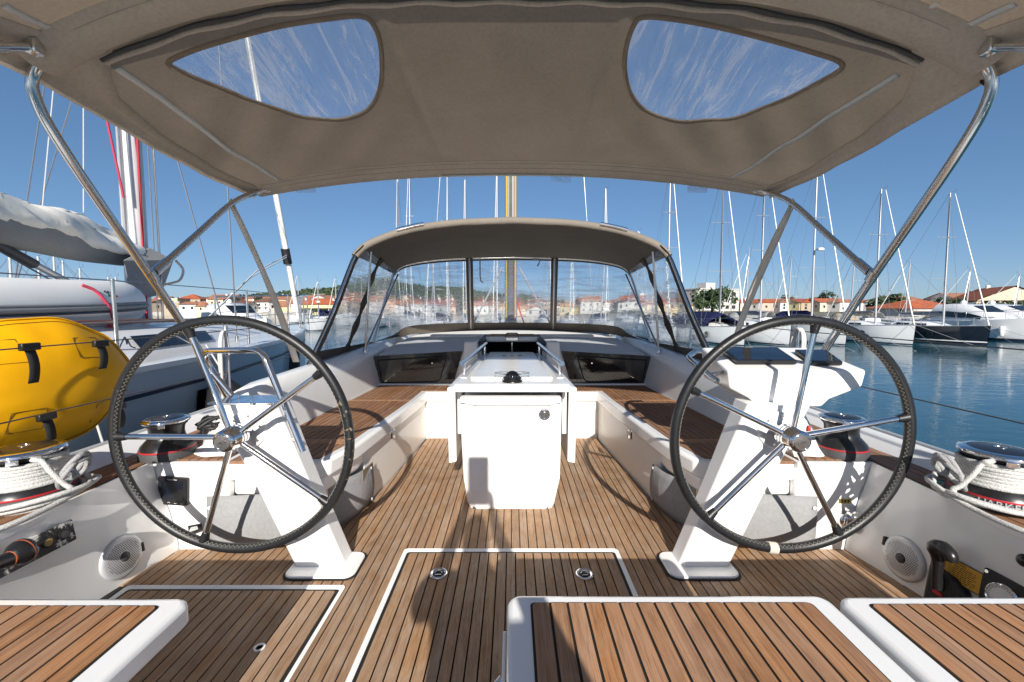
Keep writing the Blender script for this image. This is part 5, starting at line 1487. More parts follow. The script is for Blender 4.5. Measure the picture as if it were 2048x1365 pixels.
dl = MB().lathe([(.043, .0185), (0, .0186)], 30, T @ Matrix.Translation((.012, -.018, 0)), cap0=False).build('dial', M['whitepaint'], t)
for k in range(24):
    a = R(-40+k*11.3)
    MB().tube([T @ Vector((.012+.034*math.cos(a), -.018+.034*math.sin(a), .0192)), T @ Vector((.012+.040*math.cos(a), -.018+.040*math.sin(a), .0192))], .0007, 4).build('tick', M['ink'], dl)
MB().lathe([(.006, .012), (.006, .014), (0, .014)], 10, T @ Matrix.Translation((-.045, .045, 0))).build('screw', M['steel'], t)
q = aX(2046, 1122, 1.71)
tag(MB().lathe([(.022, -.002), (.020, .010), (.012, .016), (0, .017)], 18, side_T(1, q.y, q.z, 0)).build('push_button', M['blackplastic'], None), 'black rubber push button above the gauge panel', 'button')
# hardware on the starboard bulkhead
q = aY(1697, 1042, 2.03)
t = thing('pad_eye', 'chrome folding pad eye on the white bulkhead behind the wheel', 'fitting', (q.x, 2.03, q.z))
MB().lathe([(.040, 0), (.040, .012), (.032, .020), (.018, .024), (0, .025)], 28, Matrix.Translation((q.x-.01, 2.034, q.z)) @ Matrix.Rotation(R(90), 4, 'X')).build('round_plate', M['chrome'], t)
MB().box((q.x-.012, 1.985, q.z-.042), (q.x+.030, 2.02, q.z+.045)).build('hinge_body', M['steel'], t, bevel=.006)
MB().box((q.x-.024, 1.980, q.z+.042), (q.x+.028, 2.02, q.z+.060)).build('hinge_top', M['chrome'], t, bevel=.005)
MB().lathe([(.009, 0), (.009, .008), (0, .009)], 12, Matrix.Translation((q.x+.01, 1.985, q.z-.02)) @ Matrix.Rotation(R(90), 4, 'X')).build('bolt', M['chrome'], t)
q = aY(1691, 1003, 2.03)
bp2 = tag(MB().prism(rounded(-.030, .030, -.012, .012, .003), 0, .002, Matrix.Translation((q.x, 2.033, q.z)) @ Matrix.Rotation(R(90), 4, 'X')).build('brass_plate', M['brass'], None, smooth=0), 'tiny brass plate with black figures on the bulkhead', 'plate')
for k in range(3):
    MB().box((q.x-.022+k*.016, 2.0298, q.z-.007), (q.x-.012+k*.016, 2.0309, q.z+.007)).build('black_figure', M['ink'], bp2, smooth=0)
q = aZ(1617, 856, .60)
tag(MB().lathe([(.008, 0), (.010, .01), (.010, .03), (.007, .04), (0, .041)], 14, Matrix.Translation((q.x, q.y, q.z-.03))).build('red_cap', M['redline'], None), 'small red capped fitting behind the console pedestal', 'fitting')
# ================================================================ bimini
BH_Y, BF_Y = 1.60, 2.90
def bim_half(Y): return interp([(.2, 1.78), (1.6, 1.735), (2.9, 1.705)], Y)
def bimz(x, Y):
    w = bim_half(Y); u = min(1.0, abs(x)/w)
    aft = 2.065+.325*(1-u**3)
    fro = 1.955+.145*(1-u**2.2)
    if Y <= BH_Y:
        k = (BH_Y-Y)/1.4
        return 2.065+.03*k+(.325-.03*k)*(1-u**3)-.03*math.sin(math.pi*min(1, k))
    v = (Y-BH_Y)/(BF_Y-BH_Y)
    z = aft+(fro-aft)*v
    z -= .030*math.sin(math.pi*v)*(1-.3*u)
    # creases that fan from the forward corners and run down from the roof windows
    z += .006*math.sin(9*v+abs(x)*7)*math.sin(math.pi*v)*(u**2)
    k = max(0, min(1, (abs(x)-.45)/.5))*max(0, min(1, (v-.25)/.3))*(1-v)*2
    z += .0075*k*math.sin(24*(abs(x)*.75-v*.8)+(1.3 if x < 0 else 0))
    for cx in (-.42, .37):
        z += .010*math.exp(-((x-cx*(1+.25*(1-v)))/.022)**2)*math.sin(math.pi*min(1, v*1.05))
    return z
def on_bimini(px, py, off=0.0):
    d = ray(px, py); lo, hi = .5, 6.0
    f = lambda t: (HC+d.z*t)-bimz(d.x*t, d.y*t)
    ts = [.4+i*.02 for i in range(300)]
    prev = None
    for t in ts:
        if d.y*t > 3.3: break
        v = f(t)
        if prev is not None and prev < 0 <= v: 
            a, b = t-.02, t
            for _ in range(30):
                m = (a+b)/2
                if f(m) < 0: a = m
                else: b = m
            t = (a+b)/2
            return Vector((d.x*t, d.y*t, bimz(d.x*t, d.y*t)-off))
        prev = v
    return None
def inside(poly, x, y):
    c = False
    for i in range(len(poly)):
        (x1, y1), (x2, y2) = poly[i-1], poly[i]
        if (y1 > y) != (y2 > y) and x < (x2-x1)*(y-y1)/(y2-y1)+x1: c = not c
    return c
bm = thing('bimini', 'taupe canvas bimini on steel hoops with two clear roof windows', 'awning', (0, 2.2, .45))
WL_ = [(338, 124), (380, 103), (470, 75), (560, 52), (650, 38), (720, 32), (748, 52), (762, 100), (762, 165), (748, 205), (722, 228), (670, 240), (610, 235), (545, 215), (470, 188), (400, 160), (352, 138)]
WR_ = [(1290, 34), (1268, 50), (1252, 100), (1251, 150), (1266, 195), (1300, 226), (1370, 244), (1440, 240), (1520, 218), (1590, 190), (1650, 158), (1682, 138), (1676, 122), (1620, 103), (1540, 80), (1440, 55), (1360, 40)]
wins = []
for Wp in (WL_, WR_):
    pts = [on_bimini(*p) for p in Wp]
    pts = [p for p in pts if p is not None]
    wins.append(smoothpath(pts, 5, closed=True))
polys = [[(p.x, p.y) for p in w] for w in wins]
def seg_near(poly, x, y):
    best = None
    for i in range(len(poly)):
        (x1, y1), (x2, y2) = poly[i-1], poly[i]
        dx, dy_ = x2-x1, y2-y1; L2 = dx*dx+dy_*dy_
        t = max(0, min(1, ((x-x1)*dx+(y-y1)*dy_)/L2)) if L2 else 0
        qx, qy = x1+t*dx, y1+t*dy_; d = math.hypot(qx-x, qy-y)
        if best is None or d < best[0]: best = (d, qx, qy)
    return best
NX, NY = 190, 76
def canopy_mesh(y0, y1, nx, ny, holes):
    V, Fc, idx = [], [], {}
    cell = max(2*1.73/nx, (y1-y0)/ny)
    for j in range(ny+1):
        for i in range(nx+1):
            Y = y0+(y1-y0)*j/ny; w = bim_half(Y); x = -w+2*w*i/nx
            for poly in holes:
                if min(p[0] for p in poly)-.05 < x < max(p[0] for p in poly)+.05 and min(p[1] for p in poly)-.05 < Y < max(p[1] for p in poly)+.05:
                    d, qx, qy = seg_near(poly, x, Y)
                    if d < cell*.52: x, Y = qx, qy
            V.append((x, Y, bimz(x, Y)))
    for j in range(ny):
        for i in range(nx):
            a = j*(nx+1)+i; f = (a, a+1, a+nx+2, a+nx+1)
            cx = sum(V[k][0] for k in f)/4; cy = sum(V[k][1] for k in f)/4
            if any(inside(poly, cx, cy) for poly in holes): continue
            Fc.append(tuple(reversed(f)))
    return V, Fc
V_, F_ = canopy_mesh(BH_Y, BF_Y, NX, NY, polys)
roof = MB().add(V_, F_).build('canvas_roof', M['canvas'], bm, smooth=80)
V_, F_ = canopy_mesh(.25, BH_Y-.005, 60, 18, [])
MB().add(V_, F_).build('aft_canvas', M['canvas'], bm, smooth=80)
for w in wins:
    # window sheet: fill by fan from the centre, slightly above the roof
    c = sum(w, Vector())/len(w)
    rings = []
    for k in range(1, 7):
        rings.append([Vector((c.x+(p.x-c.x)*k/6*1.01, c.y+(p.y-c.y)*k/6*1.01, 0)) for p in w])
    mb = MB(); vs = [Vector((c.x, c.y, bimz(c.x, c.y)+.004))]; fs = []
    for r in rings:
        for p in r: vs.append(Vector((p.x, p.y, bimz(p.x, p.y)+.004)))
    n = len(w)
    for i in range(n): fs.append((0, 1+i, 1+(i+1) % n))
    for k in range(5):
        for i in range(n): fs.append((1+k*n+i, 1+(k+1)*n+i, 1+(k+1)*n+(i+1) % n, 1+k*n+(i+1) % n))
    wo_ = mb.add(vs, fs).build('roof_window', M['vinyl'], bm, smooth=80)
    # stitched binding round the sheet
    bnd = []
    nrm_ = []
    for i, p in enumerate(w):
        tg_ = w[(i+1) % n]-w[i-1]; q = Vector((tg_.y, -tg_.x, 0)).normalized()
        if q.dot(Vector((p.x-c.x, p.y-c.y, 0))) < 0: q = -q
        nrm_.append(q)
    for dd, dzb_ in ((-.010, -.002), (-.009, .004), (.0, .006), (.008, .005), (.011, .001)):
        bnd.append([Vector((p.x+q.x*dd, p.y+q.y*dd, bimz(p.x+q.x*dd, p.y+q.y*dd)-dzb_)) for p, q in zip(w, nrm_)])
    MB().grid(bnd, closed=True).build('binding', M['canvas'], wo_, smooth=80)
def strip(pxs, w, mat, name, off=.006, parent=bm):
    pts = [on_bimini(*p) for p in pxs]; pts = [p for p in pts if p]
    P = smoothpath(pts, 8); rows = []
    for i, p in enumerate(P):
        t = (P[min(i+1, len(P)-1)]-P[max(0, i-1)]); nrm = Vector((-t.y, t.x, 0)).normalized()
        rows.append([Vector((q.x, q.y, bimz(q.x, q.y)-off)) for q in (p-nrm*w/2, p+nrm*w/2)])
    return MB().grid(rows).build(name, mat, parent, smooth=80, solid=.004)
strip([(234, 134), (330, 200), (420, 268), (500, 322), (560, 360)], .026, M['zip'], 'zip')
strip([(1795, 147), (1700, 206), (1610, 265), (1520, 322), (1458, 358)], .026, M['zip'], 'zip')
strip([(8, 8), (60, 36), (108, 58)], .022, M['zip'], 'zip')
strip([(2030, 5), (1970, 32), (1905, 65)], .022, M['zip'], 'zip')
# hems: front edge, sides, and the sleeve round the main hoop
def hem(y0, y1, xs, off=.007):
    return MB().grid([[Vector((x*bim_half(Y), Y, bimz(x*bim_half(Y), Y)-off)) for Y in (y0, (y0+y1)/2, y1)] for x in xs])
rows = []
for i in range(61):
    x = (-1+2*i/60)*1.66
    rows.append([Vector((x, 2.87+y, bimz(x, min(2.9, 2.87+y))-d)) for y, d in ((-.105, .004), (-.07, .012), (-.03, .030), (.0, .040), (.025, .034), (.036, .018), (.032, -.004))])
MB().grid(rows).build('front_hem', M['canvashem'], bm, smooth=80)
MB().tube([Vector((-.46+.92*i/20, 2.865, bimz(-.46+.92*i/20, 2.865)-.043)) for i in range(21)], .007, 8).build('zip', M['zip'], bm)
for s in (-1, 1):
    rows = []
    for j in range(24):
        Y = lerp(.25, 2.90, j/23); w = bim_half(Y)
        k = interp([(.25, .1), (1.5, .12), (1.62, .30), (1.8, .10), (2.1, .055), (2.7, .055), (2.9, .11)], Y)
        rows.append([Vector((s*(w-k), Y, bimz(w-k, Y)-.007)), Vector((s*(w-k*.5), Y, bimz(w-k*.5, Y)-.009)), Vector((s*(w+.004), Y, bimz(w, Y)-.012)), Vector((s*(w+.008), Y, bimz(w, Y)-.035))])
    MB().grid(rows).build('side_hem', M['canvashem'], bm, smooth=80, solid=.004)
rows = []
for i in range(61):
    u = -1+2*i/60; x = u*1.70
    z = bimz(x, BH_Y)
    ang = math.atan2(bimz(min(1.73, x+.02), BH_Y)-bimz(max(-1.73, x-.02), BH_Y), .04)
    nx_, nz_ = -math.sin(ang), math.cos(ang)
    rows.append([Vector((x+nx_*d, BH_Y+y, z+nz_*d)) for y, d in ((-.085, .0), (-.075, -.018), (-.045, -.042), (-.005, -.050), (.035, -.044), (.07, -.024), (.085, -.010), (.082, .0))])
MB().grid(rows).build('hoop_sleeve', M['canvashem'], bm, smooth=70)
MB().tube([Vector((-1.55+3.1*i/60, BH_Y+.088, bimz(-1.55+3.1*i/60, BH_Y+.088)-.012+.004*math.sin(i*1.1))) for i in range(61)], .0075, 7).build('sleeve_zip', M['greyplastic'], bm)
MB().tube([Vector((-1.55+3.1*i/60, BH_Y+.108, bimz(-1.55+3.1*i/60, BH_Y+.108)-.010+.005*math.sin(i*1.1+1))) for i in range(61)], .010, 7).build('sleeve_flap', M['canvashem'], bm)
for dy_ in (-.085, -.050):
    MB().tube([Vector((x, 2.87+dy_, bimz(x, 2.87+dy_)-(.010 if dy_ < -.07 else .022))) for x in [-1.6+3.2*i/60 for i in range(61)]], .0011, 4).build('stitch_line', M['thread'], bm)
for dy_, dd in ((-.062, .033), (.055, .036)):
    MB().tube([Vector((x, BH_Y+dy_, bimz(x, BH_Y)-dd-.001)) for x in [-1.5+3.0*i/60 for i in range(61)]], .0011, 4).build('stitch_line', M['thread'], bm)
# steel frame
hoop = [Vector((-1.70, 2.66, .455)), Vector((-1.70, 2.305, .97)), Vector((-1.715, 2.055, 1.33)), Vector((-1.725, 1.72, 1.77)), Vector((-1.725, 1.61, 1.95)), Vector((-1.70, 1.595, 2.05))]
arch = [Vector((x, BH_Y, bimz(x, BH_Y)-.022)) for x in (-1.60, -1.4, -1.1, -.7, -.3, 0, .3, .7, 1.1, 1.4, 1.60)]
full = hoop+arch+[mir(p) for p in reversed(hoop)]
MB().tube(smoothpath(full, 6), .0185, 16).build('main_hoop', M['steel'], bm)
fh = [Vector((-1.715, 2.09, 1.385)), Vector((-1.71, 2.38, 1.615)), Vector((-1.70, 2.64, 1.825)), Vector((-1.66, 2.80, 1.925)), Vector((-1.55, 2.86, 1.97))]
fa_ = [Vector((x, 2.87, bimz(x, 2.87)-.02)) for x in (-1.3, -.9, -.4, 0, .4, .9, 1.3)]
MB().tube(smoothpath(fh+fa_+[mir(p) for p in reversed(fh)], 6), .0165, 16).build('front_hoop', M['steel'], bm)
for s in (-1, 1):
    j = Vector((s*1.715, 2.075, 1.372))
    d = Vector((0, -.56, .83)).normalized()
    MB().tube([j-d*.03+Vector((0, -.03, -.02)), j+d*.02+Vector((0, -.03, -.02))], .0235, 12).build('clamp', M['steel'], bm)
    MB().tube([j+Vector((0, -.01, -.005)), j+Vector((0, .07, .055))], .021, 12).build('socket', M['steel'], bm)
    # aft strut from the hoop corner
    a = aX(130, 86, -1.66) if s < 0 else aX(1892, 88, 1.66)
    b = aX(-60, 80, -1.72) if s < 0 else aX(2110, 84, 1.72)
    a = Vector((s*1.63, 1.53, 2.085)); b = Vector((s*1.70, 1.24, 1.925))
    MB().tube([a, b, b+(b-a)*2.2], .0125, 10).build('aft_strut', M['chrome'], bm)
    MB().tube([lerp(a, b, .25), lerp(a, b, .60)], .0165, 10).build('strut_sleeve', M['steel'], bm)
    MB().box((-.02, -.02, -.025), (.02, .02, .025), Matrix.Translation(a)).build('strut_bracket', M['steel'], bm, bevel=.006)
    # slim webbing strap from the front hoop to the deck
    top = Vector((s*1.70, 2.64, 1.825)); bot = Vector((s*1.62, 3.18, .79))
    rows = []
    for i in range(17):
        q = i/16; p = lerp(top, bot, q)+Vector((0, .05*math.sin(q*math.pi), 0)); a_ = .5+q*1.6
        w = interp([(0, .016), (.15, .024), (.5, .026), (1, .022)], q); a_ = .35*math.sin(q*5)
        rows.append([p-Vector((math.cos(a_)*w, -math.sin(a_)*w, 0)), p+Vector((math.cos(a_)*w, -math.sin(a_)*w, 0))])
    MB().grid(rows).build('webbing_strap', M['strap'], bm, smooth=80, solid=.003)
    MB().tube([top+Vector((0, -.024, -.01)), top+Vector((0, .005, .024)), top+Vector((0, .028, .0)), top+Vector((0, .004, -.026)), top+Vector((0, -.024, -.01))], .009, 7).build('strap_loop', M['strap'], bm)
# white shore-power style hook of wire on the port joint
hk = [Vector((-1.70, 2.15, 1.33)), aX(368, 535, -1.72), aX(366, 560, -1.72), aX(340, 568, -1.72), aX(325, 566, -1.72)]
MB().tube(smoothpath([aX(352, 522, -1.72), aX(366, 540, -1.72), aX(360, 560, -1.72), aX(342, 567, -1.72), aX(325, 570, -1.72)], 6), .006, 8).build('white_hook', M['whitepaint'], bm)
# clear tabs along the front edge
for px in (612, 1122, 1395):
    a = aY(px-20, 352 if px == 1122 else 372, 2.90); b = aY(px+20, 352 if px == 1122 else 372, 2.90)
    MB().add([a, b, b-Vector((0, 0, .045)), a-Vector((0, 0, .045))], [(0, 1, 2, 3)]).build('clear_tab', M['vinylscreen'], bm, smooth=0)
# white snap button seen on the aft canvas
p = on_bimini(1868, 8, .004)
if p: MB().lathe([(.012, 0), (.012, .004), (0, .005)], 14, Matrix.Translation(p) @ Matrix.Rotation(R(180), 4, 'X')).build('snap_button', M['whitepaint'], bm)
# black line with white whipping from the starboard corner
l0 = Vector((1.72, 1.60, 1.985))
bl = tag(MB().tube(smoothpath([l0, aX(1960, 152, 1.76), aX(2012, 128, 1.80), aX(2060, 118, 1.85)], 6), .007, 8).build('black_line', M['blackmatte'], None, smooth=80), 'black line with white whipping running out from the bimini corner', 'rope')
w0, w1 = aX(2016, 127, 1.80), aX(2075, 112, 1.86)
mb = MB()
for k in range(10):
    c = lerp(w0, w1, k/9); mb.tube([c, c+(w1-w0).normalized()*.009], [.0115, .0115], 8)
mb.build('whipping', M['rope'], bl)

# ================================================================ sprayhood
sh = thing('sprayhood', 'taupe sprayhood with clear plastic windscreen over the companionway', 'sprayhood', (0, 4.4, .8))
Ah = [aY(612, 738, 3.25), aY(640, 680, 3.38), aY(668, 616, 3.54), aY(697, 540, 3.74), aY(712, 508, 3.82), aY(737, 487, 3.87), aY(805, 462, 3.9), aY(900, 446, 3.92), aY(1024, 440, 3.93)]
A_ = smoothpath(Ah, 6); A_ = A_+[mir(p) for p in reversed(A_[:-1])]
Bh = [aY(742, 700, 4.75), aY(762, 632, 4.95), aY(780, 570, 5.15), aY(792, 543, 5.25), aY(815, 530, 5.3), aY(870, 521, 5.35), aY(940, 517, 5.38), aY(1024, 515, 5.40)]
B_ = smoothpath(Bh, 6); B_ = B_+[mir(p) for p in reversed(B_[:-1])]
def resample(P, n):
    d = [0]
    for a, b in zip(P, P[1:]): d.append(d[-1]+(b-a).length)
    out = []
    for i in range(n):
        t = d[-1]*i/(n-1); k = 0
        while k < len(d)-2 and d[k+1] < t: k += 1
        f = (t-d[k])/max(1e-9, d[k+1]-d[k]); out.append(lerp(P[k], P[k+1], f))
    return out
NA = 81
A2, B2 = resample(A_, NA), resample(B_, NA)
# canvas part of the roof: between the hoops, from shoulder to shoulder
s0 = next(i for i, p in enumerate(A2) if p.z > 1.60)
sB = next(i for i, p in enumerate(B2) if p.z > 1.60)
Ar = resample(A2[s0:NA-s0], 61); Br = resample(B2[sB:NA-sB], 61)
rows = []
for k in range(11):
    v = k/10
    rows.append([lerp(a, b, v)+Vector((0, 0, .05*math.sin(math.pi*v)*(1-abs(i-30)/34))) for i, (a, b) in enumerate(zip(Ar, Br))])
MB().grid(rows).build('canvas_roof', M['canvashood'], sh, smooth=80, solid=.004)
# aft hem of the roof, thicker
MB().tube([p+Vector((0, .012, -.006)) for p in Ar], .034, 10).build('aft_hem', M['canvashood'], sh)
MB().tube(A_, .015, 10).build('aft_hoop', M['chrome'], sh)
# hand holes where the bare hoop shows
for s in (-1, 1):
    c = [p for p in Ar if abs(p.x-s*.90) < .14]
    MB().tube(sorted([p+Vector((0, -.022, .016)) for p in c], key=lambda p: p.x), .018, 10).build('bare_tube', M['chrome'], sh)
MB().tube(B_, .015, 10).build('front_hoop', M['steel'], sh)
# windscreen base curve and the clear panels
Ch = [Vector((-1.50, 4.45, .815)), aY(790, 680, 5.10), aY(815, 668, 5.5), aY(870, 663, 5.9), aY(945, 660.5, 6.15), aY(1024, 660, 6.25)]
C_ = smoothpath(Ch, 6); C_ = C_+[mir(p) for p in reversed(C_[:-1])]
Bs = resample(B2[2:NA-2], 73); Cs = resample(C_, 73)
def screen(i0, i1, v0, v1, mat, name, n=8, off=0.0):
    rows = []
    for k in range(n+1):
        v = lerp(v0, v1, k/n)
        rows.append([lerp(Cs[i], Bs[i], v)+Vector((0, -off-.02*math.sin(math.pi*v)*0, 0)) for i in range(i0, i1+1)])
    return MB().grid(rows).build(name, mat, sh, smooth=80)
# columns: port side, centre, starboard
def idx(px):  # index of the screen column nearest to a pixel column at mid height
    best = min(range(73), key=lambda i: abs(1024+F*(lerp(Cs[i], Bs[i], .5)).x/(lerp(Cs[i], Bs[i], .5)).y-px)); return best
iz0, iz1 = idx(936), idx(1108)
screen(6, iz0, .10, .985, M['vinylscreen'], 'clear_panel')
screen(iz0, iz1, .10, .985, M['vinylscreen'], 'clear_panel')
screen(iz1, 66, .10, .985, M['vinylscreen'], 'clear_panel')
screen(0, 72, -.02, .115, M['canvasdark'], 'bottom_hem', 2, .006)
screen(0, 72, .965, 1.02, M['canvasdark'], 'top_hem', 2, .006)
for ic in (iz0, iz1):
    for dxx in (-.028, .028):
        MB().tube([lerp(Cs[ic], Bs[ic], v)+Vector((dxx, -.02, 0)) for v in (.02, .5, 1.0)], [.018, .016, .016], 8).build('zip_flap', M['canvasdark'], sh)
    MB().tube([lerp(Cs[ic], Bs[ic], v)+Vector((0, -.03, 0)) for v in (.02, .5, 1.0)], .010, 8).build('zip', M['silver'], sh)
# side curtains between the hoops
for s in (-1, 1):
    Aleg = [p if s < 0 else mir(p) for p in resample(A2[:s0+3], 13)]
    Bleg = [p if s < 0 else mir(p) for p in resample(B2[:sB+2], 13)]
    Bleg = [lerp(Vector((s*1.49, 4.5, .80)), q, min(1, k/3)) if k < 3 else q for k, q in enumerate(Bleg)]
    def side(u0, u1, v0, v1, mat, name, n=8, off=0.0):
        rows = []
        for k in range(n+1):
            u = lerp(u0, u1, k/n); row = []
            for j in range(13):
                v = lerp(v0, v1, j/12)*12; a = int(min(11, v)); f = v-a
                row.append(lerp(lerp(Aleg[a], Aleg[a+1], f), lerp(Bleg[a], Bleg[a+1], f), u)+Vector((-s*off, 0, 0)))
            rows.append(row)
        return MB().grid(rows).build(name, mat, sh, smooth=80)
    side(.03, .45, .10, .98, M['vinylscreen'], 'side_window')
    side(.50, .98, .10, .98, M['vinylscreen'], 'side_window')
    side(-.03, .07, 0, 1, M['canvasdark'], 'aft_border', 3, .004)
    side(.0, 1, -.02, .12, M['canvasdark'], 'bottom_border', 8, .004)
    # wavy middle strip of canvas
    rows = []
    for j in range(25):
        v = j/24*12; a = int(min(11, v)); f = v-a
        w = .045+.018*math.sin(j*1.1)
        rows.append([lerp(lerp(Aleg[a], Aleg[a+1], f), lerp(Bleg[a], Bleg[a+1], f), .475+q)+Vector((-s*.006, 0, 0)) for q in (-w, w)])
    MB().grid(rows).build('middle_strip', M['canvasdark'], sh, smooth=80, solid=.003)
    # inner support struts
    b0 = Vector((s*1.40, 4.05, .80))
    MB().tube([b0, lerp(Aleg[12], Bleg[12], .08)+Vector((-s*.03, 0, -.03))], .011, 8).build('strut', M['steel'], sh)
    MB().tube([b0, lerp(Aleg[12], Bleg[12], .95)+Vector((-s*.03, 0, -.06))], .011, 8).build('strut', M['steel'], sh)
    MB().lathe([(.025, 0), (.02, .03), (.012, .05), (0, .05)], 12, Matrix.Translation(b0-Vector((0, 0, .03)))).build('strut_foot', M['steel'], sh)
# little hanging toggle and hook inside the screen
q = aY(960, 520, 5.3); MB().tube([q, q+Vector((0, 0, -.20)), q+Vector((.01, 0, -.26)), q+Vector((.04, 0, -.28))], .009, 6).build('toggle', M['strap'], sh)
q = aY(1075, 517, 5.3); MB().tube([q+Vector((-.05, 0, 0)), q+Vector((.03, 0, -.03)), q+Vector((.0, 0, -.10))], .010, 6).build('toggle', M['silver'], sh)

# ================================================================ our mast, rigging, lifelines
mt = thing('mast', 'grey mast with yellow lines rising behind the sprayhood', 'mast', (0, 7.1, .8))
MB().tube([(-.02, 7.1, .75), (-.02, 7.1, 15)], [.105, .10], 14).build('mast_tube', M['alu'], mt)
MB().box((-.045, 6.985, 1.2), (.005, 7.02, 14)).build('sail_track', M['greyplastic'], mt, smooth=0)
for dx in (-.085, .055):
    MB().tube([(dx, 7.0, .85), (dx, 7.0, 14)], .014, 6).build('halyard', M['yellowline'], mt)
MB().box((-.075, 6.90, .9), (.035, 7.0, 2.0)).build('mast_fittings', M['greyplastic'], mt, smooth=0, bevel=.02)
for s in (-1, 1):
    MB().tube([(-.02+s*.14, 7.0, 1.85), (s*.66, 6.9, .88)], .016, 6).build('kicker_line', M['ropegrey'], mt)
    MB().tube([(-.02+s*.10, 7.05, 1.3), (s*.22, 6.95, .88)], .012, 6).build('control_line', M['redrope'] if s > 0 else M['ropegrey'], mt)
    MB().tube([(s*1.45, 7.4, .6), (s*.9, 7.25, 6.8), (-.02, 7.1, 14.5)], .006, 5).build('shroud', M['wire'], mt)
for s in (-1, 1):
    side = 'port' if s < 0 else 'starboard'
    for z, nm in ((1.03, 'upper'), (.735, 'lower')):
        tag(MB().tube([(s*2.05, .15, z+.01), (s*2.05, 1.2, z), (s*2.05, 2.9, z), (s*2.02, 4.6, z+.02), (s*1.85, 6.2, z+.06), (s*1.5, 8, z+.12)], .0033, 6).build('lifeline', M['wiredark'], None), f"{nm} steel lifeline wire {'through the yellow bag straps' if s < 0 else 'over the open water'}", 'wire', 'lifelines')
    for k, Y in enumerate((.95, 3.05, 4.7, 6.3)):
        x = interp([(2.9, 2.05), (4.6, 2.02), (6.2, 1.85), (8, 1.5)], Y); zb = interp([(3, DZ), (5, .5), (7, .58)], Y)+.06
        tag(MB().tube([(s*x, Y, zb), (s*x, Y, 1.05+.02*k)], .0125, 10).build('stanchion', M['chrome'], None), f"chrome stanchion holding the {'port' if s < 0 else 'starboard'} lifelines, {['beside the helm seat', 'beside the bench', 'beside the sprayhood', 'ahead of the sprayhood'][k]}", 'stanchion', 'stanchions')
# white rope coil on the starboard stanchion
pth = []
for i in range(40):
    a = i/40*2*math.pi*2.4
    pth.append(Vector((2.02+.012*math.cos(a*.7), 3.0+.055*math.cos(a), .92+.13*math.sin(a))))
tag(MB().tube(smoothpath(pth, 3), .010, 7).build('rope_coil', M['rope'], None, smooth=80), 'white rope hung in loops on the starboard stanchion', 'rope')
pth = []
for i in range(26):
    a = i/26*2*math.pi*1.6
    pth.append(Vector((-2.04+.01*math.cos(a*.7), 3.0+.04*math.cos(a), .86+.17*math.sin(a))))
tag(MB().tube(smoothpath(pth+[Vector((-2.05, 2.98, .5))], 3), .009, 7).build('rope_coil', M['rope'], None, smooth=80), 'white rope hung on the port stanchion before the grey hull', 'rope')

# ---- yellow bag on the port rail
bag = thing('yellow_rescue_bag', 'bulging yellow rescue bag strapped outside the port lifelines', 'bag', (-2.2, 1.98, .6))
cY, cZ, aa, bb = 1.945, .835, .435, .318
rows = []
for side, sg in ((1, 1), (0, -1)):
    pass
def bagp(r, th, out):
    n_ = 2.08
    c_, s_ = math.cos(th), math.sin(th)
    rr_ = 1/((abs(c_)**n_+abs(s_)**n_)**(1/n_))
    rr_ *= 1+.018*math.sin(5*th+1)+.012*math.sin(11*th)
    y = cY+aa*r*rr_*c_; z = cZ+bb*r*rr_*s_
    th_ = .15*(1-r**2.8)+.008*math.sin(9*z+4*y)*(1-r)
    wr = .007*math.sin(13*th+2*math.sin(3*th))*max(0, r-.6)*(1-r)*10
    return Vector((-2.235+.17*(y-cY)+.06*(z-cZ)+(out*(th_+wr)), y, z))
rows = [[bagp(max(.001, k/14), 2*math.pi*i/72, 1) for i in range(72)] for k in range(15)]
rows2 = [[bagp(max(.001, k/6), 2*math.pi*i/72, -1) for i in range(72)] for k in range(6, -1, -1)]
MB().grid(rows+rows2[1:], closed=True).build('bag_body', M['yellow'], bag, smooth=85)
MB().tube([bagp(.985, 2*math.pi*i/72, 1)+Vector((.004, 0, 0)) for i in range(72)], .0035, 5, closed=True).build('piping', M['yellow'], bag, smooth=80)
MB().tube([bagp(.93, 2*math.pi*i/72, 1)+Vector((.002, 0, 0)) for i in range(72)], .0012, 4, closed=True).build('seam', M['ink'], bag)
for (px, py, ln) in ((58, 692, .16), (200, 686, .13), (92, 832, .15), (236, 812, .12), (-30, 850, .12)):
    q = aX(px, py, -2.04)
    rows = []
    for k in range(9):
        v = k/8; rows.append([q+Vector((-.005+.018*math.sin(v*3.0), -.020+.006*v, -.0-ln*v)), q+Vector((-.005+.018*math.sin(v*3.0), .020+.006*v, -ln*v))])
    st_ = MB().grid(rows).build('strap', M['webbing'], bag, smooth=80, solid=.003)
    MB().box((-.010, -.036, -.02), (.014, .036, .012), Matrix.Translation(q)).build('buckle', M['blackplastic'], st_, bevel=.005)
    def onbag(dy, dz_):
        best = min((bagp(r_/20, t_*2*math.pi/90, 1) for r_ in range(1, 21) for t_ in range(90)), key=lambda v: (v.y-q.y-dy)**2+(v.z-q.z-dz_)**2)
        return best+Vector((.003, 0, 0))
    if px > 0:
        MB().tube([onbag(*c_) for c_ in ((-.06, .02), (.06, .02), (.06, -.07), (-.06, -.07), (-.06, .02))], .0012, 4).build('stitch_box', M['ink'], st_)

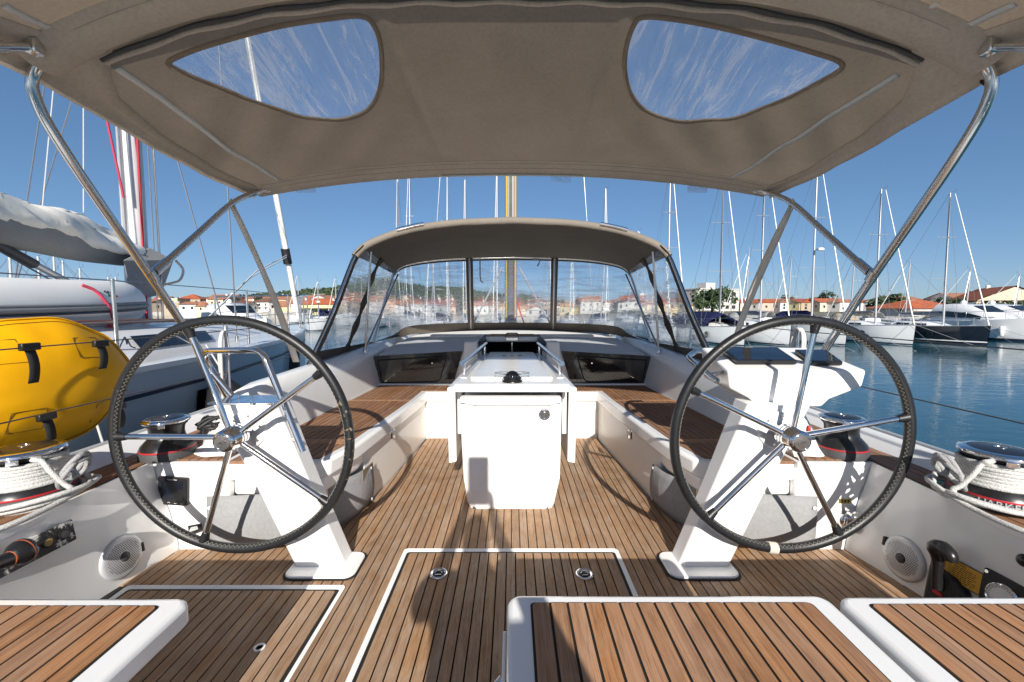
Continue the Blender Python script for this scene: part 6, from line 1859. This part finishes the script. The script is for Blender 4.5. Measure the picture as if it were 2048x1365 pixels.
# ---- the photographer standing on the stern platform, just behind the lens
def person():
    J = {'pelvis': (0, -.60, .74), 'belly': (0, -.60, .90), 'chest': (0, -.60, 1.07), 'neck': (0, -.59, 1.25), 'head': (0, -.575, 1.37), 'crown': (0, -.585, 1.49)}
    E_ = [('pelvis', 'belly'), ('belly', 'chest'), ('chest', 'neck'), ('neck', 'head'), ('head', 'crown')]
    rad = {'pelvis': (.17, .12), 'belly': (.16, .11), 'chest': (.18, .12), 'neck': (.058, .058), 'head': (.078, .095), 'crown': (.05, .06)}
    for s, n in ((-1, 'l'), (1, 'r')):
        J.update({'sh'+n: (s*.20, -.60, 1.18), 'el'+n: (s*.22, -.47, 1.02), 'wr'+n: (s*.075, -.42, 1.40), 'hip'+n: (s*.095, -.60, .69), 'kn'+n: (s*.11, -.585, .29), 'an'+n: (s*.12, -.61, -.09), 'toe'+n: (s*.14, -.46, -.145)})
        E_ += [('chest', 'sh'+n), ('sh'+n, 'el'+n), ('el'+n, 'wr'+n), ('pelvis', 'hip'+n), ('hip'+n, 'kn'+n), ('kn'+n, 'an'+n), ('an'+n, 'toe'+n)]
        rad.update({'sh'+n: (.068, .068), 'el'+n: (.046, .046), 'wr'+n: (.03, .03), 'hip'+n: (.095, .095), 'kn'+n: (.06, .06), 'an'+n: (.042, .042), 'toe'+n: (.038, .03)})
        for k in range(5):
            a = 'f%s%d' % (n, k); b = a+'t'
            off = .016*k if k < 4 else -.01
            J[a] = (s*.082, -.405+.004*k, 1.45+off); J[b] = (s*(.066 if k < 4 else .05), -.375+.004*(k % 3), 1.475+off*1.1)
            E_ += [('wr'+n, a), (a, b)]; rad[a] = (.010, .010); rad[b] = (.008, .008)
    names = list(J); me = bpy.data.meshes.new('person')
    me.from_pydata([J[k] for k in names], [(names.index(a), names.index(b)) for a, b in E_], [])
    o = bpy.data.objects.new('person', me); COL.objects.link(o)
    md = o.modifiers.new('skin', 'SKIN'); md.use_smooth_shade = True
    sv = me.skin_vertices[0].data if me.skin_vertices else None
    if sv is None:
        bpy.context.view_layer.objects.active = o
        me.attributes.get('skin'); 
    return o, names, rad
po, pn_, pr_ = person()
if not po.data.skin_vertices:
    bpy.context.view_layer.objects.active = po
    bpy.ops.mesh.customdata_skin_add()
for k, nme in enumerate(pn_):
    po.data.skin_vertices[0].data[k].radius = pr_[nme]
    po.data.skin_vertices[0].data[k].use_root = (nme == 'pelvis')
po.modifiers.new('sub', 'SUBSURF').levels = 2
po.modifiers['sub'].render_levels = 2
po.data.materials.append(plain('dark_clothes', (.06, .07, .10), .85))
tag(po, 'person in dark clothes standing on the stern platform holding up a camera', 'person')
cm_ = tag(MB().box((-.062, -.43, 1.46), (.062, -.37, 1.74)).build('camera_body', M['blackplastic'], None, smooth=0, bevel=.01), 'black upright camera held up by the person on the stern', 'camera')
MB().lathe([(.035, 0), (.035, .05), (.030, .055), (0, .05)], 24, Matrix.Translation((0, -.37, 1.62)) @ Matrix.Rotation(R(-90), 4, 'X')).build('lens_barrel', M['blackmatte'], cm_)
# ================================================================ the yacht moored alongside, port
nb = thing('moored_yacht', 'grey blue hulled sailing yacht moored alongside with white deck and dark windows', 'sailboat', (-4.7, 4, WATER))
NXc = -4.75
NB = [(-3.0, 1.85, .77), (0.0, 2.1, .77), (2.5, 2.15, .77), (4.0, 2.05, .77), (5.5, 1.75, .77), (7.0, 1.28, .775), (8.3, .72, .78), (9.2, .28, .785), (9.62, .03, .79)]
nY = [-3+12.62*i/44 for i in range(45)]
hb = lambda Y: interp([(a, b) for a, b, c in NB], Y)
hz = lambda Y: interp([(a, c) for a, b, c in NB], Y)
def nhull(s, mat):
    rows = []
    for Y in nY:
        b, z = hb(Y), hz(Y); f = (Y+3)/12.62
        rows.append([(NXc+s*b*k, Y+.0, lerp(WATER-.1, z, v)) for k, v in ((.70, 0), (.82, .25), (.91, .5), (.965, .75), (.99, .93), (1, 1))])
    return MB().grid(rows)
for s in (-1, 1): ho = nhull(s, 0).build('hull', M['hullgrey'], nb, smooth=60)
# stripes along the topside
for v0, v1, m_, nm in ((.985, 1.005, 'hullwhite', 'sheer_band'), (.905, .918, 'boot', 'dark_stripe')):
    rows = []
    for Y in nY:
        if nm == 'dark_stripe' and 5.55 < Y < 5.8: pass
        b, z = hb(Y), hz(Y)
        def pt_(v):
            k = interp([(0, .70), (.25, .82), (.5, .91), (.75, .965), (.93, .99), (1, 1), (1.1, 1)], v)
            return Vector((NXc+b*k+.008, Y, lerp(WATER-.1, z, v)))
        rows.append([pt_(v0), pt_(v1)])
    MB().grid(rows).build(nm, M[m_], nb, smooth=60)
# white gunwale strip (deck edge) and deck
rows = [[(NXc+hb(Y)+.012, Y, hz(Y)-.025), (NXc+hb(Y)+.012, Y, hz(Y)+.012), (NXc+hb(Y)-.04, Y, hz(Y)+.03), (NXc+hb(Y)-.10, Y, hz(Y)+.01), (NXc, Y, hz(Y)+.06), (NXc-hb(Y)+.04, Y, hz(Y)+.01), (NXc-hb(Y), Y, hz(Y))] for Y in nY]
MB().grid(rows).build('deck', M['hullwhite'], nb, smooth=40)
# hull window
q = [aX(376, 790, -2.66), aX(412, 772, -2.66), aX(414, 812, -2.66), aX(374, 824, -2.66)]
hw = []
for (Y, v) in ((3.62, .785), (3.93, .785), (3.93, .875), (3.62, .875)):
    k = interp([(0, .70), (.25, .82), (.5, .91), (.75, .965), (.93, .99), (1, 1)], v); hw.append(Vector((NXc+hb(Y)*k+.012, Y, lerp(WATER-.1, hz(Y), v))))
MB().add(hw, [(0, 1, 2, 3)]).build('hull_window', M['glassdark'], nb, smooth=0)
# coachroof
CR = [(-1.0, 1.35, .25), (1.0, 1.42, .25), (3.0, 1.36, .25), (4.5, 1.20, .24), (5.6, 1.0, .20), (6.6, .78, .13), (7.4, .5, .03)]
cb = lambda Y: interp([(a, b) for a, b, c in CR], Y); chh = lambda Y: interp([(a, c) for a, b, c in CR], Y)
cY_ = [-1+8.4*i/30 for i in range(31)]
rows = []
for Y in cY_:
    b, h, z = cb(Y), chh(Y), hz(Y)+.02
    rows.append([(NXc+k*b, Y, z+h*v) for k, v in ((1.12, 0), (1.02, .55), (.95, .80), (.84, .96), (.5, 1.06), (0, 1.12), (-.5, 1.06), (-.84, .96), (-.95, .8), (-1.02, .55), (-1.12, 0))])
MB().grid(rows).build('coachroof', M['hullwhite'], nb, smooth=40)
for (ya, yb) in ((2.1, 3.55), (3.82, 5.0)):
    r_ = []
    for i in range(9):
        Y = lerp(ya, yb, i/8); b, h, z = cb(Y), chh(Y), hz(Y)+.02
        r_.append([Vector((NXc+1.105*b+.012, Y+(.10 if i in (0, 8) else 0)*0, z+.03)), Vector((NXc+1.02*b+.022, Y-.0, z+h*.62))])
    MB().grid(r_).build('cabin_window', M['glassdark'], nb, smooth=60)
# emblem between the windows
e = Vector((NXc+1.075*cb(3.68)+.02, 3.68, hz(3.68)+.12))
MB().tube(smoothpath([e+Vector((0, -.07, -.05)), e+Vector((0, -.02, .03)), e+Vector((-.0, .0, .05)), e+Vector((0, .015, -.01)), e+Vector((0, .02, .03)), e+Vector((0, .05, -.03)), e+Vector((0, .09, -.05))], 4), .006, 5).build('emblem', M['boot'], nb)
# teak hand rail and winch on the roof
MB().tube([(NXc+.92*cb(Y), Y, hz(Y)+.06+chh(Y)*.98) for Y in (2.2, 3.2, 4.2, 5.0)], .022, 6).build('hand_rail', M['woodtrim'], nb)
# mast, boom, stack pack
MY = 5.45
nm_ = MB().tube([(NXc, MY, .80), (NXc-.02, MY+.15, 15.5)], [.125, .11], 14).build('mast', M['mastwhite'], nb)
MB().box((NXc-.015, MY-.135, 1.2), (NXc+.015, MY-.10, 8)).build('sail_track', M['alu'], nm_, smooth=0)
MB().tube([(NXc+.14, MY-.06, 1.05), (NXc+.14, MY, 4.6)], .014, 6).build('red_halyard', M['redrope'], nm_)
MB().tube([aX(247, 396, NXc+.1), aX(244, 380, NXc+.1), aX(206, 205, NXc+.1), aX(170, 40, NXc+.1)], .013, 6).build('pink_halyard', M['ropepink'], nm_)
for dx, dy_ in ((.20, .04), (.24, .08), (.17, .14)):
    MB().tube([(NXc+dx, MY+dy_, .95), (NXc+dx*.8, MY+dy_+.1, 9)], .007, 5).build('halyard', M['wire'], nm_)
for z in (5.6, 9.6):
    MB().tube([(NXc-.95, MY+.35, z+.08), (NXc, MY+.06, z), (NXc+.95, MY+.35, z+.08)], .03, 6).build('spreader', M['mastwhite'], nm_)
for s in (-1, 1):
    MB().tube([(NXc+s*1.42, 5.15, .62), (NXc+s*.95, MY+.35, 5.68), (NXc, MY+.1, 13)], .009, 5).build('shroud', M['wire'], nm_)
    MB().tube([(NXc+s*1.42, 5.05, .62), (NXc, MY+.05, 5.5)], .008, 5).build('shroud', M['wire'], nm_)
    MB().tube([(NXc+s*1.42, 5.15, .60), (NXc+s*1.42, 5.15, .85)], .022, 8).build('turnbuckle', M['steel'], nm_)
MB().tube([(NXc, -2.8, .6), (NXc, MY+.1, 15.3)], .008, 5).build('backstay', M['wire'], nm_)
gn = (MB().tube([(NXc, 9.50, .95), (NXc, 9.38, 1.35), (NXc, 9.05, 2.5), (NXc-.01, 6.0, 13.5)], [.03, .05, .058, .03], 10).build('furled_genoa', M['sail'], nb))
MB().tube([(NXc, 9.14, 2.12), (NXc, 9.05, 2.42)], .085, 10).build('dark_band', M['blackmatte'], gn)
MB().tube([(NXc+.02, 9.10, 2.30), (NXc+.9, 6.5, 1.75), (NXc+1.1, 5.0, 1.0)], .009, 5).build('genoa_sheet', M['rope'], gn)
MB().tube([(NXc+.02, 9.10, 2.26), (NXc+.8, 6.5, 1.65), (NXc+1.05, 5.0, .95)], .009, 5).build('genoa_sheet', M['rope'], gn)
y0, y1 = MY-.18, -1.5
zb = lambda Y: 1.84+(MY-Y)*.045
bo = MB().tube([(NXc, y0, zb(y0)), (NXc, y1, zb(y1))], .085, 10).build('boom', M['alu'], nb)
def bagrow(Y):
    q = (y0-Y)/(y0-y1); h = interp([(0, .12), (.06, .20), (.2, .24), (1, .20)], q); w = interp([(0, .10), (.1, .2), (.4, .24), (1, .18)], q)
    z = zb(Y)-.15
    return [Vector((NXc+k*w, Y, z+v*(h+.12)+.012*math.sin(Y*5+k*3))) for k, v in ((1.05, 1.0), (1.12, .7), (.95, .35), (.5, .05), (0, -.02), (-.5, .05), (-.95, .35), (-1.12, .7), (-1.05, 1.0))]
MB().grid([bagrow(lerp(y0, y1, i/40)) for i in range(41)]).build('bag', M['sailgrey'], bo, smooth=80)
# front flap hanging at the mast
MB().add([(NXc+.22, MY-.05, zb(MY)+.10), (NXc+.30, MY+.22, zb(MY)-.02), (NXc+.12, MY+.20, zb(MY)-.48), (NXc+.16, MY-.28, zb(MY)-.55), (NXc+.25, MY-.45, zb(MY)-.10)], [(0, 1, 2, 3, 4)]).build('flap', M['sailgrey'], bo, smooth=0, solid=.01)
rnd = random.Random(4)
for k in range(5):
    off = (k-2)*.095; rows = []
    for i in range(121):
        q = i/120; Y = lerp(y0+.05, y1, q); base = zb(Y)+interp([(0, .04), (.06, .10), (.2, .12), (1, .10)], q)
        ht = interp([(0, .12), (.12, .26), (.5, .40), (1, .36)], q)*(1-.20*abs(k-2))
        wv = .035*math.sin(Y*3.1+k*2)+.02*math.sin(Y*8+k)
        cx = NXc+off+wv*.6
        rows.append([Vector((cx+(.070+.018*math.sin(Y*17+j*1.9+k*2)+.010*math.sin(Y*41+j*3+k))*math.cos(a), Y, base+max(0, math.sin(a))*ht*(.9+.10*math.sin(Y*7+k*1.7))+min(0, math.sin(a))*.08+wv+.014*math.sin(Y*23+j*2.3+k*4))) for j, a in enumerate([2*math.pi*j/14 for j in range(14)])])
    MB().grid(rows, closed=True).build('sail_fold', M['sail'], bo, smooth=80)
for i in range(5):
    Y = 4.6-i*.9
    for s in (-1, 1):
        MB().tube([(NXc+s*.22, Y, zb(Y)+.32), (NXc+s*.05, lerp(Y, MY, .55), 6.0), (NXc, MY, 9.5)], .006, 4).build('lazy_jack', M['rope'], bo)
vg = (MB().tube([(NXc+.05, MY-.22, 1.12), (NXc+.05, MY-1.2, 1.62)], .032, 10).build('boom_vang', M['alu'], nb))
MB().tube([(NXc+.05, MY-1.2, 1.62), (NXc+.05, MY-1.95, 2.0)], .045, 10).build('vang_sleeve', M['greyplastic'], vg)
MB().tube([(NXc+.12, MY-.6, 1.15), (NXc+.12, MY-1.0, 1.38)], .05, 8).build('block', M['blackmatte'], vg)
MB().tube([(NXc+.12, MY-.9, 1.34), (NXc+.05, MY-1.95, 1.98)], .008, 5).build('vang_line', M['wiredark'], vg)
# stanchions and lifelines of the neighbour
for Y in (-1, .9, 2.9, 4.7, 6.4, 7.8):
    x = NXc+hb(Y)-.07
    MB().tube([(x, Y, hz(Y)), (x, Y, hz(Y)+.62)], .0125, 8).build('stanchion', M['steel'], nb)
for dz_ in (.61, .33):
    MB().tube([(NXc+hb(Y)-.07, Y, hz(Y)+dz_) for Y in (-2.5, -1, .9, 2.9, 4.7, 6.4, 7.8, 8.9)], .004, 5).build('lifeline', M['wire'], nb)
pp = [(NXc+hb(8.0)-.05, 8.0, hz(8)+.62), (NXc+.35, 9.2, hz(9.2)+.66), (NXc, 9.75, hz(9.6)+.68), (NXc-.35, 9.2, hz(9.2)+.66), (NXc-hb(8.0)+.05, 8.0, hz(8)+.62)]
MB().tube(smoothpath(pp, 5), .016, 8).build('pulpit', M['steel'], nb)
for p in pp: MB().tube([(p[0], p[1], p[2]-.62), p], .014, 8).build('pulpit_leg', M['steel'], nb)
# fenders between the hulls
for k, (x, Y, z) in enumerate(((-2.55, 3.75, .12), (-2.52, 2.6, -.25), (-3.32, 6.3, .25))):
    fd = tag(MB().lathe([(.05, -.42), (.13, -.36), (.15, -.25), (.15, .25), (.13, .36), (.05, .44), (.03, .5)], 18, Matrix.Translation((x, Y, z))).build('fender', M['blackmatte'], None), f"black cylindrical fender between the hulls, {['below the grab rail', 'under the yellow bag', 'near the neighbouring bow'][k]}", 'fender', 'black fenders')
    MB().tube([(x, Y, z+.48), (x-.15, Y, hz(Y)+.1)], .008, 6).build('lanyard', M['rope'], fd)
# ---- dinghy on the neighbour's deck
dg = thing('inflatable_dinghy', 'white inflatable dinghy with grey rub strake lashed on the neighbouring deck', 'dinghy', (-4.3, 3.8, .9))
def dpath(s):
    return [Vector((-4.45+s*.62, 1.0, 1.19)), Vector((-4.45+s*.66, 2.2, 1.18)), Vector((-4.45+s*.66, 3.3, 1.20)), Vector((-4.45+s*.58, 3.95, 1.22)), Vector((-4.45+s*.36, 4.45, 1.24)), Vector((-4.45, 4.68, 1.25))]
ring = smoothpath(dpath(1), 8)
ring = ring+[Vector((2*-4.45-p.x, p.y, p.z)) for p in reversed(ring[:-1])]
MB().tube(ring, .225, 20).build('tube', M['dinghy'], dg, smooth=80)
for off, r_, m_ in ((.0, .022, 'dinghygrey'), (.03, .012, 'dinghygrey'), (-.035, .010, 'boot')):
    pth = []
    for i, p in enumerate(ring):
        t_ = (ring[min(i+1, len(ring)-1)]-ring[max(0, i-1)]).normalized(); n_ = t_.cross(Vector((0, 0, 1))).normalized()
        if n_.dot(p-Vector((-4.45, 3.0, p.z))) < 0: n_ = -n_
        pth.append(p+n_*.223+Vector((0, 0, -.02+off)))
    MB().tube(pth, r_, 8).build('rub_strake', M[m_], dg)
# rigid hull below
rows = []
for i in range(13):
    q = i/12; Y = lerp(1.0, 4.62, q); w = interp([(0, .62), (.6, .60), (.8, .48), (1, .05)], q); d = interp([(0, .30), (.5, .32), (.8, .26), (1, .05)], q); z = 1.12+.10*q
    rows.append([(-4.45+k*w, Y, z-d*v) for k, v in ((1.2, .0), (1.0, .35), (.55, .75), (0, 1.05), (-.55, .75), (-1.0, .35), (-1.2, 0))])
MB().grid(rows).build('rigid_hull', M['gelwarm'], dg, smooth=50)
MB().grid([[(-4.45-.5, Y, 1.12), (-4.45+.5, Y, 1.12)] for Y in (1.3, 2.5, 3.6, 4.5)]).build('inner_floor', M['dinghygrey'], dg, smooth=0)
def dsurf(px, py):
    """point on the near tube under a photo pixel"""
    d = ray(px, py); best = None
    for i in range(200):
        t_ = 3+i*.02; p = Vector((0, 0, HC))+d*t_
        dd = min((p-q).length for q in ring)
        if dd < .225: return p
    return Vector((0, 0, HC))+d*4.6
# national patch and name
pa = [dsurf(211, 588), dsurf(236, 592), dsurf(237, 598), dsurf(213, 596)]
e1 = (dsurf(236, 593)-dsurf(212, 589)).normalized()
def patch(px0, py0, px1, py1, mat, name):
    q = [dsurf(px0, py0), dsurf(px1, py0+2), dsurf(px1, py1+2), dsurf(px0, py1)]
    n_ = (q[1]-q[0]).cross(q[3]-q[0]).normalized()
    if n_.dot(Vector((0, 0, HC))-q[0]) < 0: n_ = -n_
    MB().add([p+n_*.010 for p in q], [(0, 1, 2, 3)]).build(name, mat, dg, smooth=0)
patch(214, 589, 221, 595, M['flaggreen'], 'flag_green'); patch(221, 590, 227, 596, M['whitepaint'], 'flag_white'); patch(227, 591, 234, 597, M['flagred'], 'flag_red')
for k in range(4): patch(207+k*5, 582+.5*k, 210.5+k*5, 586+.5*k, M['ink'], 'name_letter')
# pink lashing
tr = [dsurf(165, 578)+Vector((0, 0, .03)), dsurf(190, 584)+Vector((.02, -.02, .01)), dsurf(210, 603)+Vector((.02, -.02, 0)), dsurf(222, 622)+Vector((.02, -.02, 0)), aX(228, 650, -3.72), aX(244, 664, -3.62), aX(243, 676, -3.60), aX(232, 680, -3.62)]
lr = tag(MB().tube(smoothpath(tr, 5), .014, 8).build('lashing_rope', M['ropepink'], None, smooth=80), 'pink rope lashing the dinghy, knotted at the deck rail', 'rope')
kn_ = [aX(px, py, -3.66) for px, py in ((232, 680), (228, 668), (222, 655), (218, 648), (226, 652), (224, 664), (214, 662), (206, 660), (216, 656), (228, 664), (236, 676))]
MB().tube(smoothpath(kn_, 4), .013, 8).build('knot', M['ropepink'], lr, smooth=80)
# large motor boat roof just beyond the bow of the neighbour, and the grey rope fairlead
mbt = [(-6.0, 15.5)]
motoryacht('white motor yacht moored bow on behind the neighbouring mast', -15.5, 27, 9, 3.2, .9, False)
